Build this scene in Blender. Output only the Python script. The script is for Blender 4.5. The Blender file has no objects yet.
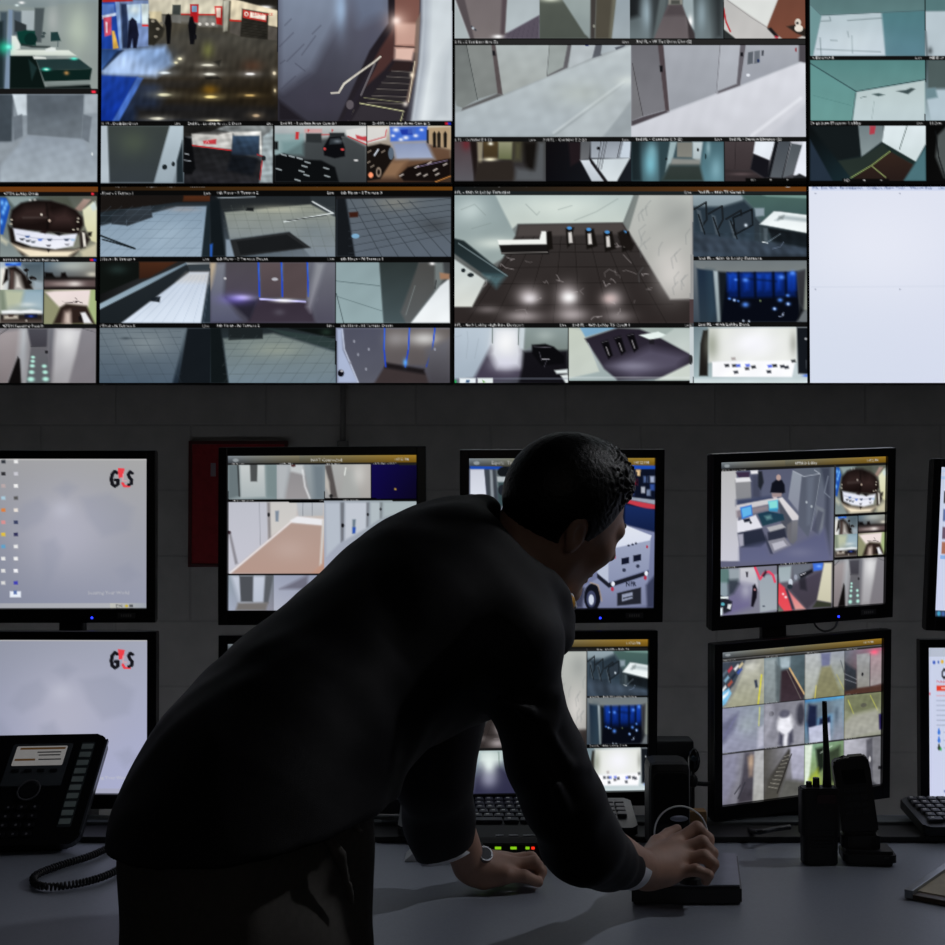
import bpy, bmesh, math, random
import numpy as np
from mathutils import Vector, Matrix

C = bpy.context.scene.collection
rng = np.random.RandomState(7)
random.seed(7)

# ------------------------------------------------------------------ camera
FPX = 1300.0
CX = CY = 472.5
CAMZ = 1.384
PITCH = math.radians(1.35)
sp_, cp_ = math.sin(PITCH), math.cos(PITCH)

def at(px, py, Y):
    """point of the room seen at pixel (px,py) on the vertical plane y=Y"""
    a = (px - CX) / FPX; b = (CY - py) / FPX
    dx = a; dy = cp_ - b * sp_; dz = sp_ + b * cp_
    t = Y / dy
    return Vector((dx * t, Y, CAMZ + dz * t))

def at_z(px, py, z):
    a = (px - CX) / FPX; b = (CY - py) / FPX
    dx = a; dy = cp_ - b * sp_; dz = sp_ + b * cp_
    t = (z - CAMZ) / dz
    return Vector((dx * t, dy * t, z))

def proj(P):
    P = np.asarray(P, float)
    x = P[..., 0]; y = P[..., 1]; z = P[..., 2] - CAMZ
    d = y * cp_ + z * sp_
    v = -y * sp_ + z * cp_
    return CX + FPX * x / d, CY - FPX * v / d

cam = bpy.data.cameras.new('camera'); camo = bpy.data.objects.new('camera', cam); C.objects.link(camo)
cam.sensor_width = 36.0; cam.lens = 36.0 * FPX / 945.0
camo.location = (0, 0, CAMZ); camo.rotation_euler = (math.pi / 2 + PITCH, 0, 0)
cam.clip_start = 0.05; cam.clip_end = 60
sc = bpy.context.scene
sc.camera = camo
sc.view_settings.view_transform = 'Standard'; sc.view_settings.look = 'None'
sc.view_settings.gamma = 1.0; sc.view_settings.exposure = 0.0; sc.view_settings.use_curve_mapping = False
sc.cycles.use_denoising = True
sc.cycles.max_bounces = 6; sc.cycles.sample_clamp_indirect = 3.0
w = bpy.data.worlds.new('world'); sc.world = w; w.use_nodes = True
w.node_tree.nodes['Background'].inputs[0].default_value = (0.0, 0.0, 0.0, 1)
w.node_tree.nodes['Background'].inputs[1].default_value = 0.0

# ------------------------------------------------------------------ materials
def srgb(v):
    v = np.asarray(v, float)
    return np.where(v <= 0.04045, v / 12.92, ((v + 0.055) / 1.055) ** 2.4)
def hx(c):
    if isinstance(c, (int, float)): return np.array([c, c, c], float) / 255.
    if isinstance(c, str):
        if len(c) == 2: return np.array([int(c, 16)] * 3, float) / 255.
        return np.array([int(c[i:i + 2], 16) for i in (0, 2, 4)], float) / 255.
    return np.asarray(c, float)

MATS = {}
def mat(name, col, rough=0.5, metal=0.0, var=0.12, nscale=30.0, bump=0.0, bscale=200.0, emit=0.0, sheen=0.0, coat=0.0, sss=0.0, spec=0.5):
    if name in MATS: return MATS[name]
    m = bpy.data.materials.new(name); m.use_nodes = True
    nt = m.node_tree; b = nt.nodes['Principled BSDF']
    col = tuple(srgb(hx(col)))
    tc = nt.nodes.new('ShaderNodeTexCoord'); nz = nt.nodes.new('ShaderNodeTexNoise')
    nz.inputs['Scale'].default_value = nscale; nz.inputs['Detail'].default_value = 4
    nt.links.new(tc.outputs['Object'], nz.inputs['Vector'])
    rp = nt.nodes.new('ShaderNodeValToRGB')
    rp.color_ramp.elements[0].position = 0.3; rp.color_ramp.elements[1].position = 0.7
    rp.color_ramp.elements[0].color = (*[c * (1 - var) for c in col], 1)
    rp.color_ramp.elements[1].color = (*[min(1, c * (1 + var)) for c in col], 1)
    nt.links.new(nz.outputs['Fac'], rp.inputs['Fac'])
    nt.links.new(rp.outputs['Color'], b.inputs['Base Color'])
    b.inputs['Roughness'].default_value = rough; b.inputs['Metallic'].default_value = metal
    b.inputs['Specular IOR Level'].default_value = spec
    if bump:
        n2 = nt.nodes.new('ShaderNodeTexNoise'); n2.inputs['Scale'].default_value = bscale
        n2.inputs['Detail'].default_value = 3
        nt.links.new(tc.outputs['Object'], n2.inputs['Vector'])
        bp = nt.nodes.new('ShaderNodeBump'); bp.inputs['Strength'].default_value = bump; bp.inputs['Distance'].default_value = 0.002
        nt.links.new(n2.outputs['Fac'], bp.inputs['Height']); nt.links.new(bp.outputs['Normal'], b.inputs['Normal'])
    if emit:
        b.inputs['Emission Color'].default_value = (*col, 1); b.inputs['Emission Strength'].default_value = emit
    if sheen: b.inputs['Sheen Weight'].default_value = sheen; b.inputs['Sheen Roughness'].default_value = 0.5
    if coat: b.inputs['Coat Weight'].default_value = coat; b.inputs['Coat Roughness'].default_value = 0.15
    if sss: b.inputs['Subsurface Weight'].default_value = sss; b.inputs['Subsurface Radius'].default_value = (0.01, 0.004, 0.002)
    MATS[name] = m
    return m

# ------------------------------------------------------------------ object helpers
def tag(o, label=None, cat=None, group=None, kind=None):
    if label: o['label'] = label
    if cat: o['category'] = cat
    if group: o['group'] = group
    if kind: o['kind'] = kind
    return o
def empty(name, loc, rot=(0, 0, 0), label=None, cat=None, group=None):
    o = bpy.data.objects.new(name, None); C.objects.link(o)
    o.location = loc; o.rotation_euler = rot; o.empty_display_size = 0.05
    return tag(o, label, cat, group)
def link(name, me, m, parent=None, smooth=False, label=None):
    o = bpy.data.objects.new(name, me); C.objects.link(o)
    if m is not None:
        me.materials.clear(); me.materials.append(m)
    if smooth:
        me.shade_smooth()
    if parent is not None: o.parent = parent
    if label: o['label'] = label
    return o
def obj(name, bm, m, parent=None, smooth=False, label=None):
    me = bpy.data.meshes.new(name); bm.to_mesh(me); bm.free()
    return link(name, me, m, parent, smooth, label)
def nb(): return bmesh.new()
def add_box(bm, lo, hi, bev=0.0, M=None):
    b2 = bmesh.new()
    r = bmesh.ops.create_cube(b2, size=1.0)
    lo = Vector(lo); hi = Vector(hi)
    for v in b2.verts:
        v.co = Vector(((lo[i] + hi[i]) / 2 + v.co[i] * (hi[i] - lo[i])) for i in range(3))
    if bev: bmesh.ops.bevel(b2, geom=b2.edges[:], offset=bev, segments=2, affect='EDGES', profile=0.6)
    if M is not None: b2.transform(M)
    me = bpy.data.meshes.new('t'); b2.to_mesh(me); b2.free(); bm.from_mesh(me); bpy.data.meshes.remove(me)
def add_cyl(bm, p0, p1, r0, r1=None, n=20, cap=True):
    p0 = Vector(p0); p1 = Vector(p1); r1 = r0 if r1 is None else r1
    d = (p1 - p0); L = d.length
    b2 = bmesh.new()
    bmesh.ops.create_cone(b2, cap_ends=cap, segments=n, radius1=r0, radius2=r1, depth=L)
    q = Vector((0, 0, 1)).rotation_difference(d.normalized()).to_matrix().to_4x4()
    b2.transform(Matrix.Translation((p0 + p1) / 2) @ q)
    me = bpy.data.meshes.new('t'); b2.to_mesh(me); b2.free(); bm.from_mesh(me); bpy.data.meshes.remove(me)
def add_ball(bm, c, r, n=14, M=None):
    b2 = bmesh.new(); bmesh.ops.create_uvsphere(b2, u_segments=n * 2, v_segments=n, radius=1)
    rr = r if hasattr(r, '__len__') else (r, r, r)
    b2.transform(Matrix.Translation(c) @ (M.to_4x4() if M is not None else Matrix.Identity(4)) @ Matrix.Diagonal((*rr, 1)))
    me = bpy.data.meshes.new('t'); b2.to_mesh(me); b2.free(); bm.from_mesh(me); bpy.data.meshes.remove(me)
def add_tube(bm, pts, r, n=8, close=False):
    pts = [Vector(p) for p in pts]; N = len(pts); rings = []
    up = Vector((0.13, 0.21, 0.97)); prev = None
    for i, p in enumerate(pts):
        a = pts[(i - 1) % N] if (close or i > 0) else p
        b = pts[(i + 1) % N] if (close or i < N - 1) else p
        t = (b - a).normalized()
        if prev is None:
            s = t.cross(up).normalized()
        else:
            s = (prev - t * prev.dot(t)).normalized()
        prev = s; u = t.cross(s)
        rr = r[i] if hasattr(r, '__len__') else r
        rings.append([bm.verts.new(p + (s * math.cos(k * 2 * math.pi / n) + u * math.sin(k * 2 * math.pi / n)) * rr) for k in range(n)])
    for i in range(N if close else N - 1):
        A = rings[i]; B = rings[(i + 1) % N]
        for k in range(n): bm.faces.new((A[k], A[(k + 1) % n], B[(k + 1) % n], B[k]))
    if not close:
        bm.faces.new(rings[0][::-1]); bm.faces.new(rings[-1])
def catmull(pts, per=8):
    pts = [Vector(p) for p in pts]; out = []
    P = [pts[0]] + pts + [pts[-1]]
    for i in range(1, len(P) - 2):
        for k in range(per):
            t = k / per; p0, p1, p2, p3 = P[i - 1], P[i], P[i + 1], P[i + 2]
            out.append(0.5 * ((2 * p1) + (p2 - p0) * t + (2 * p0 - 5 * p1 + 4 * p2 - p3) * t * t + (3 * p1 - p0 - 3 * p2 + p3) * t ** 3))
    out.append(pts[-1]); return out
def add_prism(bm, poly, z0, z1, M=None, bev=0.0):
    """poly in xy extruded z0..z1"""
    b2 = bmesh.new()
    lo = [b2.verts.new((x, y, z0)) for x, y in poly]; hi = [b2.verts.new((x, y, z1)) for x, y in poly]
    n = len(poly); b2.faces.new(lo[::-1]); b2.faces.new(hi)
    for i in range(n): b2.faces.new((lo[i], lo[(i + 1) % n], hi[(i + 1) % n], hi[i]))
    if bev: bmesh.ops.bevel(b2, geom=b2.edges[:], offset=bev, segments=2, affect='EDGES')
    bmesh.ops.recalc_face_normals(b2, faces=b2.faces[:])
    if M is not None: b2.transform(M)
    me = bpy.data.meshes.new('t'); b2.to_mesh(me); b2.free(); bm.from_mesh(me); bpy.data.meshes.remove(me)
def rrect(w, h, r, n=5, cx=0, cy=0):
    out = []
    for (sx, sy, a0) in ((1, 1, 0), (-1, 1, 90), (-1, -1, 180), (1, -1, 270)):
        for k in range(n + 1):
            a = math.radians(a0 + 90 * k / n)
            out.append((cx + sx * (w / 2 - r) + r * math.cos(a), cy + sy * (h / 2 - r) + r * math.sin(a)))
    return out

# ------------------------------------------------------------------ screen painter
GLY = {}
def glyphs(s):
    if s in GLY: return GLY[s]
    cu = bpy.data.curves.new('t', 'FONT'); cu.body = s; cu.resolution_u = 1; cu.size = 1.0; cu.offset = 0.012
    o = bpy.data.objects.new('t', cu); C.objects.link(o)
    dg = bpy.context.evaluated_depsgraph_get(); me = o.evaluated_get(dg).to_mesh()
    me.calc_loop_triangles()
    v = np.array([list(x.co)[:2] for x in me.vertices]); t = np.array([list(x.vertices) for x in me.loop_triangles])
    o.evaluated_get(dg).to_mesh_clear(); bpy.data.objects.remove(o); bpy.data.curves.remove(cu)
    GLY[s] = (v, t); return GLY[s]

class Scr:
    """colour samples of one display; painted in picture or display units"""
    def __init__(s, corner, ux, uz, W, H, dens):
        s.n = max(8, int(round(W * dens))); s.m = max(8, int(round(H * dens)))
        u, v = np.meshgrid(np.linspace(0, 1, s.n + 1), np.linspace(0, 1, s.m + 1))
        s.U = (u * 1000).ravel(); s.V = (v * 1000).ravel()
        P = np.asarray(corner)[None] + u.ravel()[:, None] * W * np.asarray(ux)[None] - v.ravel()[:, None] * H * np.asarray(uz)[None]
        s.PX, s.PY = proj(P)
        s.W, s.H = W, H
        s.col = np.zeros((len(s.U), 3)); s.view(0, 0, 1)
    def view(s, ox, oy, k):
        s.X = (s.PX - ox) * k; s.Y = (s.PY - oy) * k; s.px = k; s.cl = None; return s
    def uv(s, u0, v0, u1, v1, x0=0, y0=0, x1=1000, y1=1000):
        s.X = (s.U - u0) / (u1 - u0) * (x1 - x0) + x0; s.Y = (s.V - v0) / (v1 - v0) * (y1 - y0) + y0
        s.px = (x1 - x0) / max(1e-6, (u1 - u0)) * 1000 / s.n; s.cl = (x0, y0, x1, y1); return s
    def clip(s, x0, y0, x1, y1): s.cl = (x0, y0, x1, y1); return s
    def _idx(s, x0, y0, x1, y1):
        if s.cl: x0 = max(x0, s.cl[0]); y0 = max(y0, s.cl[1]); x1 = min(x1, s.cl[2]); y1 = min(y1, s.cl[3])
        return np.flatnonzero((s.X >= x0) & (s.X < x1) & (s.Y >= y0) & (s.Y < y1))
    def _mix(s, i, a, c):
        a = a[:, None]; s.col[i] = s.col[i] * (1 - a) + c * a
    def G(s, x0, y0, x1, y1, tl, tr=None, bl=None, br=None, a=1.0):
        tr = tl if tr is None else tr; bl = tl if bl is None else bl; br = tr if br is None else br
        i = s._idx(x0, y0, x1, y1)
        if not len(i): return s
        u = ((s.X[i] - x0) / (x1 - x0))[:, None]; v = ((s.Y[i] - y0) / (y1 - y0))[:, None]
        c = (hx(tl) * (1 - u) + hx(tr) * u) * (1 - v) + (hx(bl) * (1 - u) + hx(br) * u) * v
        s._mix(i, np.full(len(i), a), c); return s
    def P(s, c, *q, a=1.0, b=0.9, c2=None, h=False):
        p = np.array(q, float).reshape(-1, 2); sf = b * s.px
        x0, y0 = p.min(0) - sf; x1, y1 = p.max(0) + sf
        i = s._idx(x0, y0, x1, y1)
        if not len(i): return s
        X = s.X[i]; Y = s.Y[i]; ins = np.zeros(len(i), bool); d2 = np.full(len(i), 1e18)
        for k in range(len(p)):
            ax, ay = p[k]; bx, by = p[(k + 1) % len(p)]
            ex, ey = bx - ax, by - ay; L = ex * ex + ey * ey + 1e-9
            t = np.clip(((X - ax) * ex + (Y - ay) * ey) / L, 0, 1)
            d2 = np.minimum(d2, (X - ax - t * ex) ** 2 + (Y - ay - t * ey) ** 2)
            if ay != by:
                ins ^= ((ay > Y) != (by > Y)) & (X < (bx - ax) * (Y - ay) / (by - ay) + ax)
        d = np.sqrt(d2); sd = np.where(ins, d, -d)
        al = np.clip(0.5 + sd / max(sf, 1e-6), 0, 1) * a
        if c2 is None: cc = hx(c)[None]
        else:
            t = ((X - x0) / (x1 - x0)) if h else ((Y - y0) / (y1 - y0)); t = t[:, None]
            cc = hx(c) * (1 - t) + hx(c2) * t
        s._mix(i, al, cc); return s
    def B(s, c, x, y, rx, ry=None, a=1.0, p=1.0):
        ry = rx if ry is None else ry
        i = s._idx(x - 3 * rx, y - 3 * ry, x + 3 * rx, y + 3 * ry)
        if not len(i): return s
        g = np.exp(-(((s.X[i] - x) / rx) ** 2 + ((s.Y[i] - y) / ry) ** 2) ** p)
        s._mix(i, g * a, hx(c)[None]); return s
    def L(s, c, w, *q, a=1.0, b=0.8):
        p = np.array(q, float).reshape(-1, 2); sf = b * s.px
        m = w + sf
        x0, y0 = p.min(0) - m; x1, y1 = p.max(0) + m
        i = s._idx(x0, y0, x1, y1)
        if not len(i): return s
        X = s.X[i]; Y = s.Y[i]; d2 = np.full(len(i), 1e18)
        for k in range(len(p) - 1):
            ax, ay = p[k]; bx, by = p[k + 1]; ex, ey = bx - ax, by - ay; Lq = ex * ex + ey * ey + 1e-9
            t = np.clip(((X - ax) * ex + (Y - ay) * ey) / Lq, 0, 1)
            d2 = np.minimum(d2, (X - ax - t * ex) ** 2 + (Y - ay - t * ey) ** 2)
        al = np.clip((w / 2 + sf / 2 - np.sqrt(d2)) / sf, 0, 1) * a
        s._mix(i, al, hx(c)[None]); return s
    def E(s, c, x, y, rx, ry, a=1.0, b=0.9):
        th = np.linspace(0, 2 * math.pi, 17)[:-1]
        return s.P(c, *np.stack([x + rx * np.cos(th), y + ry * np.sin(th)], 1).ravel(), a=a, b=b)
    def T(s, x, y, h, txt, c=230, a=0.95, sx=1.0):
        """y is the baseline, h the capital height"""
        v, t = glyphs(txt); k = h / 0.69; sx *= 1.1
        q = np.stack([x + v[:, 0] * k * sx, y - v[:, 1] * k], 1)
        i = s._idx(q[:, 0].min() - s.px, q[:, 1].min() - s.px, q[:, 0].max() + s.px, q[:, 1].max() + s.px)
        if not len(i): return s
        X = s.X[i]; Y = s.Y[i]; cov = np.zeros(len(i))
        for ox, oy in ((-.3, -.3), (.3, -.3), (-.3, .3), (.3, .3), (0, 0)):
            xx = X + ox * s.px; yy = Y + oy * s.px; hit = np.zeros(len(i), bool)
            order = np.argsort(xx); xs = xx[order]
            for A, Bq, Cq in q[t]:
                x0 = min(A[0], Bq[0], Cq[0]); x1 = max(A[0], Bq[0], Cq[0])
                l, r = np.searchsorted(xs, (x0, x1))
                if l == r: continue
                j = order[l:r]; px, py = xx[j], yy[j]
                e1 = (Bq[0] - A[0]) * (py - A[1]) - (Bq[1] - A[1]) * (px - A[0])
                e2 = (Cq[0] - Bq[0]) * (py - Bq[1]) - (Cq[1] - Bq[1]) * (px - Bq[0])
                e3 = (A[0] - Cq[0]) * (py - Cq[1]) - (A[1] - Cq[1]) * (px - Cq[0])
                hit[j] |= ((e1 >= 0) & (e2 >= 0) & (e3 >= 0)) | ((e1 <= 0) & (e2 <= 0) & (e3 <= 0))
            cov += hit / 5.0
        s._mix(i, np.clip(cov * 1.15, 0, 1) * a, hx(c)[None]); return s
    def N(s, x0, y0, x1, y1, amp, sz=2.0, seed=1):
        """soft mottling, as compressed camera pictures show"""
        i = s._idx(x0, y0, x1, y1)
        if not len(i): return s
        r = np.random.RandomState(seed); q = s.px * sz; f = np.zeros(len(i))
        for o in range(3):
            for _ in range(5):
                a = r.rand() * 6.28; k = 2 * math.pi / (q * (3.2 * 2.1 ** o)) * (0.7 + 0.6 * r.rand())
                f += np.sin((s.X[i] * math.cos(a) + s.Y[i] * math.sin(a)) * k + r.rand() * 6.28) * 0.25
        s.col[i] = np.clip(s.col[i] * (1 + f[:, None] * amp), 0, 1); return s
    def mesh(s, name):
        n, m = s.n, s.m
        co = np.zeros(((n + 1) * (m + 1), 3)); co[:, 0] = s.U / 1000 * s.W - s.W / 2; co[:, 2] = s.H / 2 - s.V / 1000 * s.H
        me = bpy.data.meshes.new(name); nv = len(co); nf = n * m
        me.vertices.add(nv); me.vertices.foreach_set('co', co.ravel())
        a = (np.arange(m)[:, None] * (n + 1) + np.arange(n)[None]).ravel()
        q = np.stack([a, a + n + 1, a + n + 2, a + 1], 1)
        me.loops.add(nf * 4); me.loops.foreach_set('vertex_index', q.ravel().astype(np.int32))
        me.polygons.add(nf); me.polygons.foreach_set('loop_start', np.arange(nf, dtype=np.int32) * 4)
        me.update(calc_edges=True)
        ca = me.color_attributes.new('picture', 'FLOAT_COLOR', 'POINT')
        lin = srgb(np.clip(s.col, 0, 1)); ca.data.foreach_set('color', np.concatenate([lin, np.ones((nv, 1))], 1).ravel().astype(np.float32))
        return me

def screen_material():
    m = bpy.data.materials.new('lit_screen'); m.use_nodes = True; nt = m.node_tree; nt.nodes.clear()
    o = nt.nodes.new('ShaderNodeOutputMaterial'); e = nt.nodes.new('ShaderNodeEmission'); a = nt.nodes.new('ShaderNodeAttribute')
    a.attribute_name = 'picture'; e.inputs[1].default_value = 1.0
    nt.links.new(a.outputs['Color'], e.inputs[0]); nt.links.new(e.outputs[0], o.inputs[0])
    return m
SCREEN = screen_material()
# ------------------------------------------------------------------ what the displays show
K = 945.0
def cap(s, x, y, h, t, live=None, bar=None, col=225):
    if bar: s.G(bar[0], bar[1], bar[2], bar[3], 14)
    s.T(x, y, h, t, col)
    if live: s.T(live, y, h, 'Live', 200)

def wall_a(s):   # top row, left column
    s.G(-400, -50, 100, 190, 12)
    s.G(-400, -50, 98, 91, '7f8c8f', '8f9a98', '3d4648', '8b9392')
    s.view(0, 0, 9.45).clip(-4000, -300, 918, 838)
    s.G(-4000, -300, 918, 838, '6d7a7e', '8f9c9b', '2e3638', '8d9794')
    s.P('9aa5a6', 0, -200, 920, -200, 920, 40, 300, 70, 0, 40, c2='7c8a8d', b=3)
    s.P('85908f', 540, 40, 920, 20, 920, 840, 540, 840, c2='939c98', b=3)
    s.B('b6c2b2', 740, 280, 120, 220, .8)
    s.B('aab0ae', 500, 190, 60, 140, .8)
    s.P('41505a', 0, 110, 70, 110, 60, 840, 0, 840, b=3)
    s.P('1f2c30', -4000, 200, 30, 200, 30, 840, -4000, 840, b=3)
    s.P('7b8fa6', 80, 90, 125, 95, 95, 838, 42, 838, b=2)
    s.P('4f5c66', 125, 100, 205, 110, 200, 330, 125, 330, b=3)
    s.P('a5b0b4', 205, 100, 330, 100, 320, 300, 205, 300, b=2)
    s.P('4a5457', 330, 75, 420, 75, 390, 400, 320, 400, b=2)
    s.P('2c3336', 140, 190, 250, 235, 250, 300, 140, 300, b=1.5)
    s.P('0d3b33', 160, 300, 240, 285, 330, 290, 340, 430, 200, 430, 170, 370, b=1.5)
    s.E('0b2a26', 290, 370, 60, 60)
    s.P('1f3a3a', 480, 305, 545, 300, 575, 385, 478, 390, b=1.2)
    s.L('405054', 8, 550, 390, 548, 440); s.E('3c4a4c', 415, 315, 18, 14); s.E('3c4a4c', 405, 345, 20, 14)
    s.L('222c2c', 16, 210, 420, 300, 440, 470, 445, b=2)
    s.P('dfe6df', 110, 340, 150, 340, 190, 420, 190, 460, 110, 490, b=1.5)
    s.P('e6ece2', 100, 470, 650, 475, 720, 525, 100, 525, c2='ccd6cc', b=1.5)
    s.P('dfe6e2', 430, 465, 480, 445, 525, 450, 530, 485, 430, 490, b=1.5)
    s.P('0b1614', 95, 528, 330, 528, 430, 838, 90, 838, b=1.5)
    s.P('2d4a4c', 270, 560, 350, 640, 300, 760, b=2, a=.5)
    s.P('dfe4de', 310, 528, 430, 540, 440, 560, 320, 558, b=1.5)
    s.P('1f3536', 340, 560, 745, 555, 870, 650, 380, 668, c2='27393a', b=1.5)
    s.P('0c211e', 380, 665, 870, 650, 850, 760, 420, 770, b=1.5)
    s.P('8f9a98', 425, 775, 860, 758, 840, 800, 450, 822, c2='6a7472', b=1.5)
    s.P('0a1212', 430, 822, 850, 800, 860, 838, 430, 838, b=2)
    s.B('30ffd8', 435, 655, 34, 14, 1); s.B('e9fff8', 438, 655, 18, 7, 1)
    s.B('50ffe0', 700, 555, 32, 12, .9); s.B('b88a50', 628, 690, 22, 18, 1)
    s.B('20d0a0', 40, 450, 60, 60, .7); s.B('7affe8', 82, 443, 28, 22, 1)
    s.B('ffffff', 205, 25, 26, 12, 1); s.B('f0ffff', 160, 50, 18, 10, .9)
    s.cl = None
    s.G(-4000, 838, 930, 893, 22); s.P('ff3048', 865, 855, 905, 855, 905, 880, 865, 880)
    s.view(0, 0, 3.375).clip(-1300, 318, 328, 614)
    s.G(-1300, 318, 328, 614, '6a7380', '8a949c', '8f99a4', '9ba6b0')
    s.P('3f4850', -1300, 318, 45, 318, 40, 480, -1300, 500, b=3)
    s.P('5b646d', 90, 320, 285, 320, 275, 470, 92, 455, c2='6f7880', b=2)
    s.B('4a525a', 170, 372, 80, 30, .5)
    s.P('cdd8e0', 42, 318, 90, 318, 90, 388, 60, 392, b=2); s.P('69727b', 42, 395, 75, 385, 78, 470, 48, 484, b=2)
    s.P('a2acb4', 285, 318, 328, 318, 328, 380, 285, 385, b=3); s.P('6a737c', 280, 385, 310, 395, 300, 480, 275, 470, b=2)
    s.P('8c97a3', 90, 458, 280, 470, 328, 560, 328, 614, 0, 614, 0, 500, c2='a6b1ba', b=4)
    s.P('8b949c', -1300, 500, 40, 480, 90, 458, 0, 560, 0, 614, -1300, 614, b=4); s.E('dfe6e8', 311, 520, 3, 5)
    s.N(-1300, 318, 328, 614, .03, 3)
    s.cl = None

def wall_b(s):   # garage and stair, 98..453
    s.G(90, -50, 460, 190, 10)
    s.view(98, 0, 5.19).clip(10, -200, 932, 628)
    s.G(10, -200, 932, 240, '5d574a', '6a6252', '3c3a30', '3a352c')
    s.P('c9c3ae', 260, -200, 932, -200, 932, 30, 650, 0, 640, 78, 260, 72, b=1.5)
    s.P('6c6a64', 260, 78, 650, 80, 650, 170, 260, 235, b=2)
    s.P('49453b', 260, 170, 370, 110, 650, 140, 932, 200, 932, 330, 200, 330, b=4)
    s.G(10, 235, 932, 628, '4a5568', '3a3328', '14213c', '1c1814')
    s.P('4b4a44', 260, 235, 470, 150, 932, 200, 932, 430, 200, 430, c2='2e2820', b=8)
    s.P('241d12', 330, 430, 932, 420, 932, 560, 330, 560, b=14, a=.85)
    s.P('1d1c1c', 200, 560, 932, 560, 932, 628, 200, 628, b=8)
    s.P('8fb2e6', 110, 255, 350, 240, 390, 330, 300, 400, 30, 390, 15, 370, b=7, c2='a9c2e8', a=.9)
    s.B('b9d2f6', 130, 330, 90, 50, .8); s.B('6c88b0', 300, 300, 90, 50, .6)
    s.P('1c3f9a', 15, 390, 205, 400, 80, 628, 10, 628, c2='0e2f94', b=3)
    s.P('4c7ad8', 205, 400, 235, 405, 110, 628, 75, 628, b=2, a=.8)
    s.P('203a6a', 10, 255, 130, 260, 15, 370, 10, 370, b=2, c2='4a78c8')
    s.P('0b0b0b', 100, 265, 135, 262, 30, 360, 20, 360, b=2, a=.5)
    s.P('1b3f9c', 10, 10, 90, 10, 120, 255, 10, 255, b=1.5)
    s.P('8fb0e0', 20, 20, 85, 20, 88, 70, 20, 80, b=2, a=.5)
    s.P('cfdcf0', 22, 80, 95, 65, 95, 80, 22, 100, b=1.5)
    s.P('c24a60', 28, 92, 70, 85, 70, 180, 35, 190, b=1.5); s.P('efe6f0', 40, 115, 48, 115, 48, 170, 42, 170, b=1)
    s.P('d6a84a', 72, 160, 85, 160, 108, 250, 78, 255, b=1.5); s.P('7f9ecf', 88, 0, 112, 0, 128, 252, 112, 255, b=1.5)
    s.P('6b7fa8', 112, 0, 262, 0, 262, 240, 130, 250, c2='7d96c8', b=1.5)
    s.P('24314f', 118, 20, 150, 20, 160, 250, 128, 250, b=2); s.P('a9c4de', 150, 25, 222, 20, 220, 120, 160, 120, b=1.5)
    s.B('f0ffff', 190, 50, 28, 22, .9); s.P('cc3a3a', 228, 125, 262, 125, 262, 138, 228, 138)
    s.P('c8d6d8', 225, 20, 262, 20, 262, 125, 228, 125, b=1.5)
    s.P('14172a', 160, 110, 178, 90, 200, 110, 212, 180, 200, 250, 182, 250, 178, 200, 168, 248, 152, 250, b=1.3)
    s.P('a3231f', 24, -200, 180, -200, 180, 6, 24, 12, b=1.5)
    s.P('c8bc9a', 265, 60, 330, 60, 335, 140, 270, 150, b=2); s.P('2a2822', 262, 95, 300, 100, 345, 150, 335, 190, 290, 235, 262, 230, b=2)
    for x, y in ((285, 110), (310, 150), (300, 190), (330, 120)): s.E('8a8476', x, y, 10, 7)
    s.P('3a3f3d', 387, 25, 430, 25, 428, 78, 385, 75, b=1.2); s.P('b8221f', 430, 70, 640, 72, 640, 80, 430, 78)
    s.P('b01c22', 478, 22, 522, 22, 520, 118, 480, 112, b=1.2); s.P('7aa0c0', 487, 30, 514, 30, 512, 62, 487, 62)
    s.P('6e6e6a', 385, 78, 430, 78, 430, 120, 385, 115, b=1.5); s.P('8d8a84', 520, 90, 620, 95, 620, 140, 520, 140, a=.6, b=2)
    for x in (528, 565, 597): s.E('d8d4cc', x, 125, 9, 8)
    s.P('b8201f', 605, 32, 645, 32, 645, 130, 615, 125, b=1.5); s.P('e6cfc0', 612, 40, 638, 40, 635, 90, 615, 90)
    s.P('b9b8a8', 650, 5, 682, 0, 672, 160, 650, 165, b=1.5, c2='9a988a')
    s.P('201e1a', 715, -200, 932, -200, 932, 50, 715, 0, b=1.5); s.B('ffffff', 865, 38, 34, 9, 1)
    s.P('d8ccb0', 690, 0, 720, 0, 932, 55, 932, 140, 745, 108, 686, 102, b=1.5)
    s.P('c22a22', 684, 100, 745, 105, 745, 114, 684, 110)
    s.P('55504a', 684, 112, 745, 114, 742, 190, 684, 170, b=1.5); s.P('55504a', 882, 132, 932, 150, 932, 210, 880, 205, b=1.5)
    s.P('26241f', 748, 45, 885, 68, 880, 205, 738, 190, b=1.5)
    s.P('b8322c', 752, 50, 876, 72, 874, 115, 752, 92, b=1); s.P('eadfd2', 790, 62, 872, 76, 870, 104, 788, 90, b=1)
    s.T(800, 80, 12, 'CLEARANCE', 'b8322c'); s.E('eadfd2', 770, 73, 11, 12); s.E('b8322c', 770, 73, 6, 6)
    for k in range(6): s.L('3a3833', 2, 745, 112 + k * 14, 880, 130 + k * 14, a=.7)
    s.P('0c0c0e', 352, 78, 365, 70, 378, 82, 382, 130, 374, 228, 358, 228, 352, 140, 346, 120, b=1.2)
    s.P('0f0f13', 468, 130, 476, 88, 492, 84, 500, 118, 512, 130, 505, 190, 498, 230, 478, 230, b=1.2); s.E('15151a', 505, 192, 8, 14)
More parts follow.
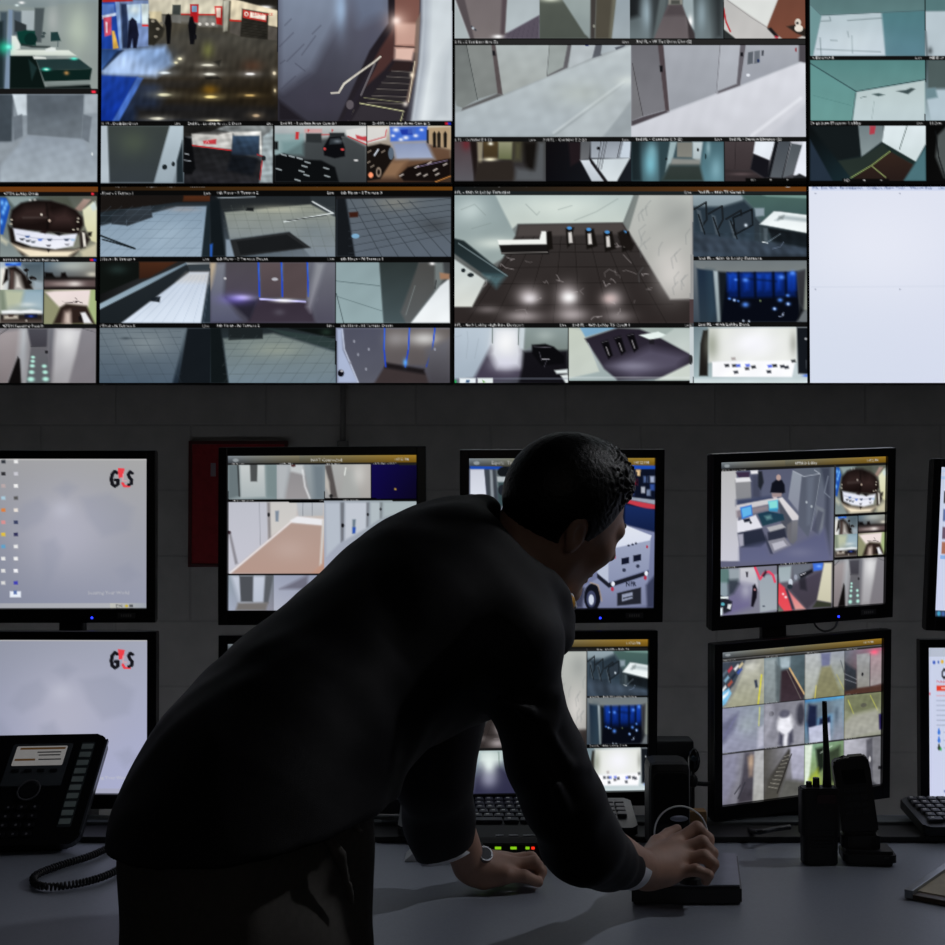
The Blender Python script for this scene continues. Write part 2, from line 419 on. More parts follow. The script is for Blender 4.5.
    for (x, y, rx, ry, c) in ((425, 305, 14, 9, 'fff6d0'), (405, 325, 14, 8, 'd8d2b0'), (570, 338, 42, 8, 'fffbe8'), (580, 385, 40, 8, 'fffdf0'),
                              (790, 384, 32, 8, 'ffffff'), (345, 378, 40, 9, 'dfe8ec'), (345, 492, 45, 10, 'e8e4c0'), (585, 503, 44, 9, 'ffe89a'), (788, 495, 36, 7, 'c8a868'),
                              (305, 615, 50, 9, 'e8e4d0'), (600, 625, 50, 6, 'fff4d0'), (820, 600, 26, 10, 'b8a080'), (915, 380, 12, 12, 'fff0d0'), (918, 470, 8, 12, 'f0dcb0')):
        s.B(c, x, y, rx * 1.7, ry * 2, .35); s.B(c, x, y, rx * .75, ry * .8, 1, 2)
    s.B('b88018', 580, 465, 40, 26, .5); s.B('8f9448', 570, 260, 30, 40, .5); s.B('a04828', 800, 340, 50, 30, .2)
    s.P('0a0a0a', 555, 400, 620, 396, 640, 410, 560, 412, b=2, a=.6); s.P('0a0a0a', 600, 320, 640, 310, 630, 345, b=2, a=.5)
    s.N(10, -200, 932, 628, .09, 2.5, 3)
    # stair
    s.view(270, 0, 4.726).clip(38, -200, 862, 572)
    s.G(38, -200, 862, 572, '55586c', '8d93a2', '34343e', '3a3840')
    s.P('8e9db2', 38, -200, 330, -200, 340, 60, 200, 330, 60, 430, 38, 420, b=12, c2='5c6070')
    s.B('a8c4e4', 335, 40, 28, 110, .75); s.B('4c4c5e', 500, 180, 110, 160, .5); s.B('413d4c', 250, 480, 170, 90, .5)
    s.P('70809a', 330, -200, 560, -200, 560, 60, 420, 120, b=14, a=.5)
    s.P('1f1c22', 38, 470, 170, 572, 38, 572, b=5)
    for q in ((45, 220, 110, 155), (80, 290, 160, 210), (50, 300, 70, 285), (55, 420, 120, 360), (120, 300, 165, 335), (130, 390, 190, 350), (200, 160, 240, 120), (150, 260, 215, 170), (70, 120, 100, 90)):
        s.L('3f4150', 4, *q, a=.6, b=1.5)
    s.P('1a151a', 555, -200, 720, -200, 700, 300, 640, 572, 320, 572, 470, 240, 560, 110, b=2, c2='262228')
    s.P('6a4540', 590, -200, 715, -200, 700, 250, 590, 230, c2='8a6256', b=2)
    s.P('4a302e', 520, 230, 585, 130, 590, 270, 540, 330, 440, 420, 470, 330, b=3)
    s.P('c09a8c', 595, 110, 700, 110, 685, 215, 592, 215, c2='c89e90', b=4); s.P('e0bcae', 590, 225, 685, 225, 672, 290, 588, 282, b=4)
    s.L('45302e', 6, 590, 218, 690, 224); s.B('ffffff', 598, 98, 18, 18, 1); s.B('ffd8c8', 600, 105, 50, 50, .6)
    s.P('2c2020', 590, 290, 672, 290, 660, 340, 560, 335, b=3)
    for k in range(8):
        y = 335 + k * 26 + k * k * .8; x0 = 575 - k * 23; x1 = 668 - k * 5
        s.P('2a2629', x0, y, x1, y + 4, x1 - 6, y + 26, x0 - 20, y + 22, b=1.2); s.L('6a6460', 4, x0, y, x1, y + 6, a=.9)
    s.L('c8c89a', 5, 425, 488, 630, 525, 618, 570); s.L('b8b890', 4, 370, 570, 395, 520); s.L('b8b88a', 4, 445, 462, 635, 485, a=.6)
    s.P('322e34', 430, 495, 628, 530, 612, 572, 385, 572, b=2)
    s.P('26222a', 340, 572, 470, 320, 520, 265, 500, 320, 410, 480, 380, 572, b=2); s.L('807c80', 7, 430, 450, 495, 300, a=.8)
    s.L('dcd6c8', 8, 290, 440, 325, 438, 350, 395, 440, 330, 490, 295, 522, 268); s.L('f4f0e0', 5, 335, 420, 350, 398, 380, 375, a=.9)
    s.E('5c565c', 378, 495, 18, 22); s.P('7d6a60', 690, 100, 712, 60, 700, 300, 655, 490, 640, 490, 680, 300, b=2, a=.9)
    s.L('e8dcc0', 5, 685, 290, 655, 480, a=.8); s.B('fff0d8', 671, 355, 10, 12, 1); s.B('e0d8d0', 640, 492, 12, 12, .9)
    s.P('c3ccd2', 722, -200, 862, -200, 862, 572, 668, 572, 705, 300, 720, 100, c2='dfe6ea', b=3)
    s.P('9aa2ae', 722, -200, 760, -200, 745, 300, 700, 572, 668, 572, 705, 300, 720, 100, b=8, a=.7)
    s.P('9da6ae', 800, 300, 862, 200, 862, 572, 760, 572, b=14, a=.5)
    s.cl = None
    # lower strip of four
    s.view(98, 118, 5.34).clip(12, 40, 457, 345)
    s.G(12, 40, 457, 345, '7e8a90', '93a0a4', '75818a', '7b8790')
    s.P('b3bfc8', 12, 40, 50, 40, 62, 345, 12, 345, b=2); s.P('3a413f', 52, 40, 385, 40, 300, 345, 62, 345, c2='343b40', b=2.5)
    s.B('55604c', 190, 130, 80, 70, .5)
    s.P('b7c6cf', 385, 40, 457, 40, 440, 200, 400, 345, 300, 345, c2='97a6b0', b=2.5); s.E('1c2428', 356, 262, 14, 14); s.E('1c2428', 402, 246, 9, 13)
    s.P('202a30', 420, 230, 450, 120, 457, 345, 420, 345, b=2)
    s.view(98, 118, 5.34).clip(457, 40, 932, 345)
    s.G(457, 40, 932, 345, '6b6f70', '8a9090', '16161a', '2a2a30')
    s.P('232220', 457, 40, 680, 40, 560, 90, 457, 100, b=2); s.P('cfcdc8', 500, 85, 560, 75, 720, 75, 715, 170, 500, 145, c2='b9b9b6', b=2)
    s.P('191a1b', 457, 145, 720, 170, 880, 230, 860, 345, 457, 345, c2='26262a', b=3)
    s.P('0b0c0e', 457, 100, 500, 110, 520, 270, 500, 300, 457, 300, b=2); s.L('cfd6dc', 6, 465, 190, 485, 195, a=.8); s.L('b8c0c8', 5, 460, 225, 495, 230, a=.7)
    s.L('c0282c', 6, 505, 146, 600, 158, 720, 174); s.P('b83a40', 560, 122, 632, 112, 630, 140, 565, 138, b=1.5)
    s.L('f0e6e6', 3, 575, 133, 585, 120, 592, 133, a=.7); s.P('dcdcd8', 720, 75, 870, 70, 880, 200, 862, 200, 860, 100, 730, 100, b=2)
    s.P('3c5570', 720, 95, 862, 95, 860, 200, 712, 200, c2='1c2430', b=2); s.P('10141a', 710, 200, 862, 210, 830, 310, 690, 280, b=4, a=.8)
    s.P('a9b6ba', 880, 100, 932, 60, 932, 345, 862, 345, 875, 240, b=2); s.L('b02a30', 6, 850, 195, 880, 205, 865, 330); s.E('22282c', 885, 215, 12, 14)
    s.P('161616', 457, 40, 560, 40, 700, 75, 640, 90, 540, 85, 457, 80, a=.6, b=2)
    s.N(457, 40, 932, 345, .12, 2, 5)
    s.view(270, 118, 5.08).clip(24, 38, 490, 325)
    s.G(24, 38, 490, 325, 'b6bdc0', 'c8cac8', '33373a', '3c3e40')
    s.P('8ea6a8', 24, 80, 170, 80, 180, 200, 24, 200, b=3); s.P('454a4c', 170, 120, 385, 90, 490, 145, 490, 325, 24, 325, 24, 200, 90, 170, c2='34383b', b=4)
    s.P('6c8a8c', 60, 120, 170, 110, 170, 190, 60, 190, b=5, a=.7)
    s.P('c23438', 130, 70, 148, 70, 145, 108, 128, 108); s.P('2c3032', 182, 78, 262, 78, 262, 126, 182, 124, b=1.5); s.P('c8a0a0', 175, 55, 265, 55, 265, 75, 175, 75, b=1.5)
    s.P('24282a', 302, 75, 378, 75, 380, 95, 302, 95, b=1.5); s.L('b83a3c', 5, 262, 85, 300, 84); s.T(190, 72, 14, 'P', 'c03030'); s.T(312, 72, 14, 'P', 'c03030')
    s.P('d8d8d6', 385, 60, 490, 45, 490, 130, 390, 90, b=1.5); s.P('c04048', 435, 85, 470, 95, 490, 92, 490, 120, 440, 105, b=1.5); s.L('c03036', 5, 395, 92, 490, 135)
    s.P('0c0d10', 270, 150, 300, 95, 360, 92, 380, 150, 380, 195, 330, 205, 275, 190, b=1.5); s.B('dfe8f0', 342, 118, 18, 8, 1); s.P('3a4248', 305, 105, 355, 100, 365, 130, 300, 135, b=1.5, a=.7)
    s.E('d04848', 278, 157, 7, 7); s.E('d04848', 368, 160, 9, 6); s.E('cfcfcf', 437, 215, 12, 5)
    s.P('0c0e10', 24, 190, 70, 180, 160, 210, 260, 215, 330, 250, 350, 325, 24, 325, b=2)
    for x, y in ((70, 187), (110, 195), (45, 260), (150, 205), (175, 245), (190, 225), (285, 255), (290, 295), (185, 290), (140, 315), (160, 270)): s.L('c8d4d8', 7, x - 12, y - 3, x + 12, y + 4, a=.75)
    s.P('0a0a0b', 24, 120, 40, 120, 40, 160, 24, 160, b=2)
    s.clip(492, 38, 918, 325)
    s.G(492, 38, 918, 325, 'cfcac0', 'd2c8b0', '4a3428', '3a2a20')
    s.P('d8d6d2', 492, 45, 600, 45, 590, 110, 492, 130, b=2); s.L('c84850', 5, 492, 122, 585, 95, 592, 60)
    s.P('3f6ad0', 608, 45, 800, 42, 800, 115, 612, 120, b=2)
    for x, y, r in ((640, 60, 16), (690, 100, 14), (740, 90, 12), (665, 110, 12), (625, 90, 10), (770, 60, 10)): s.B('ffffff', x, y, r, r * .7, .9)
    s.P('2038a0', 660, 60, 720, 55, 725, 85, 670, 85, b=1.5); s.P('4a68b8', 700, 45, 740, 45, 740, 80, 700, 80, a=.6, b=1.5)
    s.P('7f8db0', 620, 125, 800, 120, 840, 210, 640, 215, c2='a9b4cc', b=5); s.P('6b5140', 800, 130, 918, 160, 918, 260, 640, 300, 620, 215, 840, 210, c2='5a3f2c', b=5)
    s.P('8a6a50', 560, 225, 700, 215, 640, 300, 540, 300, b=6); s.P('b09878', 800, 50, 918, 45, 918, 160, 806, 130, b=2)
    for x in (835, 858, 890): s.P('1c1814', x - 9, 80, x, 66, x + 9, 80, x + 8, 150, x - 7, 150, b=1.2)
    s.P('1a1a1c', 796, 60, 806, 60, 806, 130, 796, 125, b=1.2)
    s.P('16110f', 492, 145, 560, 130, 610, 140, 630, 200, 560, 310, 492, 320, b=2); s.E('8a7a6c', 552, 275, 14, 26); s.E('16110f', 552, 275, 7, 14)
    s.E('5a6878', 615, 180, 14, 32); s.L('dce4f0', 7, 530, 190, 550, 160); s.E('ff9a70', 512, 290, 12, 14)
    for x, y in ((505, 170), (575, 170), (520, 245), (500, 225)): s.L('b8a898', 6, x - 8, y + 5, x + 8, y - 5, a=.7)
    s.P('140e0d', 655, 290, 700, 250, 800, 225, 918, 205, 918, 300, 860, 322, 680, 320, b=2)
    for x, y in ((668, 290), (745, 248), (755, 285), (790, 290), (840, 262), (890, 235), (850, 285), (810, 228)): s.L('e0d4cc', 7, x - 8, y + 5, x + 8, y - 4, a=.8)
    s.L('9a88b0', 5, 750, 248, 900, 215, a=.7); s.L('d8904a', 6, 840, 325, 918, 295, a=.8)
    s.cl = None
    s.view(98, 118, 5.34); s.G(10, 20, 1900, 40, 12)
    s.T(15, 36, 13, '01 Pl. - Dock Bay Door', 215); s.T(408, 36, 13, 'Live', 180); s.T(480, 36, 13, '2nd PL - Loading Area - S. Door', 225, .95, 1.05); s.T(900, 36, 13, 'Live', 190)
    s.view(270, 118, 5.08); s.T(52, 33, 13, '2nd PL - Loading Area Cam #1', 225, .95, 1.1); s.T(452, 33, 13, 'Live', 190); s.T(520, 33, 13, '2nd PL - Loading Area Cam # 2', 225, .95, 1.1)
    s.P('d02030', 890, 22, 905, 22, 905, 34, 890, 34); s.P('2030c0', 905, 22, 918, 22, 918, 34, 905, 34)
    s.view(0, 0, 1).G(98, 183.2, 456, 190, 14)

def wall_c(s):   # corridors, 453..809
    s.G(450, -50, 815, 190, 12)
    s.view(450, 0, 4.974).clip(22, -100, 445, 192)
    s.G(22, -100, 445, 192, 'b4bcc0', '9aa6ac', 'c8ccd0', '8a8c98')
    s.P('aab4b6', 22, 0, 100, 192, 22, 192, b=2); s.P('6e6668', 30, -100, 290, -100, 285, 192, 105, 192, 30, 0, c2='7a7272', b=2)
    s.P('54494e', 262, -100, 290, -100, 272, 192, 250, 192, b=3); s.P('544d50', 30, -60, 60, -60, 120, 192, 100, 192, 30, 0, b=2)
    s.P('a4aeb2', 290, -100, 445, -100, 445, 75, 275, 165, c2='b6c0c4', b=1.5); s.P('57505c', 275, 170, 445, 75, 445, 192, 265, 192, b=2)
    for k in range(7): s.L('3f3a46', 2, 285 + k * 24, 190, 300 + k * 24, 160 - k * 10, a=.5)
    s.L('3a3e46', 8, 108, 132, 128, 150); s.E('c0c8d0', 115, 140, 7, 6); s.B('ffffff', 240, 182, 26, 9, 1)
    s.clip(445, -100, 900, 192)
    s.G(445, -100, 900, 192, '5d655c', '7c8a88', '626a66', '98a2a6')
    s.P('565c54', 445, -100, 560, -100, 690, 192, 445, 192, c2='4c524c', b=2.5); s.B('d8e0cc', 500, -4, 50, 14, .9); s.P('9ca8a6', 565, -100, 700, -100, 700, 192, 670, 170, 560, 0, c2='8a9696', b=2)
    s.P('403c3a', 700, -100, 730, -100, 720, 192, 698, 192, b=2); s.P('4e4a40', 730, -100, 835, -100, 800, 192, 722, 192, b=2); s.P('68675a', 815, -100, 838, -100, 806, 192, 790, 192, b=3)
    s.P('8d9aa2', 838, -100, 900, -100, 900, 192, 806, 192, c2='9faab0', b=2); s.E('8a8a80', 716, 130, 6, 8)
    s.view(630, 0, 5.108).clip(0, -100, 478, 198)
    s.G(0, -100, 478, 198, '3a4244', '3c4648', '6a767a', '707c80')
    s.P('1d2022', -20, -100, 60, -100, 50, 80, -20, 100, b=6); s.B('9cb0ba', 90, 60, 34, 90, .9); s.P('2a2e30', 100, -100, 190, -100, 175, 60, 120, 198, 110, 198, b=7, a=.75)
    s.P('5a6466', 165, -100, 200, -100, 175, 90, 130, 198, 118, 198, b=3); s.P('5c5558', 195, 20, 270, 20, 330, 198, 122, 198, c2='6a6264', b=2); s.P('463f42', 200, 25, 265, 25, 285, 80, 175, 80, b=4, a=.7)
    s.P('8a8a82', 195, -100, 270, -100, 268, 22, 197, 24, b=2); s.P('4a4c48', 210, 0, 255, 0, 255, 22, 208, 22, b=2)
    s.P('9aa8ac', 272, -100, 320, -100, 328, 150, 318, 145, 290, 85, 270, 30, b=2); s.B('ffffff', 308, 110, 12, 30, 1)
    s.P('3a3436', 290, 90, 330, 170, 332, 198, 300, 198, b=2); s.B('8fa2aa', 365, 70, 26, 90, .9); s.P('1f2224', 420, -100, 478, -100, 478, 198, 430, 198, b=9, a=.7)
    s.clip(480, -100, 908, 198)
    s.G(480, -100, 908, 198, 'b8bcbc', 'c8ccc8', 'd0d0cc', 'c0bcb8')
    s.P('dcdfdc', 500, -100, 790, -100, 700, 135, 500, 0, b=2); s.P('b9b8b6', 480, -20, 500, 0, 700, 140, 760, 198, 530, 198, 490, 120, c2='c6c4c2', b=2); s.L('8c8a8a', 3, 495, 0, 620, 90, 700, 140)
    s.L('b82830', 8, 478, 40, 490, 110, 512, 160); s.P('2c3030', 480, 150, 540, 198, 480, 198, b=1.5)
    s.P('6a4336', 795, -100, 908, -100, 908, 170, 850, 198, 780, 198, 700, 140, c2='7a4a3a', b=1.5); s.P('1c1a1c', 700, 145, 720, 140, 760, 185, 745, 192, b=1.5)
    s.P('2a2420', 800, 135, 850, 125, 900, 150, 900, 190, 850, 170, b=2); s.E('d8d0c4', 858, 115, 16, 20); s.E('e8e0d4', 862, 145, 22, 18); s.E('2a2a2c', 855, 118, 7, 6); s.P('b8283a', 740, 182, 760, 186, 755, 195, 738, 192)
    # second row
    s.view(450, 0, 4.726).clip(22, 212, 856, 648)
    s.G(22, 212, 856, 648, '9aa0a0', 'a4acb0', '98a2a6', 'a0a9ad')
    s.P('6d7271', 22, 212, 82, 212, 130, 470, 60, 510, 30, 500, 22, 460, c2='7d8381', b=1.5); s.P('858a88', 78, 212, 195, 212, 225, 440, 130, 468, c2='7d8280', b=1.5)
    s.L('3f4444', 3, 78, 215, 130, 470); s.P('574f50', 195, 212, 216, 212, 250, 448, 225, 444, b=1.5); s.P('15151a', 200, 240, 212, 240, 214, 262, 202, 262, b=1)
    s.P('5d5d5e', 60, 510, 225, 442, 250, 450, 50, 530, b=1.5)
    s.P('b0b8b8', 216, 212, 470, 212, 455, 365, 250, 446, c2='a0a6a4', b=1.5); s.P('98a09e', 470, 212, 560, 212, 535, 325, 460, 360, b=1.5); s.P('5f5e62', 556, 212, 575, 212, 555, 320, 460, 362, 462, 355, 535, 318, b=1.5)
    s.L('6c7070', 3, 470, 215, 458, 360); s.P('b4bcc0', 575, 212, 690, 212, 680, 268, 562, 322, b=1.5); s.P('5a5e66', 688, 212, 720, 212, 715, 262, 672, 275, b=1.5)
    s.P('aab4ba', 720, 212, 800, 212, 790, 232, 712, 256, b=1.5); s.P('4a4e58', 780, 225, 830, 212, 820, 222, 785, 236, b=1.5); s.P('2c3468', 640, 205, 655, 205, 655, 218, 640, 218, b=1)
    s.P('bcc5c8', 22, 535, 250, 455, 455, 368, 562, 326, 856, 215, 856, 370, 480, 640, 22, 648, c2='a8b2b8', b=2.5)
    s.P('b3bcc0', 500, 640, 856, 372, 856, 470, 730, 648, 480, 648, b=2.5); s.L('d4dcde', 8, 490, 628, 820, 385, a=.7, b=3); s.B('d2dad8', 840, 380, 60, 24, .8); s.B('a9b0a6', 620, 440, 140, 60, .4)
    s.P('9aa3a8', 720, 648, 856, 490, 856, 648, b=3); s.N(22, 212, 856, 648, .02, 4, 2)
    s.view(625, 0, 4.726).clip(30, 212, 864, 648)
    s.G(30, 212, 864, 648, '8a8e96', 'a2a8b0', 'c4c8d0', 'd8dae2')
    s.P('6c6c72', 30, 212, 160, 212, 190, 520, 85, 550, 30, 570, b=1.5, c2='7a7a80'); s.P('747478', 40, 300, 85, 545, 30, 570, b=1.5); s.L('403e42', 3, 35, 300, 85, 548)
    s.P('4e4448', 155, 212, 182, 212, 210, 525, 190, 525, b=1.5); s.P('141418', 163, 310, 178, 310, 178, 340, 165, 340, b=1)
    s.P('4a444a', 85, 552, 190, 522, 210, 530, 40, 595, 30, 595, 30, 572, b=1.5); s.P('a6aab2', 182, 212, 450, 212, 432, 440, 212, 522, c2='989ca4', b=1.5)
    s.P('b4b8c0', 450, 212, 550, 212, 530, 400, 435, 435, c2='a6aab2', b=1.5); s.L('74747c', 3, 450, 215, 432, 440); s.P('625f66', 545, 212, 572, 212, 545, 405, 435, 448, 440, 430, 528, 396, b=1.5)
    s.P('15151a', 545, 248, 558, 248, 558, 266, 545, 266, b=1); s.P('a8acb4', 572, 212, 830, 212, 830, 290, 700, 340, 545, 402, c2='989ca6', b=1.5)
    s.P('5c626a', 582, 248, 606, 243, 604, 300, 578, 305, b=1.2); s.P('6a7078', 612, 242, 638, 238, 636, 296, 610, 302, b=1.2); s.E('1c2c58', 630, 287, 6, 8); s.P('343840', 646, 240, 656, 238, 654, 262, 646, 264)
    s.P('4c484e', 822, 212, 864, 212, 864, 300, 822, 290, b=2); s.E('8a2c34', 808, 235, 4, 10); s.E('e0e4ec', 582, 355, 9, 7)
    s.P('dadce4', 215, 528, 430, 446, 545, 408, 700, 345, 830, 295, 864, 302, 864, 648, 30, 648, 30, 598, c2='ccced6', b=2.5)
    s.L('f0f2f8', 10, 600, 640, 830, 465, a=.8, b=4); s.P('c2c5ce', 680, 648, 864, 480, 864, 648, b=5, a=.8)
    s.cl = None
    # third row
    s.view(450, 130, 4.974).clip(18, 55, 475, 255)
    s.G(18, 55, 475, 255, '241a1a', '2e2c28', '2a282a', '3c3c40')
    s.P('4c3c40', 18, 55, 100, 55, 125, 255, 18, 255, c2='5a5a60', b=3); s.B('782028', 80, 70, 22, 30, .6); s.P('1c1514', 100, 55, 135, 55, 140, 180, 122, 255, 112, 150, b=3)
    s.P('8c8470', 135, 58, 165, 58, 158, 180, 140, 185, b=2.5); s.P('4e4028', 165, 58, 240, 58, 236, 145, 168, 145, c2='3c3020', b=1.5); s.B('fffff0', 202, 68, 12, 8, 1)
    s.B('fff8d8', 200, 148, 34, 10, 1); s.P('9c9c80', 240, 58, 312, 58, 308, 150, 240, 145, c2='5a6040', b=2.5); s.P('2c2622', 135, 160, 310, 150, 330, 255, 122, 255, b=4)
    s.P('4c4a36', 318, 58, 360, 58, 352, 150, 320, 150, b=7); s.P('14110f', 365, 58, 435, 58, 435, 180, 400, 220, 370, 160, b=6); s.P('5a5e62', 438, 58, 475, 58, 470, 255, 320, 255, 330, 190, 420, 200, b=6, a=.85)
    s.clip(478, 55, 900, 255)
    s.G(478, 55, 900, 255, '0e0c0f', '1a1c22', '0c0c10', '1a1e24')
    s.P('20181c', 590, 60, 650, 60, 655, 150, 600, 180, b=3); s.P('575a5e', 650, 55, 700, 55, 692, 145, 648, 148, b=1.5, c2='6a6c70'); s.P('8c949e', 700, 55, 862, 55, 840, 142, 700, 140, b=1.5, c2='aab2bc')
    s.P('c8d4e0', 862, 55, 900, 55, 895, 140, 842, 140, b=1.5); s.P('d4dce4', 648, 150, 692, 148, 770, 250, 770, 255, 705, 255, b=1.5, c2='b8c0c8'); s.P('1c1a1e', 692, 138, 700, 140, 782, 255, 765, 255, 700, 165, b=1.2)
    s.P('ccd6dc', 704, 145, 895, 140, 830, 255, 785, 255, c2='d8e0e4', b=1.5)
    for a, b_ in ((752, 730), (768, 740), (780, 752)): s.L('3a3c42', 4, a, 55, b_, 195, a=.85)
    s.L('3a3c42', 4, 850, 60, 832, 140); s.E('101014', 738, 91, 8, 8)
    s.view(630, 130, 5.108).clip(6, 55, 480, 262)
    s.G(6, 55, 480, 262, '2a3a40', '3c5058', '3c5860', '587078')
    s.P('141b1e', 6, 55, 50, 55, 60, 262, 6, 262, b=4, a=.8); s.B('7ec0d0', 105, 170, 36, 80, .9); s.B('88bcc8', 112, 110, 24, 50, .6); s.P('2e4248', 150, 55, 215, 55, 190, 190, 160, 262, 150, 262, b=3)
    s.P('9ab0b4', 205, 60, 240, 60, 215, 160, 180, 215, 195, 120, b=2); s.P('7a7a74', 240, 62, 320, 62, 318, 140, 240, 138, c2='86867e', b=1.5); s.P('c4d0d4', 320, 60, 375, 60, 360, 165, 320, 145, b=2, c2='aab8bc')
    s.E('101418', 347, 101, 6, 8); s.E('101418', 186, 148, 5, 6); s.P('8a8c88', 215, 145, 360, 150, 362, 180, 205, 180, b=3); s.P('363e3c', 200, 180, 365, 180, 378, 262, 160, 262, c2='2a3430', b=5)
    s.P('44636c', 375, 60, 480, 60, 478, 262, 380, 262, 360, 190, b=4, c2='5b8490'); s.B('88b4c0', 440, 200, 30, 60, .7); s.B('a8c8d0', 400, 90, 12, 40, .6); s.E('1c2c30', 386, 135, 4, 14)
    s.clip(486, 55, 910, 262)
    s.G(486, 55, 910, 262, '453c3e', 'e4e8f2', '2c2628', '3a3c42')
    s.P('463e40', 486, 55, 640, 55, 615, 205, 486, 200, c2='3a3234', b=1.5); s.L('2a2426', 3, 540, 60, 535, 200); s.P('332c2e', 486, 205, 620, 205, 700, 262, 486, 262, b=2); s.B('5e5052', 570, 225, 60, 8, .8)
    s.P('e6ecf4', 640, 55, 745, 55, 712, 155, 630, 120, b=1.5); s.P('14141a', 630, 122, 712, 155, 705, 240, 690, 245, 615, 200, b=2); s.P('15171c', 740, 55, 762, 55, 715, 245, 700, 240, b=1.5)
    s.P('454b52', 762, 55, 820, 60, 775, 245, 716, 240, c2='565c62', b=1.2); s.P('4f565c', 824, 68, 880, 78, 832, 225, 780, 245, c2='60666c', b=1.2); s.L('1c1e22', 4, 820, 65, 776, 245)
    s.P('e8ecf6', 885, 60, 910, 60, 910, 240, 835, 230, 880, 80, b=1.5); s.P('26282c', 835, 240, 865, 222, 910, 245, 910, 262, 830, 262, b=1.5)
    s.cl = None
    s.P(10, 590, 245, 910, 245, 910, 272, 590, 272, b=1); s.T(615, 262, 12, 'HD', 170); s.T(712, 262, 14, '+', 210); s.T(798, 262, 14, '+', 210)
    s.view(450, 0, 4.726)
    s.G(18, 186, 1700, 210, 38); s.G(18, 648, 1700, 668, 20); s.G(18, 856, 1700, 870, 6)
    s.T(22, 204, 12, '2 FL - S Ted Bone Elev (2)', 215); s.T(815, 204, 12, 'Live', 190)
    s.T(22, 666, 12, '2 FL - Corridor E 1 (2)', 215); s.T(372, 666, 12, 'Live', 190); s.T(440, 666, 12, '3rd FL - Corridor E 2 (2)', 215, .95, 1.05); s.T(815, 666, 12, 'Live', 190)
    s.view(625, 0, 4.726)
    s.T(52, 202, 13, '3rd FL - W Ted Bone Elev (2)', 220, .95, 1.05); s.T(50, 664, 13, '3rd FL - Corridor E 3 (2)', 220, .95, 1.05); s.T(425, 664, 13, 'Live', 190); s.T(492, 664, 13, '3rd FL - Service Elevator (2)', 220, .95, 1.05)

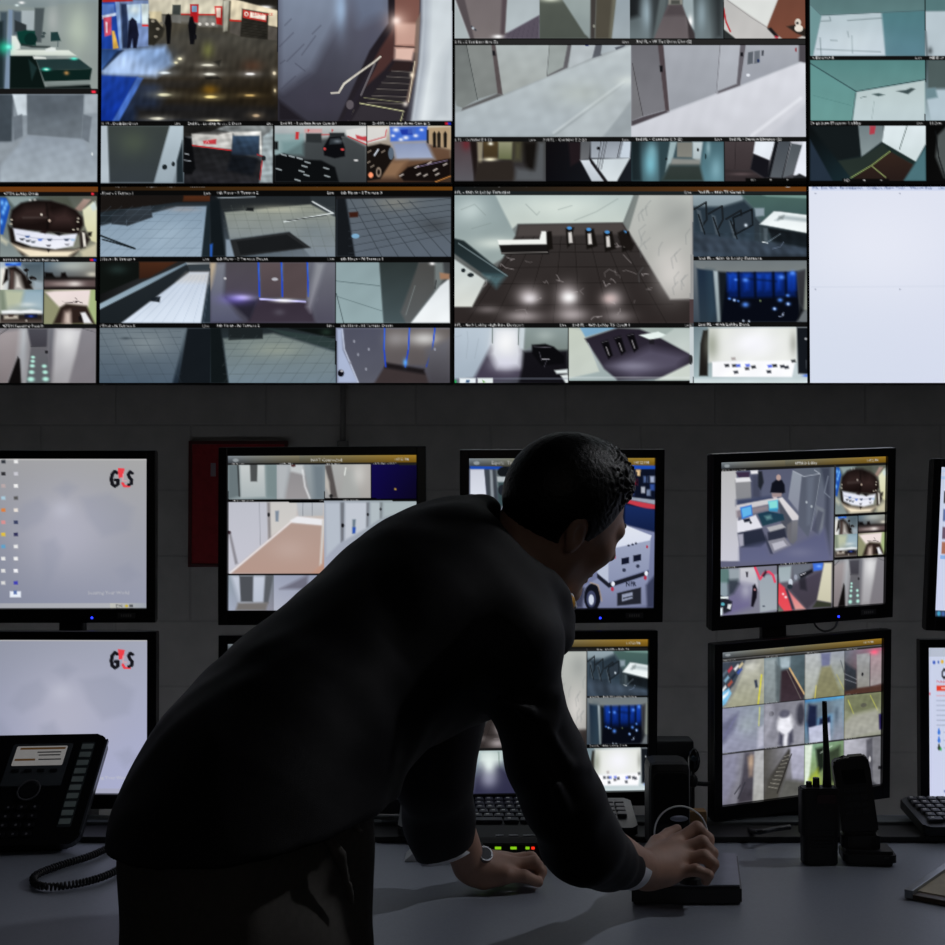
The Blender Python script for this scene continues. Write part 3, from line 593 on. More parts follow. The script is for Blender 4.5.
def wall_d(s):   # elevators, 809..
    s.G(800, -50, 1200, 190, 10)
    s.view(800, 0, 4.724)
    s.clip(48, -100, 590, 262).G(48, -100, 590, 262, '5c7a7c', '4e6e74', '9ab0ba', '507078')
    s.P('4f6c6e', 48, -100, 590, -100, 590, 50, 102, 70, 48, 20, c2='5f7f80', b=2); s.P('6e9496', 48, 20, 100, 72, 62, 262, 48, 262, b=1.5)
    s.P('b4c4ca', 102, 75, 395, 58, 405, 262, 64, 262, c2='c6d2dc', b=1.5); s.P('4e7a80', 385, 58, 590, 50, 590, 262, 405, 262, c2='5c8290', b=3)
    s.L('4a6064', 4, 50, 22, 100, 72, 590, 50, a=.7)
    for q in ((100, 100, 145, 98, 140, 80), (225, 97, 385, 85), (95, 180, 100, 260), (225, 150, 230, 175), (245, 170, 248, 250), (80, 232, 380, 245), (145, 190, 175, 192)): s.L('4e6064', 4, *q, a=.6, b=1.5)
    s.B('dce8ec', 250, 200, 110, 60, .4)
    s.clip(592, -100, 3000, 262).G(592, -100, 3000, 262, '4c6a6c', '6f8f92', 'a4b4be', '9aacb4')
    s.P('b8c6ce', 592, 55, 3000, 20, 3000, 262, 592, 262, b=2); s.P('56787a', 592, -100, 3000, -100, 3000, 20, 592, 50, b=2); s.L('202c30', 12, 592, 150, 600, 262, a=.5, b=2); s.B('30383c', 615, 240, 12, 18, .7)
    s.clip(48, 285, 590, 570).G(48, 285, 590, 570, '56807e', '50787c', '548a88', '9cb4b4')
    s.P('558482', 48, 285, 590, 285, 590, 375, 268, 430, 48, 300, c2='66908e', b=2); s.P('5f908e', 48, 300, 265, 432, 245, 570, 48, 570, c2='6a9a96', b=2); s.L('253a40', 4, 50, 300, 265, 432, 590, 376)
    s.P('b9c8c8', 268, 435, 590, 380, 590, 570, 250, 570, c2='c0d0d4', b=1.5); s.P('3c4c4e', 455, 430, 500, 425, 525, 415, 545, 420, 510, 445, b=1.5); s.P('3f5254', 340, 445, 370, 440, 400, 448, 370, 455, b=1.5)
    s.L('56686a', 3, 285, 462, 315, 455); s.L('6c8080', 3, 340, 560, 350, 480, a=.4); s.L('52686a', 4, 262, 440, 246, 570); s.L('4b7876', 3, 60, 450, 240, 498, a=.5)
    s.clip(594, 285, 3000, 570).G(594, 285, 3000, 570, '3c4c50', '5b7a7c', 'a8bcc4', 'a0b4bc')
    s.P('4e5c5c', 605, 285, 3000, 285, 3000, 380, 605, 415, b=2); s.P('b2c4ce', 600, 425, 3000, 400, 3000, 570, 620, 570, 600, 470, b=2); s.P('6c8890', 594, 420, 640, 415, 650, 460, 594, 470, b=3)
    s.clip(48, 593, 594, 855).G(48, 593, 594, 855, '0c0f10', '1a2022', '101c22', '2c4a50')
    s.P('24303e', 48, 660, 155, 855, 48, 855, b=2); s.P('141a1c', 48, 593, 280, 593, 285, 740, 180, 760, b=4); s.P('6f7c80', 275, 593, 395, 593, 392, 665, 290, 742, c2='8a989a', b=1.5)
    s.P('b03c4a', 330, 596, 358, 596, 352, 632, 328, 636, b=1.2); s.P('dfeaee', 398, 593, 594, 593, 594, 680, 548, 765, 388, 672, c2='cfdcde', b=1.5); s.L('50605e', 4, 505, 598, 470, 705)
    s.P('1c2a28', 388, 672, 548, 765, 540, 780, 380, 690, b=1.5); s.P('26302c', 180, 760, 290, 742, 388, 680, 425, 715, 240, 840, b=2); s.P('35261f', 250, 838, 425, 715, 540, 780, 490, 855, 260, 855, b=2, c2='241a18')
    s.L('8aa060', 5, 240, 840, 340, 780, 425, 715); s.L('8a9860', 5, 340, 785, 405, 838); s.P('4a7078', 548, 765, 594, 690, 594, 855, 490, 855, b=3)
    s.clip(600, 593, 3000, 855).G(600, 593, 3000, 855, 8, 30, 10, 40)
    s.P('505656', 650, 640, 690, 600, 800, 640, 800, 855, 680, 840, 640, 740, b=3); s.L('101214', 6, 640, 620, 655, 740, 690, 850, a=.9)
    s.cl = None
    s.G(46, 263, 3000, 284, 18); s.G(46, 571, 3000, 592, 14); s.G(46, 856, 3000, 880, 8)
    s.T(60, 278, 12, 't Elevator B', 220, .95, 1.1); s.T(545, 278, 12, 'Live', 190); s.T(610, 278, 12, 'NE Elev', 215, .95, 1.1)
    s.T(50, 588, 13, 'St at Sum Elevator Lobby', 225, .95, 1.12); s.T(550, 588, 12, 'Live', 180); s.T(612, 588, 12, '11 Sum', 215)
    s.P(12, 200, 845, 420, 845, 420, 862, 200, 862, b=1); s.T(208, 858, 12, 'HD', 160); s.T(298, 858, 12, '+', 210); s.T(378, 858, 12, '+', 210)

def lobby_desk(s, x0=0, y0=58, x1=915, y1=635):
    s.cl = (x0, y0, x1, y1)
    s.G(x0, y0, x1, y1, '4a5a5c', '5a5c52', '8c9694', '8f8e7c')
    s.P('1c50b0', 0, 70, 60, 75, 95, 160, 70, 260, 30, 420, 0, 420, b=1.5)
    for x, y in ((20, 120), (60, 130), (30, 210), (10, 300), (45, 170)): s.B('7ac0ff', x, y, 16, 26, .9)
    s.P('8a9a9a', 60, 60, 360, 60, 250, 110, 140, 160, 95, 110, b=3); s.E('e8ece8', 285, 98, 12, 10, b=1.5); s.E('e8ece8', 330, 95, 14, 10, b=1.5)
    s.P('4d5248', 380, 60, 640, 60, 700, 170, 520, 110, b=4); s.P('b0968c', 700, 190, 790, 85, 860, 90, 770, 200, b=2, c2='8a746a')
    s.P('e6e8cc', 780, 190, 880, 110, 915, 180, 915, 500, 860, 480, 800, 330, b=2, c2='d6d2a8'); s.P('cfdcd8', 850, 150, 900, 105, 915, 180, 880, 200, b=2)
    s.P('140e0d', 95, 260, 110, 190, 200, 120, 350, 95, 480, 100, 620, 140, 720, 190, 780, 260, 790, 330, 740, 420, 120, 370, c2='1a1110', b=3)
    s.P('3c2c2a', 140, 250, 240, 160, 440, 150, 470, 260, 300, 290, 150, 290, b=9, a=.7); s.P('4a3634', 480, 230, 620, 190, 710, 260, 690, 330, 500, 330, b=10, a=.6); s.L('070505', 12, 440, 130, 455, 300, 440, 400, b=3, a=.7)
    s.L('5a504e', 12, 220, 262, 440, 258, a=.6, b=3); s.E('d8cfc4', 392, 232, 10, 12); s.E('cdb8a8', 468, 290, 12, 14)
    for x, y in ((740, 268), (735, 300), (695, 375), (735, 370), (110, 280), (105, 320)): s.E('b8b0a0', x, y, 12, 8)
    s.P('1a1412', 75, 330, 130, 370, 150, 470, 300, 540, 700, 560, 780, 540, 700, 620, 640, 640, 210, 620, 100, 500, b=3)
    s.P('dfe2f2', 125, 362, 330, 395, 560, 430, 730, 412, 690, 530, 520, 560, 300, 530, 150, 480, c2='f0f2fa', b=2)
    s.L('7c8096', 7, 160, 415, 300, 450, 480, 470, 690, 465, a=.5, b=1.5)
    for x, y, c in ((260, 440, '2a4a8a'), (380, 470, '3a62c8'), (470, 470, '22304a'), (545, 410, '14141c'), (630, 470, '20304a'), (210, 465, '30343c'), (265, 480, '30343c'), (315, 490, '55606c'), (460, 525, '50505a'), (635, 515, '8a8a92'), (690, 470, 'a0c0e0')): s.P(c, x - 24, y - 7, x + 24, y - 9, x + 10, y + 12, x - 14, y + 10, b=1.5, a=.9)
    s.P('1c1010', 380, 400, 430, 412, 450, 375, 400, 385, b=2); s.P('100c0c', 500, 400, 560, 432, 600, 415, b=2)
    s.P('efdcc2', 100, 505, 220, 545, 440, 575, 700, 572, 750, 560, 640, 635, 280, 635, 160, 560, b=4, c2='f6ecd0'); s.P('120c0c', 440, 555, 480, 558, 458, 590, b=1.2)
    s.P('241c1a', 750, 400, 800, 385, 850, 470, 800, 550, 760, 540, b=3); s.P('e8e4da', 775, 400, 800, 405, 815, 530, 790, 540, b=1.5); s.P('14100e', 830, 400, 870, 395, 860, 440, 830, 430, b=2)
    s.P('c8c2a6', 760, 580, 915, 500, 915, 635, 780, 635, b=4); s.P('6f7c7c', 0, 440, 90, 500, 200, 635, 0, 635, b=5, c2='8c9898'); s.P('c2c2ae', 0, 430, 80, 490, 60, 520, 0, 480, b=4)
    s.cl = None

def lobby_quad(s):   # region S units
    s.clip(0, 55, 312, 250).G(0, 55, 312, 250, 'aebcc8', '5c707e', 'e0e4e4', '8a8e90')
    s.P('3c4c58', 150, 55, 312, 55, 312, 200, 240, 220, b=6, c2='788488'); s.P('2458c8', 38, 60, 155, 55, 150, 78, 40, 80, b=1.5); s.B('70b0ff', 100, 62, 30, 8, .8)
    s.P('1a1412', 60, 90, 110, 80, 150, 110, 190, 150, 240, 250, 60, 250, 70, 160, b=3); s.P('b9b4ae', 110, 130, 140, 150, 170, 250, 100, 250, b=6, c2='efeae4'); s.P('4c3c38', 75, 110, 98, 110, 100, 250, 70, 250, b=3)
    s.P('eae6de', 0, 100, 40, 90, 50, 150, 20, 250, 0, 250, b=4); s.P('15100f', 40, 100, 60, 100, 60, 180, 20, 215, b=2)
    for x, y in ((190, 110), (230, 165), (250, 175), (215, 200)): s.E('15100f', x, y, 18, 12)
    s.L('15100f', 6, 190, 100, 205, 190, 250, 160); s.P('9aa8b2', 240, 180, 312, 200, 312, 250, 250, 250, b=4)
    s.clip(320, 55, 695, 250).G(320, 55, 695, 250, '566c7c', '9c9e94', '4c4644', '3c3434')
    s.B('c8ccc4', 520, 80, 120, 40, .6); s.B('e0dccc', 670, 140, 40, 18, .8); s.P('14100f', 320, 160, 560, 160, 695, 165, 695, 190, 320, 190, b=3); s.P('0e0c0c', 325, 125, 380, 130, 400, 165, 325, 165, b=2); s.P('100c0c', 445, 130, 475, 125, 490, 165, 440, 165, b=2)
    s.P('5c4c4c', 320, 185, 695, 180, 695, 232, 320, 235, b=4); s.B('efe8e4', 540, 210, 60, 20, .9); s.B('b8a8a4', 440, 210, 80, 16, .6); s.P('1c1414', 320, 235, 695, 232, 695, 250, 320, 250, b=2)
    s.clip(0, 252, 312, 495).G(0, 252, 312, 495, '9aa48c', '7090a0', 'c0c4bc', '9aa4a8')
    s.P('b9c0a6', 30, 252, 180, 260, 150, 360, 40, 380, b=6); s.P('8ea8b8', 180, 255, 312, 260, 312, 395, 160, 370, b=5, c2='a8bcc4'); s.B('e0e4e0', 200, 360, 60, 16, .6); s.P('7e8a78', 0, 252, 30, 260, 50, 400, 0, 420, b=4)
    s.P('ecf0f2', 10, 405, 90, 400, 150, 405, 230, 395, 305, 405, 305, 430, 200, 425, 110, 432, 15, 440, b=2); s.P('1a1412', 0, 430, 312, 430, 312, 495, 0, 495, b=3, a=.9)
    s.P('d8cfc0', 30, 442, 130, 440, 130, 462, 30, 465, b=3); s.P('3a2c28', 60, 432, 100, 432, 95, 450, 65, 450, b=1.5); s.P('0e1430', 180, 430, 270, 430, 270, 455, 180, 455, b=2); s.B('3a5ad0', 225, 445, 18, 7, .8); s.E('f0f0e8', 192, 478, 8, 6); s.P('6a5850', 0, 470, 312, 470, 312, 495, 0, 495, b=3, a=.5)
    s.clip(320, 252, 695, 500).G(320, 252, 695, 500, '70705c', 'a0aa78', '7c8468', 'a8b87c')
    s.P('f0dfe0', 400, 260, 660, 252, 650, 380, 480, 360, 430, 390, 330, 270, b=3, c2='e6dcd4'); s.P('8f9070', 320, 280, 440, 390, 385, 500, 320, 500, b=4); s.P('a6b882', 665, 252, 695, 252, 695, 500, 670, 490, 640, 400, b=4)
    s.P('2c201c', 440, 380, 480, 355, 630, 370, 690, 500, 385, 500, b=3); s.P('9c8880', 470, 410, 510, 400, 515, 500, 450, 500, b=5); s.P('e8d8cc', 480, 430, 510, 420, 512, 500, 478, 500, b=5, a=.8)
    s.P('e8e8ec', 585, 420, 620, 415, 668, 495, 610, 495, b=2); s.P('120e10', 570, 450, 590, 440, 600, 480, 575, 480, b=1.5)
    for x, y in ((545, 340), (560, 335), (590, 345), (540, 390), (570, 380)): s.L('2a2226', 5, x - 10, y, x + 12, y + 4)
    s.L('3a3034', 3, 450, 340, 530, 345); s.L('2a2024', 3, 545, 310, 560, 325)
    s.cl = None

def post_b(s, xl=0):
    s.clip(xl, 532, 695, 940).G(xl, 532, 695, 940, '8a8e94', '7e7a7e', '847c7e', '868488')
    s.P('a49c9e', 0, 560, 185, 540, 190, 620, 120, 760, 60, 900, 50, 940, -400, 940, -400, 560, b=4, c2='7c7476'); s.P('c4ccd2', 150, 532, 200, 532, 195, 940, 160, 940, 130, 740, b=7, c2='98989c', a=.8)
    s.P('0e0c0c', 130, 740, 145, 760, 155, 940, 55, 940, b=2); s.P('4c4c54', 200, 535, 350, 535, 345, 670, 225, 665, c2='3c3a42', b=2.5)
    s.P('646268', 225, 668, 345, 670, 370, 940, 190, 940, c2='5a6064', b=2); s.L('3a3a40', 5, 225, 665, 330, 668); s.P('6e7078', 350, 535, 400, 535, 390, 800, 370, 940, 345, 700, b=4, c2='565258')
    s.E('202024', 338, 705, 12, 12)
    for x, y, r in ((240, 743, 14), (238, 772, 15), (235, 806, 17), (230, 852, 19), (225, 903, 24), (322, 808, 17), (328, 852, 18), (332, 902, 22)): s.B('b8f0e0', x, y, r * 1.1, r * .75, 1, 1.5)
    s.P('c8c8cc', 405, 532, 600, 540, 560, 700, 500, 940, 380, 940, 390, 700, c2='9c9a9e', b=6); s.B('f0f0f0', 500, 600, 70, 110, .6); s.P('848288', 595, 540, 695, 550, 695, 940, 500, 940, 560, 720, c2='7a767c', b=3)
    s.L('4c4c52', 6, 0, 575, 60, 535); s.L('54545a', 4, 600, 535, 690, 560)
    s.cl = None

def wall_e(s):   # lower row, left column
    s.G(-400, 180, 100, 400, 10)
    s.G(-400, 186, 98, 192, '5a3010', '6a3a14')
    s.view(0, 190, 9.45); s.G(-4000, 15, 930, 58, 16); lobby_desk(s)
    s.G(-4000, 58, 0, 635, '60686a'); s.T(35, 46, 22, '47TH Lobby Desk', 225, .95, 1.25); s.P('f03040', 865, 25, 888, 25, 888, 46, 865, 46)
    s.view(0, 255, 7.27); lobby_quad(s); s.G(-2000, 55, 0, 495, '60686a'); post_b(s, -2000)
    s.G(-2000, 20, 700, 53, 20); s.G(-2000, 500, 700, 530, 20); s.P('d02840', 655, 28, 678, 28, 678, 44, 655, 44); s.P('2038d0', 680, 28, 697, 28, 697, 44, 680, 44)
    s.T(20, 45, 17, '47TH St Lobby Pass Entrance', 225, .95, 1.25); s.T(20, 524, 17, '47TH Security Post B', 225, .95, 1.25)

def tiles(s, x0, y0, x1, y1, c, step=(60, 30), sk=.8, a=.35):
    for k in range(-12, 24):
        x = x0 + k * step[0]; s.L(c, 2.2, x, y1, x + sk * (y1 - y0), y0, a=a)
    for k in range(1, 14):
        y = y0 + k * step[1] * (.5 + k * .09); s.L(c, 2, x0, y, x1, y - 8, a=a)

def steel(s, x0, y0, x1, y1, seed):
    s.N(x0, y0, x1, y1, .10, 3, seed)

def wall_f(s):   # terraces
    s.G(90, 180, 460, 400, 10)
    s.G(98, 186, 453, 190.5, '241a10', '6a4012')
    s.view(0, 180, 4.295)
    s.clip(422, 65, 905, 330).G(422, 65, 905, 330, '12100f', '101418', '5d7080', '6a7c8c')
    s.P('1a1614', 422, 65, 905, 65, 905, 95, 760, 95, 422, 155, b=2); s.P('5a301a', 790, 68, 905, 68, 905, 92, 785, 92, b=2, c2='3a2014'); s.P('222a30', 422, 140, 480, 130, 760, 98, 905, 95, 905, 110, 765, 112, 422, 195, b=2)
    s.P('7f95a8', 422, 200, 760, 115, 890, 112, 868, 330, 422, 330, c2='98acbe', b=2); s.B('a8bccc', 720, 230, 110, 60, .5); s.B('a89c98', 790, 125, 70, 12, .5)
    s.P('2a3138', 480, 150, 540, 130, 545, 195, 480, 190, b=1.5); s.P('343c44', 540, 130, 648, 110, 655, 160, 545, 198, c2='2a3036', b=1.5)
    s.L('20282e', 8, 422, 235, 500, 265, 575, 293); s.L('171e22', 6, 440, 255, 580, 295); s.P('1c262c', 890, 95, 905, 95, 905, 330, 865, 330, b=2)
    s.clip(422, 65, 868, 330); tiles(s, 422, 112, 905, 330, '5a6c7c', (46, 30), 1.1, .35)
    s.clip(905, 65, 960, 330).G(905, 65, 960, 330, '0e1012'); s.P('2c4a8c', 905, 250, 925, 240, 920, 320, 890, 325, b=3)
    s.clip(422, 350, 905, 614).G(422, 350, 905, 614, '0f0c0b', '2a2a2a', '14181a', '8090a0')
    s.P('0e1210', 422, 352, 600, 352, 600, 420, 422, 495, b=2); s.B('2a3c3a', 505, 385, 40, 20, .6); s.P('4a2a1a', 598, 352, 760, 352, 640, 420, 598, 425, b=2, c2='301c14')
    s.P('7a90a0', 422, 535, 610, 440, 800, 355, 810, 362, 620, 460, 422, 560, b=1.5, c2='9ab0be'); s.P('23292e', 422, 562, 620, 462, 800, 362, 815, 392, 540, 600, 520, 614, 422, 614, b=2, c2='1a2024')
    s.P('9aa0a4', 800, 355, 905, 355, 905, 362, 805, 364, b=1.5); s.P('343c42', 805, 364, 905, 362, 905, 392, 815, 392, b=1.5)
    s.P('c3cfe0', 815, 395, 898, 395, 862, 614, 522, 614, c2='dbe6f4', b=2); s.P('cfc8be', 800, 400, 900, 396, 890, 440, 760, 440, b=6, a=.5); s.P('1a2026', 650, 505, 690, 500, 685, 525, 645, 520, b=1.5); s.P('25303a', 890, 470, 905, 440, 905, 614, 865, 614, b=2)
    for k in range(8): s.L('8a9cb4', 2, 560 + k * 45, 614, 790 + k * 16, 410, a=.35)
    s.clip(422, 637, 905, 876).G(422, 637, 905, 876, '5d6870', '48545c', '2c3a48', '16202c')
    s.P('6c7880', 422, 640, 800, 640, 740, 876, 422, 876, c2='4a5a6a', b=3); s.B('8a9498', 620, 700, 120, 50, .6); s.P('14191e', 805, 637, 905, 637, 905, 876, 765, 876, b=2); s.B('404a52', 540, 680, 20, 6, .8)
    s.clip(422, 637, 780, 876); tiles(s, 422, 640, 790, 876, '39454e', (60, 32), -.5, .45); s.L('2c4258', 8, 812, 700, 785, 870, a=.6)
    s.cl = None
    s.view(210, 180, 3.78)
    s.clip(0, 62, 474, 290).G(0, 62, 474, 290, '14171a', '20262a', '46525c', '76808a')
    s.P('23272a', 20, 62, 474, 62, 474, 90, 50, 118, b=2); s.P('2c3236', 380, 62, 474, 62, 474, 120, 380, 90, b=2); s.L('b8c4cc', 4, 30, 68, 170, 64, a=.7)
    s.P('8f9488', 55, 122, 380, 92, 474, 140, 474, 290, 380, 290, 300, 195, 75, 225, c2='7c8894', b=2); s.B('b8b8a4', 250, 110, 100, 14, .6); s.B('6c7880', 400, 200, 80, 40, .5)
    s.clip(50, 95, 474, 290); tiles(s, 50, 95, 474, 290, '5b635e', (44, 26), -.3, .35); s.clip(0, 62, 474, 290)
    s.P('26282a', 75, 228, 300, 197, 382, 256, 110, 290, 90, 290, b=1.5); s.P('191b1d', 100, 232, 290, 206, 360, 254, 115, 282, b=1.2); s.P('15181a', 140, 105, 165, 105, 165, 118, 135, 116, b=1.5)
    s.L('d4dcdc', 5, 280, 158, 380, 140, 465, 125); s.L('24282a', 3, 290, 154, 440, 134); s.L('cfd6d8', 6, 388, 82, 465, 126); s.L('3a4044', 4, 395, 80, 470, 118)
    s.P('12181c', 0, 80, 35, 70, 60, 290, 0, 290, b=3); s.P('8898a8', 60, 225, 75, 225, 92, 290, 62, 290, b=2); s.P('2a60c0', 0, 245, 10, 240, 8, 290, 0, 290, b=2)
    s.clip(478, 62, 912, 290).G(478, 62, 912, 290, '3c444c', '3e464c', '48525e', '4a5460')
    s.P('15181c', 478, 62, 510, 62, 550, 290, 478, 290, b=2.5); s.P('5b646c', 515, 62, 912, 66, 912, 290, 550, 290, c2='5a6470', b=2); s.B('86857c', 700, 85, 80, 30, .7); s.B('3c4044', 850, 170, 60, 30, .6)
    for k in range(6): s.L('2e353c', 3, 530 + k * 45, 70 + k * 2, 650 + k * 62, 290, a=.7)
    for k in range(7): s.L('2e353c', 3, 525, 110 + k * 28, 912, 70 + k * 22, a=.6)
    s.P('3a1c14', 525, 122, 560, 120, 560, 140, 528, 142, b=1.5); s.E('7aa8c8', 550, 212, 15, 9); s.P('1c1c1e', 478, 60, 912, 60, 912, 66, 478, 72, b=1.5)
    s.clip(0, 310, 474, 540).G(0, 310, 474, 540, '50525c', '6a6c78', '3a3846', '5a5c68')
    s.P('b8a890', 0, 312, 25, 312, 30, 380, 0, 420, b=3); s.P('7c8088', 25, 315, 60, 312, 50, 440, 120, 530, 80, 540, 0, 540, 0, 420, b=5, c2='50526a'); s.P('4e4a50', 60, 312, 185, 312, 190, 440, 60, 430, c2='4c4654', b=2.5)
    s.P('5c5052', 190, 312, 270, 312, 268, 445, 195, 445, c2='4c4248', b=2); s.P('54484a', 278, 312, 370, 312, 365, 450, 275, 448, b=2); s.P('342c38', 180, 450, 375, 460, 400, 540, 140, 540, b=4, c2='3c3440'); s.P('262430', 60, 445, 180, 455, 150, 530, b=4)
    for x in (183, 270, 368): s.L('2048c8', 6, x, 312, x + 4, 440); s.L('50a0ff', 2, x, 312, x + 4, 380, a=.5)
    s.B('e8e0ff', 120, 445, 34, 10, 1); s.B('8070e0', 100, 450, 60, 20, .6); s.L('c8c4ff', 7, 190, 450, 360, 460, a=.95); s.B('ffffff', 280, 456, 40, 7, .9); s.B('e0d0ff', 420, 455, 12, 10, .9)
    s.P('8e9298', 400, 312, 440, 312, 400, 440, 380, 500, 365, 480, b=6, c2='7c7a88'); s.P('70727a', 440, 312, 474, 312, 474, 540, 400, 540, 390, 480, b=7, c2='4a4858'); s.E('b8b8c0', 245, 375, 12, 6); s.B('5c5864', 262, 500, 20, 12, .6); s.E('c0c0c4', 57, 372, 5, 5)
    s.clip(478, 310, 908, 540).G(478, 310, 908, 540, '93a4a8', '3a3c3e', '8aa0a4', '60686c')
    s.P('8a9ea2', 478, 310, 640, 310, 656, 540, 478, 540, c2='94aaae', b=1.5); s.L('5d7074', 3, 478, 382, 640, 400); s.L('5d7074', 3, 480, 440, 650, 495, a=.7); s.L('4c5c60', 3, 478, 430, 505, 540)
    s.P('2c3434', 640, 310, 790, 310, 740, 540, 656, 540, c2='465458', b=2); s.P('484846', 790, 312, 850, 312, 860, 400, 760, 540, 740, 540, 720, 500, c2='5a5e60', b=3); s.L('8a9494', 4, 775, 400, 740, 510, a=.5)
    s.P('707878', 850, 312, 880, 312, 885, 370, 850, 430, b=3); s.P('e4eaee', 905, 372, 908, 540, 760, 540, 870, 400, b=2, c2='f0f4f6'); s.P('a07a60', 868, 350, 905, 355, 905, 375, 870, 375, b=2); s.B('f8f8f8', 840, 316, 10, 6, 1); s.L('3c3e40', 5, 855, 380, 850, 410)
    s.clip(0, 560, 474, 770).G(0, 560, 474, 770, '20272a', '20272a', '4a5a68', '647888')
    s.P('75807c', 50, 600, 240, 580, 474, 650, 474, 770, 70, 770, c2='70828f', b=3); s.B('949c90', 250, 640, 110, 30, .7); s.P('1c2224', 70, 562, 200, 562, 200, 600, 70, 605, b=1.5); s.P('101618', 0, 560, 40, 560, 70, 770, 0, 770, b=2.5)
    s.P('2c3a3a', 215, 560, 474, 600, 474, 645, 280, 585, b=2); s.P('0c100f', 300, 560, 474, 560, 474, 600, b=2); s.B('304a3c', 440, 575, 20, 12, .5)
    s.clip(45, 585, 474, 770); tiles(s, 50, 585, 474, 770, '4a5658', (50, 24), .7, .4)
    s.clip(478, 560, 908, 770).G(478, 560, 908, 770, '5a5e70', '72727c', '42424e', '4a4850')
    s.P('a8b4d0', 478, 560, 500, 560, 505, 640, 565, 770, 480, 770, b=4); s.P('4e5060', 505, 562, 660, 562, 665, 690, 630, 770, 565, 770, 510, 650, c2='5a5c68', b=3); s.L('cdd6ea', 6, 500, 565, 508, 640, 560, 765, a=.7)
    s.P('66605e', 662, 562, 910, 562, 900, 700, 665, 700, c2='5c5658', b=3); s.B('dcdcda', 810, 600, 60, 26, .8); s.B('b0aeb0', 700, 600, 40, 30, .5); s.P('3c3334', 660, 705, 815, 730, 830, 770, 620, 770, b=3); s.P('1c181a', 665, 690, 810, 715, 812, 735, 660, 710, b=3)
    for q in ((660, 562, 658, 640, 664, 705), (754, 562, 750, 640, 738, 705), (850, 562, 842, 630, 818, 705)): s.L('2246c4', 6, *q); s.L('5aa0ff', 2, *q[:4], a=.5)
    s.B('60b0ff', 738, 690, 8, 14, .9); s.P('707078', 815, 640, 908, 600, 908, 770, 830, 770, b=7, c2='3c3a40'); s.E('0c0c14', 495, 730, 12, 14); s.E('c8c8d0', 498, 722, 6, 4)
    for x, y in ((545, 610), (600, 640), (560, 660), (590, 715), (850, 640), (530, 690)): s.E('8f92a0', x, y, 4, 6)
    s.cl = None
    s.view(0, 180, 4.295); s.T(425, 62, 11, '6 Floor - S Terrace 1', 215); s.T(875, 62, 11, 'Live', 190); s.T(425, 345, 11, '6 Floor - N Terrace 4', 215); s.T(870, 345, 11, 'Live', 190); s.T(425, 632, 11, 'S Floor - N Terrace 5', 215); s.T(870, 632, 11, 'Live', 190)
    for x, t in ((495, 'Exports'), (625, 'Triggers'), (720, 'Player'), (815, 'Bookmarks')): s.T(x, 30, 9, t, 165)
    s.view(210, 180, 3.78)
    for y, a_, b_ in ((53, '6th Floor - S Terrace 2', '6th Floor - S Terrace 3'), (303, '6th Floor - S Terrace Doors', '6th Floor - N Terrace 1'), (555, '6th Floor - N Terrace 2', '6th Floor - N Terrace Doors')):
        s.T(25, y, 10, a_, 220, .95, 1.05); s.T(443, y, 10, 'Live', 200); s.T(494, y, 10, b_, 220, .95, 1.05)
    s.T(860, 24, 8, '1:47 PM', 170); s.T(375, 24, 7, 'Library', 150)

def turnstile_view(s):  # region W units
    s.G(24, 38, 916, 512, '7c8c96', '4a6262', '2c3a48', '20262c')
    s.P('9aaab2', 24, 38, 412, 40, 405, 80, 250, 130, 24, 130, b=2, c2='7c8c94'); s.P('4a6660', 400, 40, 916, 38, 916, 230, 700, 160, 560, 240, 500, 150, c2='3c5456', b=3); s.P('7a9c94', 560, 40, 916, 42, 916, 65, 600, 50, b=2)
    s.P('26323c', 24, 130, 250, 130, 420, 80, 500, 160, 520, 400, 300, 512, 24, 512, c2='33424f', b=4); s.P('3a4654', 24, 330, 520, 400, 916, 430, 916, 512, 24, 512, b=6)
    s.P('0f1215', 540, 280, 916, 340, 916, 450, 640, 400, 600, 300, b=3, c2='1a2228')
    for x in (70, 185, 320):
        w_ = 1 + (x - 70) / 700
        s.L('181c20', 15, x - 40, 150 + (x - 70) * .3, x + 55 * w_, 95 + (x - 70) * .25, x + 60 * w_, 230, x + 30, 270 + (x - 70) * .3, a=.95)
        s.P('4a5660', x - 20, 150 + (x - 70) * .35, x + 12, 160 + (x - 70) * .35, x + 42, 330 + (x - 70) * .2, x + 15, 320 + (x - 70) * .2, b=1.5); s.L('101316', 10, x - 5, 190 + (x - 70) * .2, x + 45, 340 + (x - 70) * .15)
    s.L('12161a', 14, 335, 215, 480, 150, 485, 270, 350, 345, 335, 215); s.P('2e3842', 350, 225, 470, 165, 475, 265, 360, 330, b=2); s.B('e8f4ff', 433, 273, 12, 12, 1)
    s.P('8a9aa4', 500, 140, 575, 140, 575, 200, 510, 205, b=2); s.P('2c363e', 495, 205, 540, 250, 540, 400, 500, 390, b=2)
    s.P('e6eef0', 540, 265, 650, 165, 700, 168, 916, 195, 916, 335, 650, 285, c2='f4fafa', b=1.5); s.P('b0bcc0', 655, 235, 720, 195, 916, 220, 916, 250, 700, 225, 680, 240, b=3); s.P('7c8688', 690, 205, 730, 198, 720, 225, 680, 230, b=3)
    s.P('303a40', 542, 285, 600, 290, 600, 400, 550, 405, b=2); s.P('5a666e', 570, 295, 600, 295, 600, 395, 575, 395, b=2, a=.7); s.L('dce4e8', 7, 560, 402, 600, 410); s.L('8494a0', 6, 600, 405, 700, 340, a=.7); s.L('7888a0', 6, 640, 455, 700, 440, 725, 405, a=.7)
    s.N(24, 330, 916, 512, .12, 3, 8)

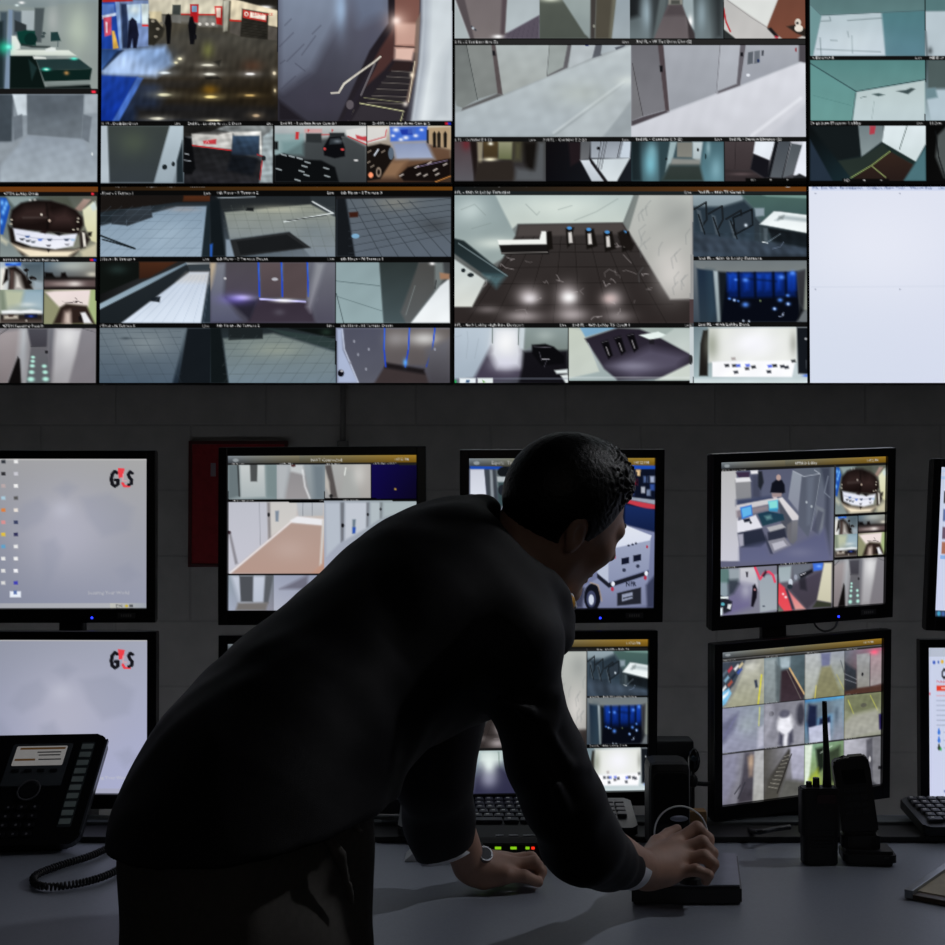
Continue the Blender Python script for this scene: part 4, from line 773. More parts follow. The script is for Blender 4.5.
def entrance_view(s):   # region X units
    s.clip(25, 42, 862, 484).G(25, 42, 862, 484, '6a7278', '5c6468', '3c4854', '4c5256')
    s.P('6e767a', 25, 42, 862, 42, 862, 95, 640, 135, 440, 142, 210, 122, 50, 98, c2='7a8080', b=2); s.P('1d2c3e', 50, 98, 165, 115, 195, 484, 70, 484, c2='2a3844', b=2.5); s.P('2e4454', 120, 105, 170, 112, 190, 400, 140, 484, b=7, a=.6)
    s.P('aab8be', 170, 115, 200, 118, 225, 484, 198, 484, b=2, c2='8a989c'); s.P('141a20', 205, 120, 275, 125, 275, 484, 222, 484, b=3); s.P('070a14', 268, 125, 770, 122, 790, 380, 800, 484, 225, 484, b=2.5)
    r = np.random.RandomState(4)
    s.P('0d2c88', 272, 130, 768, 125, 765, 300, 275, 310, b=4, c2='061a50', a=.9)
    for x in (290, 330, 410, 500, 560, 640, 715, 750): s.P('1a56d8', x - 22, 135, x + 22, 135, x + 14, 250, x - 16, 260, b=5, c2='0a2c90', a=.75)
    for x in (350, 468, 600, 690): s.L('04060c', 14, x, 130, x + 4, 300, b=3, a=.9)
    s.L('061030', 10, 400, 170, 620, 190, a=.7, b=3)
    for x, y, q in ((330, 178, 12), (285, 315, 11), (320, 325, 12), (348, 332, 9), (610, 388, 15), (708, 352, 17), (650, 325, 18), (705, 292, 14), (400, 358, 24), (740, 130, 22), (400, 180, 20), (660, 160, 20)): s.B('5a96ff', x, y, q, q * .75, .9)
    for x, y in ((320, 326), (610, 388), (708, 354), (385, 475), (426, 478), (670, 430)): s.B('dcecff', x, y, 7, 8, .9)
    s.L('8a98b8', 6, 640, 445, 665, 440, 675, 415, a=.8); s.E('607050', 507, 330, 7, 8)
    s.P('3a3a40', 768, 122, 835, 105, 830, 400, 790, 350, b=3, c2='26282c'); s.P('8a9088', 838, 100, 862, 95, 862, 400, 820, 400, b=3); s.P('6a7074', 820, 400, 862, 405, 862, 484, 770, 484, b=3); s.P('14161a', 795, 360, 820, 400, 780, 460, b=3)
    s.clip(25, 520, 862, 928).G(25, 520, 862, 928, '6e8088', 'cfd8dc', 'a8bcc0', 'c8d4d8')
    s.P('1c1a18', 95, 545, 132, 540, 128, 872, 66, 872, 75, 640, b=2); s.P('dfe2dc', 135, 525, 770, 522, 770, 775, 135, 775, c2='eceeea', b=3); s.B('8e9484', 160, 650, 50, 110, .75); s.B('8a8c84', 745, 640, 28, 80, .6); s.B('f8f8ff', 460, 640, 170, 110, .9)
    s.P('fcfcff', 160, 770, 280, 765, 760, 760, 740, 860, 735, 885, 160, 880, b=2)
    for x, y, c in ((265, 797, '20242c'), (318, 798, '30343c'), (347, 798, '5068d8'), (415, 796, '5a6ee0'), (457, 808, '14161e'), (410, 820, '404048'), (575, 802, '4a62e0'), (610, 798, '14161c'), (665, 803, '202430'), (695, 810, '202430'), (330, 845, '282c34'), (568, 842, '202430'), (312, 748, 'b0a8a8'), (745, 765, '303438')): s.P(c, x - 16, y - 8, x + 14, y - 11, x + 18, y + 8, x - 10, y + 11, b=1.8)
    s.P('14181e', 770, 522, 862, 522, 862, 860, 780, 855, b=2); s.E('a8acb0', 836, 605, 9, 9); s.L('4c5258', 5, 838, 760, 840, 820, a=.8); s.B('3060e0', 840, 872, 26, 10, .9)
    s.P('b8c8cc', 25, 885, 862, 882, 862, 928, 25, 928, c2='e0eaec', b=3); s.cl = None

def floor_marble(s, box, seed, col='b8b0b0', n=16, a=.5):
    r = np.random.RandomState(seed)
    for _ in range(n):
        x = box[0] + r.rand() * (box[2] - box[0]); y = box[1] + r.rand() * (box[3] - box[1]); q = [x, y]
        for k in range(3):
            x += r.randn() * 12 + 6; y += r.randn() * 9; q += [x, y]
        s.L(col, 2.4, *q, a=a * (.4 + .6 * r.rand()), b=1)

def lobby_hall(s):   # region O units, box 30..918 x 55..528
    s.clip(30, 55, 918, 528).G(30, 55, 918, 528, '98a8a8', '7c8484', '37312f', '3a3232')
    s.P('b6c4c2', 185, 55, 700, 55, 660, 158, 270, 162, 240, 190, c2='cbd4cc', b=2); s.B('dfe8e0', 420, 100, 150, 40, .6)
    s.P('8c9c9e', 30, 60, 185, 55, 262, 205, 215, 290, 150, 330, 30, 220, c2='9aa8a6', b=2.5); s.B('dbe8e6', 90, 110, 60, 50, .6); s.B('e0e8e0', 190, 235, 80, 22, .7)
    s.P('34302f', 270, 165, 660, 158, 690, 200, 830, 445, 918, 450, 918, 528, 30, 528, 30, 470, 100, 470, 215, 290, 262, 205, c2='2c2625', b=2.5)
    s.P('4a4442', 275, 168, 655, 160, 680, 200, 265, 210, b=3)
    for x0_, x1_ in ((290, 80), (330, 180), (380, 290), (430, 400), (480, 500), (535, 610), (590, 720), (640, 820)): s.L('1c1817', 2.6, x0_, 210, x1_, 528, a=.8)
    for y in (240, 270, 325, 385, 465): s.L('1c1817', 2.6, 215 - (y - 290) * .6, y, 700 + (y - 200) * .55, y - 5, a=.8)
    for x, y, rx, ry, a_ in ((310, 430, 60, 46, .9), (455, 430, 55, 60, .95), (620, 440, 50, 46, .8), (290, 505, 90, 30, .8), (470, 500, 80, 36, .85), (640, 505, 70, 30, .6), (160, 480, 60, 20, .4)): s.B('e4dadc', x, y, rx * .75, ry * .75, a_ * .75)
    s.B('ffffff', 460, 435, 26, 20, .9); s.B('f4f0f4', 315, 440, 26, 18, .7); s.B('eed0cc', 610, 440, 26, 18, .6)
    floor_marble(s, (120, 230, 760, 520), 5, 'c8c0c0', 26, .7)
    s.P('b9bdb8', 705, 55, 918, 55, 918, 440, 835, 442, 680, 190, 665, 160, c2='a8a6a2', b=2.5); s.P('6c7472', 700, 55, 720, 55, 680, 190, 660, 160, b=2, a=.8); s.B('dedad6', 840, 340, 60, 90, .7); s.B('8c908e', 860, 130, 60, 60, .5)
    r = np.random.RandomState(11)
    for _ in range(16):
        x = 730 + r.rand() * 180; y = 70 + r.rand() * 330; s.L('747a7c', 2.4, x, y, x - 12 - r.rand() * 16, y + 22, x - 14, y + 40 + r.rand() * 20, a=.4, b=1.5)
    for q in ((300, 90, 340, 130, 350, 118), (420, 110, 470, 95), (480, 150, 560, 118, 640, 70), (60, 110, 110, 90, 150, 130), (100, 180, 170, 160)): s.L('788482', 2.6, *q, a=.45, b=1.5)
    s.P('1b2426', 30, 215, 70, 225, 225, 350, 215, 358, 150, 355, 30, 270, b=2, c2='2c3a3e'); s.L('8fa0a4', 4, 50, 235, 230, 355, a=.7); s.P('c4cece', 30, 290, 150, 372, 100, 470, 30, 470, c2='dcdfd8', b=2); s.P('5c8a94', 140, 350, 225, 355, 190, 400, b=6, a=.6); s.E('20282c', 95, 352, 12, 8); s.E('20282c', 68, 335, 8, 8)
    s.P('161414', 200, 240, 385, 235, 385, 275, 210, 275, b=1.5); s.P('f2f4f0', 195, 222, 350, 220, 358, 190, 380, 190, 378, 238, 200, 240, b=1.5); s.L('908c88', 3, 210, 270, 380, 268)
    for x, y in ((465, 210), (537, 215), (605, 225), (668, 225)):
        s.P('14110f', x - 18, y - 30, x + 14, y - 35, x + 28 * (x > 520), y + 30, x - 12, y + 42, b=1.8); s.P('d8d4d0', x - 8, y - 15, x + 4, y - 18, x + 8, y + 22, x - 6, y + 24, b=1.5); s.E('4a90d0', x - 4, y - 32, 9, 6)
    s.P('14110f', 375, 190, 395, 190, 400, 255, 378, 262, b=1.5); s.P('1a1614', 640, 195, 660, 185, 702, 240, 690, 265, 650, 240, b=2)
    s.cl = None

def wall_g(s):   # main lobby
    s.G(450, 180, 815, 400, 10)
    s.G(453, 186, 809, 191, '14181a', '6a3c14')
    s.G(453, 191, 809, 194, '1c2224')
    s.view(445, 180, 3.706); lobby_hall(s)
    s.clip(30, 547, 455, 742).G(30, 547, 455, 742, 'b8c4cc', '98a4a4', '40404a', '1c1c20')
    s.cl = None
    s.view(450, 320, 5.25).clip(14, 40, 618, 335)
    s.G(14, 40, 618, 335, 'b6c2cc', '8a9898', '6a6c7c', '16161a')
    s.P('b9c6d2', 14, 40, 225, 40, 210, 150, 140, 300, 14, 310, c2='a2b0be', b=2); s.P('3a3644', 215, 140, 370, 150, 390, 300, 140, 335, 130, 300, b=5, c2='443e50'); s.P('d8dee6', 228, 40, 360, 40, 380, 180, 370, 250, 250, 250, 210, 180, b=9, c2='c8cad6')
    s.B('ffffff', 295, 120, 70, 90, .8); s.B('d8d8e8', 290, 230, 70, 40, .7); s.L('4c5c58', 5, 222, 42, 222, 120, a=.8); s.L('4c5c58', 5, 362, 42, 358, 130, a=.8); s.P('c8d2d8', 368, 40, 395, 40, 385, 150, 365, 150, b=2)
    s.P('8c9a9a', 395, 40, 618, 40, 618, 165, 540, 165, 440, 130, 390, 160, c2='76827e', b=3); s.B('b8c4c0', 500, 80, 50, 30, .5); s.P('141318', 385, 165, 618, 160, 618, 335, 360, 335, 380, 240, b=4, c2='100f14')
    s.P('0a0a0d', 430, 130, 500, 125, 545, 140, 600, 190, 600, 230, 480, 240, 430, 175, b=2); s.L('8a8894', 4, 440, 140, 530, 145, a=.6); s.L('6a6874', 4, 470, 170, 480, 210, a=.6); s.L('c0c0c8', 5, 485, 205, 520, 205, a=.8); s.L('5a5864', 4, 495, 245, 510, 205, a=.6)
    s.P('e0e8e8', 548, 265, 618, 258, 618, 280, 560, 282, b=2); s.P('dfe6e6', 580, 290, 618, 285, 630, 320, 610, 335, b=2)
    for q in ((90, 60, 95, 110, 85, 200), (30, 90, 60, 80), (150, 100, 130, 200)): s.L('8c98a2', 3, *q, a=.4, b=1.5)
    s.G(14, 300, 618, 312, '8890a0', a=.35); s.P('e4ecf0', 50, 305, 135, 305, 135, 335, 50, 335, b=1); s.P('3a5a80', 85, 315, 105, 315, 100, 330, 82, 330, b=1); s.P('e4ecec', 145, 305, 225, 305, 225, 335, 145, 335, b=1); s.P('60a040', 170, 315, 185, 325, 175, 332, b=1); s.P('20a050', 14, 315, 34, 315, 34, 335, 14, 335, b=1)
    s.view(445, 180, 3.706).clip(458, 547, 918, 742)
    s.G(458, 547, 918, 742, 'b8c0b8', '98a8a4', 'a8b8b8', '808c90')
    s.P('c2cabe', 458, 550, 515, 560, 572, 710, 458, 735, b=2, c2='c8d0c8'); s.P('7aa8c8', 500, 547, 640, 547, 520, 582, b=2); s.P('241f2a', 518, 588, 640, 548, 720, 552, 790, 580, 915, 648, 915, 680, 830, 735, 640, 742, 590, 700, b=2.5, c2='34303e')
    s.P('5b566a', 600, 690, 760, 620, 900, 650, 860, 700, 700, 735, b=10, a=.8); s.B('9a98ac', 700, 690, 70, 18, .6); s.L('a8b0b8', 4, 530, 605, 575, 700, a=.7)
    for x, y in ((600, 630), (648, 615), (695, 605)): s.P('0a090c', x - 22, y - 30, x + 4, y - 38, x + 22, y + 20, x + 6, y + 34, b=2); s.L('b8b4b8', 4, x - 2, y - 10, x + 8, y + 18, a=.7); s.L('6a6870', 3, x - 18, y - 28, x + 4, y - 34, a=.6)
    s.P('e8f4f0', 720, 575, 790, 562, 830, 578, 760, 592, b=1.5); s.P('1c1a20', 755, 592, 775, 590, 775, 608, 758, 608, b=1.5); s.P('b4c0bc', 850, 550, 918, 550, 918, 650, 800, 585, b=2.5, c2='c8d0cc'); s.P('ccd4cc', 780, 742, 918, 675, 918, 742, b=2.5)
    s.G(458, 730, 918, 736, 'e0e8e8', a=.3)
    s.clip(918, 40, 945, 742).G(918, 55, 945, 750, '404850'); s.cl = None
    s.G(30, 528, 918, 547, 16)
    s.view(690, 190, 7.746).clip(24, 38, 916, 512); turnstile_view(s); s.cl = None
    s.G(0, 38, 22, 1500, 'a8a4a4', None, 'a8a4a4', '8a8686', a=.4); s.G(22, 512, 916, 550, 14)
    s.view(690, 255, 7.213); entrance_view(s); s.G(25, 486, 862, 520, 16); s.G(0, 0, 24, 320, 150); s.G(0, 320, 24, 490, '4a3c3e'); s.G(0, 520, 24, 928, 'c8d0d4'); s.E('2c2c30', 6, 755, 14, 36)
    s.T(60, 33, 19, '2nd FL - 46th St Lobby Entrance', 235, .95, 1.15); s.T(60, 510, 19, '2nd FL - 46th Lobby Desk', 235, .95, 1.15)
    s.view(690, 190, 7.746); s.T(62, 25, 19, '2nd FL - 46th TS Cam# 2', 235, .95, 1.15)
    s.view(445, 180, 3.706); s.G(918, 46, 945, 48, 10)
    s.T(32, 50, 9.5, 'd FL - 46th St Lobby Turnstiles', 225, .95, 1.1); s.T(888, 50, 9.5, 'Live', 190)
    s.T(32, 542, 9.5, 'd FL - 46th Lobby High Rise Elevators', 225, .95, 1.12); s.T(425, 542, 9.5, 'Live', 200); s.T(472, 542, 9.5, '2nd FL - 46th Lobby TS Cam# 1', 225, .95, 1.08); s.T(888, 542, 9.5, 'Live', 190)
    for x, t in ((95, 'Exports'), (180, 'Triggers'), (285, 'Player'), (370, 'Bookmarks'), (470, 'Investigate'), (585, 'Events')): s.T(x, 23, 8, t, 150)
    s.view(690, 180, 3.706); s.E(200, 362, 20, 12, 7); s.T(388, 23, 8, '1:47 PM', 165)

def wall_h(s):   # blank layout, 811..
    s.G(800, 180, 1200, 400, 'dde2f0', 'e2e4f2', 'd4dcec', 'd6daf0')
    s.view(690, 180, 3.706)
    s.B('eef0fa', 700, 250, 300, 200, .5)
    s.G(450, 15, 1800, 40, 'c4d0ee', 'b8c4e4', 'd4dcf0', 'ccd4ee'); s.G(450, 0, 1800, 15, 8)
    for x, t in ((455, 'File'), (485, 'Edit'), (515, 'View'), (555, 'Favorites'), (600, 'Layout'), (655, 'Configure'), (720, 'Alarm'), (762, 'Tools'), (815, 'Window'), (870, 'Help'), (920, 'Live')): s.T(x, 33, 9, t, '5a6a90', .9)
    s.L('a8b4c8', 2, 450, 395, 1800, 393, a=.5); s.L('c8ccdc', 2, 1120, 45, 1120, 760, a=.4)
    for x in (465, 778, 1120):
        for y in (50, 405): s.E('8a90a4', x, y, 3, 3, a=.8)

def header(s, u0, v1, title=None, gold='8a6a20'):
    s.uv(0, 0, 1000, 1000)
    s.G(0, 0, 1000, v1, '7c858c', gold, '30343a', '5a4410'); s.G(380, 0, 1000, v1, '6c7068', 'a07a28', '3a3628', '6a4c10', a=.7)
    s.G(0, v1 * .85, 1000, v1 * 1.2, 18, a=.8); s.E('a8b0b4', 40, v1 * .5, 16, v1 * .2, a=.7)
    if title: s.T(440, v1 * .68, v1 * .34, title, 210, .9, .8)
    s.T(880, v1 * .62, v1 * .28, '1:47:22 PM', 190, .9, .7)

def desktop(s, upper):
    s.uv(0, 0, 1000, 1000)
    s.G(0, 0, 1000, 1000, '9c9ca0' if upper else '8c90a0', 'a6a6a6' if upper else 'a2a6b6', '7f8498' if upper else 'a0a4c0', '9498ac' if upper else 'aaaed0')
    s.B('b6b6c6', 560, 480, 260, 300, .7)
    r = np.random.RandomState(3)
    for q in ((260, 420, 330, 300, 420, 260, 470, 330, 430, 420, 330, 480), (430, 560, 500, 530, 540, 620, 500, 760, 450, 860, 430, 700), (640, 260, 800, 230, 930, 330, 900, 480, 760, 520, 680, 400), (160, 560, 220, 520, 300, 640, 230, 800, 180, 700), (830, 740, 900, 700, 960, 780, 880, 830), (500, 200, 560, 150, 620, 190, 560, 260)):
        s.P('8a8fa2', *q, a=.28, b=9)
    s.B('c8cad8', 540, 340, 60, 60, .4); s.G(0, 0, 1000, 12, 'b8b8b8', a=.8)
    # company letters, top right
    bx, by, k = (805, 62, 1.0)
    if not upper: bx, by, k = (805, 60, 1.0)
    def letters(x, y, w, h):
        s.L('16161c', w * .17, x + w * .26, y + h * .22, x + w * .16, y + h * .14, x + w * .04, y + h * .3, x + w * .0, y + h * .55, x + w * .05, y + h * .8, x + w * .17, y + h * .9, x + w * .3, y + h * .8, x + w * .3, y + h * .58, x + w * .18, y + h * .58, b=.7)
        s.P('e8404a', x + w * .3, y - h * .02, x + w * .62, y + h * .0, x + w * .52, y + h * .44, x + w * .34, y + h * .5, b=.7)
        s.L('e8404a', w * .13, x + w * .52, y + h * .74, x + w * .6, y + h * .9, x + w * .82, y + h * .9, b=.7); s.L('d8a0a8', w * .06, x + w * .55, y + h * .3, x + w * .52, y + h * .62, x + w * .7, y + h * .62, b=.7)
        s.L('16161c', w * .16, x + w * .96, y + h * .24, x + w * .86, y + h * .16, x + w * .78, y + h * .3, x + w * .84, y + h * .46, x + w * .94, y + h * .58, x + w * .92, y + h * .78, x + w * .8, y + h * .82, b=.7)
    letters(806, 64, 118, 132)
    s.T(680, 905, 20, 'Securing Your World', 200, .6, .8)
    if upper:
        cols = ['30343c', '2c2c30', 'b8a8a8', 'a8c8d8', 'd88040', 'd89090', 'e0c040', '60a0c8', 'e8e8e8', 'e0e0e0', 'd8d8d8']
        c2 = ['e8e8e8', 'c8c8d0', 'f0f0f0', '585858', 'e8e0d8', '384060', '303058', 'e8e8e8', 'f0f0f0', 'f4f4f8', '4040b0']
        for k in range(11):
            y = 18 + k * 81; s.P(cols[k], 210, y - 10, 232, y - 12, 234, y + 12, 212, y + 12, b=1.2); s.P(c2[k], 278, y - 10, 300, y - 12, 302, y + 12, 280, y + 12, b=1.2); s.P('9c9ca4', 275, y + 18, 304, y + 18, 304, y + 22, 275, y + 22, b=1, a=.6)
        s.P('e8eef8', 258, 885, 318, 885, 318, 925, 258, 925, b=1.5); s.P('5870a8', 278, 880, 296, 880, 296, 905, 278, 905, b=1.2)
        s.G(0, 965, 1000, 1000, 'a4a6ae', 'b0b2b8'); s.G(800, 968, 1000, 1000, 'c0c0b8', '9aa0ac'); s.T(830, 992, 18, 'EN', 90, .8); s.E('c8b030', 890, 984, 9, 9)
        s.P('2a2c30', 905, 975, 925, 975, 925, 992, 905, 992, b=1, a=.7)
    else:
        s.G(0, 965, 1000, 1000, '9a9cb0', 'a8aac0')

def mon_corridor(s):
    header(s, 0, 55, 'NOT Connected')
    s.view(210, 440, 4.295); s.G(75, 98, 900, 108, 30)
    s.clip(78, 106, 288, 255).G(78, 106, 288, 255, '909ca0', '8a9a9c', '8c989c', '7c8c90')
    s.P('687478', 78, 106, 120, 106, 128, 240, 78, 255, b=3); s.L('2a2e30', 7, 120, 108, 127, 240, b=1.5); s.P('c8cccc', 128, 106, 235, 106, 240, 245, 132, 250, c2='a8b2b4', b=3); s.P('4c4f50', 172, 106, 204, 106, 202, 178, 174, 178, b=1.5); s.P('78888a', 240, 106, 288, 106, 288, 250, 245, 240, b=4)
    s.clip(288, 106, 492, 255).G(288, 106, 492, 255, 'a8acb0', '88949a', '9a9ca0', '808c92')
    s.P('8c8a8c', 345, 130, 400, 120, 430, 255, 318, 255, c2='9a9698', b=4); s.P('c0c4c6', 345, 106, 400, 106, 405, 150, 345, 135, b=3); s.L('e8eaec', 7, 398, 130, 408, 200, 428, 250, a=.8, b=2); s.P('b0b4b8', 288, 106, 340, 106, 320, 255, 288, 255, b=5); s.E('503030', 358, 110, 10, 6); s.P('707c84', 440, 106, 492, 106, 492, 255, 450, 255, b=6)
    s.clip(494, 106, 690, 250).G(494, 106, 690, 250, 'a4a8a8', 'b0aca8', '9c9c9c', 'a8a4a0')
    s.P('55504f', 494, 110, 520, 106, 548, 248, 520, 248, b=2); s.P('b8b4ae', 494, 130, 512, 180, 516, 240, 494, 200, b=3); s.P('a4a6a4', 560, 248, 580, 130, 620, 130, 645, 248, b=4); s.L('e0e4e0', 6, 583, 120, 578, 150, a=.9); s.B('dcdcd8', 640, 150, 30, 50, .5); s.E('202020', 520, 240, 8, 8)
    s.clip(694, 106, 888, 250).G(694, 106, 888, 250, '100a48', '0c0830', '0e0840', '0a0620'); s.E('b09040', 796, 211, 5, 4)
    s.clip(78, 268, 490, 574).G(78, 268, 490, 574, 'b4b6c0', 'c8c4c0', 'c4c4ce', 'b88c78')
    s.P('bcbec8', 78, 268, 250, 268, 250, 430, 100, 550, 78, 560, c2='c4c4d0', b=2); s.P('c8c6c4', 255, 268, 375, 268, 370, 335, 255, 420, b=2, c2='d0ccc8'); s.P('8a8688', 245, 268, 258, 268, 262, 420, 250, 428, b=2); s.L('989aa4', 3, 212, 270, 216, 450); s.E('202024', 252, 321, 6, 9)
    s.P('b8bcc4', 372, 268, 488, 268, 486, 325, 380, 328, b=2, c2='b0b4b8'); s.L('888c94', 3, 400, 270, 398, 325); s.L('888c94', 3, 440, 270, 438, 325); s.P('e8e8ec', 345, 345, 375, 328, 486, 340, 486, 370, 350, 355, b=2)
    s.P('7d8a9a', 280, 305, 296, 303, 294, 350, 282, 350, b=1.5); s.P('b0988e', 345, 357, 482, 368, 470, 540, 430, 574, 88, 574, c2='b4968a', b=2.5); s.B('c2aca4', 340, 470, 80, 50, .5); s.L('ece6e6', 7, 88, 570, 350, 350, a=.9, b=1.5); s.P('8a8890', 80, 400, 90, 400, 120, 530, 108, 535, b=2); s.P('d0ccc8', 482, 345, 492, 345, 480, 530, 470, 540, b=2); s.E('403038', 84, 397, 6, 8)
    s.clip(492, 262, 888, 620).G(492, 262, 888, 620, '98a0ac', '94a0a4', 'a8acc0', 'a0a8b4')
    s.P('b4bcc8', 494, 270, 560, 270, 560, 440, 500, 500, b=3); s.P('70747c', 560, 268, 577, 268, 574, 430, 562, 440, b=2); s.P('c0c6d0', 580, 268, 675, 268, 670, 380, 580, 430, b=3); s.P('787c84', 672, 268, 684, 268, 680, 370, 672, 375, b=2); s.P('b0bac0', 690, 268, 730, 268, 728, 340, 690, 365, b=2); s.P('7c8488', 730, 268, 742, 268, 738, 335, 730, 338, b=2); s.P('a8b4b8', 745, 268, 888, 262, 888, 300, 745, 330, b=3)
    s.E('101014', 570, 367, 7, 9); s.E('101014', 678, 320, 5, 7); s.E('101014', 733, 297, 4, 6); s.P('6a7a88', 612, 342, 626, 340, 622, 400, 612, 402, b=1.5); s.P('2850b0', 612, 375, 626, 375, 624, 400, 612, 402, b=1.5)
    s.clip(78, 582, 275, 732).G(78, 582, 275, 732, '8c98a4', '6c747c', 'a4acc0', '8a8a98')
    s.P('c4cad8', 90, 582, 240, 582, 232, 700, 130, 710, b=5, c2='b4bccc'); s.P('4c4f55', 126, 584, 186, 584, 184, 695, 132, 695, b=2); s.P('585c62', 238, 582, 272, 582, 250, 700, 230, 700, b=2); s.P('74706e', 120, 700, 250, 698, 240, 732, 110, 732, b=3)
    s.clip(275, 575, 888, 732).G(275, 575, 888, 732, '9aa0b4', '7c849c', 'b0b4c4', '8c90a8'); s.P('6c6c7c', 300, 640, 420, 580, 420, 640, b=4); s.cl = None
    s.G(75, 254, 900, 262, 14); s.G(75, 574, 700, 582, 14)
    s.T(95, 105, 6, '2nd FL - Stair', 210); s.T(300, 105, 6, '2nd FL - Hall 2', 210); s.T(500, 105, 6, '2nd FL - Hall 3', 210); s.T(700, 103, 6, '2nd FL - Mens Locker Rm', 210)
    s.T(95, 264, 6, '3rd FL - E Hall Corridor', 230); s.T(470, 262, 6, 'Live', 200); s.T(570, 260, 6, '3rd FL - Corridor', 210)

def mon_truck(s):
    header(s, 0, 62, None, '8a7420')
    s.uv(0, 0, 1000, 1000); s.T(120, 40, 22, 'Exports   Triggers   Player', 180, .8, .6)
    s.G(0, 62, 1000, 1000, '30384c', '1c2438', '5c607c', '6a6e90')
    s.view(450, 400, 3.78); s.cl = None
    s.P('8c94a4', 60, 395, 400, 420, 560, 560, 470, 785, 60, 785, b=3, c2='6c7090'); s.P('1a2030', 240, 262, 776, 262, 776, 470, 560, 500, 400, 430, 240, 400, b=3)
    s.P('b8bccc', 250, 300, 420, 285, 440, 400, 260, 420, b=2, c2='989cb0'); s.P('24304a', 275, 320, 340, 312, 345, 360, 280, 370, b=1.5); s.P('24304a', 360, 310, 415, 303, 420, 350, 365, 358, b=1.5); s.L('c03040', 8, 255, 395, 440, 375)
    s.E('14161e', 300, 420, 22, 26); s.E('14161e', 410, 405, 20, 24); s.P('3c4260', 100, 520, 300, 500, 420, 640, 380, 785, 100, 785, b=6, a=.6); s.L('d8c860', 5, 120, 760, 420, 560, a=.6)
    s.P('1b4ab0', 76, 250, 200, 252, 200, 266, 76, 262, b=1); s.P('1b4ab0', 660, 246, 776, 248, 776, 262, 660, 262, b=1)
    s.P('c8ccd8', 76, 262, 130, 262, 140, 395, 76, 395, c2='e0e4f0', b=1.5); s.P('3c424a', 130, 262, 172, 262, 182, 420, 145, 410, b=1.5); s.P('8c949c', 150, 264, 160, 264, 168, 400, 156, 400, b=1.5)
    s.P('5c6468', 172, 262, 260, 262, 230, 400, 184, 410, b=2); s.E('14181c', 205, 272, 26, 20); s.P('b0b8bc', 178, 290, 240, 290, 235, 330, 180, 330, b=1.5); s.P('3a4c50', 180, 310, 225, 310, 215, 400, 182, 400, b=2); s.E('c03040', 180, 398, 7, 10); s.E('20242c', 196, 340, 14, 20)
    s.P('0c1224', 655, 262, 776, 262, 776, 500, 655, 500, b=1.5)
    for x, y, c in ((680, 285, 'd0d8e8'), (712, 275, 'ffd8a0'), (700, 310, 'b82030'), (740, 300, '5a70a0'), (765, 300, 'b8c4e0'), (765, 330, '3858a8'), (730, 340, 'c8ccd8'), (690, 350, '24305a'), (750, 350, '8090b0')): s.P(c, x - 9, y - 12, x + 8, y - 12, x + 8, y + 12, x - 8, y + 12, b=2, a=.85)
    for x in (688, 706, 722, 744): s.L('0c1020', 6, x, 275, x - 4, 370, a=.8)
    s.P('c43a48', 665, 375, 776, 395, 776, 412, 740, 412, 665, 388, b=1.5); s.P('b8c0d0', 670, 365, 776, 378, 776, 395, 668, 375, b=1.5, a=.8); s.P('182c60', 662, 395, 776, 415, 776, 500, 660, 470, c2='101c40', b=2)
    s.P('7c84a8', 560, 560, 600, 530, 660, 470, 776, 500, 776, 785, 470, 785, b=2, c2='6a7090')
    s.P('e0e4ee', 600, 530, 660, 472, 762, 512, 755, 535, 610, 575, 596, 560, b=1.2, c2='d2d8ea'); s.P('9ca4be', 596, 565, 758, 530, 752, 640, 600, 690, b=1.2, c2='8890ae'); s.P('b8c0d4', 560, 600, 598, 570, 600, 690, 556, 655, b=1.5)
    for x, y in ((663, 608), (708, 597)): s.P('12162a', x - 15, y - 9, x + 14, y - 15, x + 14, y + 9, x - 15, y + 15, b=1)
    s.E('b03048', 622, 592, 5, 8); s.E('b03048', 745, 555, 4, 6); s.E('1c2034', 675, 550, 4, 4); s.E('1c2034', 690, 546, 4, 4); s.E('1c2034', 703, 542, 4, 4); s.E('30364c', 658, 643, 7, 7); s.E('30364c', 710, 628, 7, 7)
    s.P('1a1c28', 556, 655, 600, 692, 750, 645, 750, 660, 600, 710, 556, 672, b=1.2); s.P('8c94b4', 556, 675, 600, 712, 748, 662, 748, 775, 630, 785, 470, 785, 480, 720, b=1.5, c2='787e9c')
    s.T(664, 704, 17, 'NFR', '1c2030', .9, .8); s.P('22242e', 632, 730, 722, 708, 722, 770, 632, 778, b=1.5); s.P('9098b0', 650, 735, 690, 726, 690, 750, 650, 762, b=1.2); s.L('22242e', 4, 655, 750, 688, 742)
    for x, y in ((614, 715), (738, 672)): s.E('b03048', x, y, 6, 8)
    for x, y in ((616, 695), (742, 655)): s.E('e8ecf8', x, y, 7, 9)
    s.E('10121c', 538, 745, 32, 52); s.E('3c4260', 534, 752, 18, 32); s.E('c8d0e0', 534, 755, 10, 20); s.L('b09880', 5, 530, 690, 560, 700, 574, 760, a=.7); s.P('3c3f54', 470, 700, 510, 710, 500, 785, 470, 785, b=3)
    s.P('14182c', 740, 700, 776, 660, 776, 785, 745, 785, b=3, a=.6)

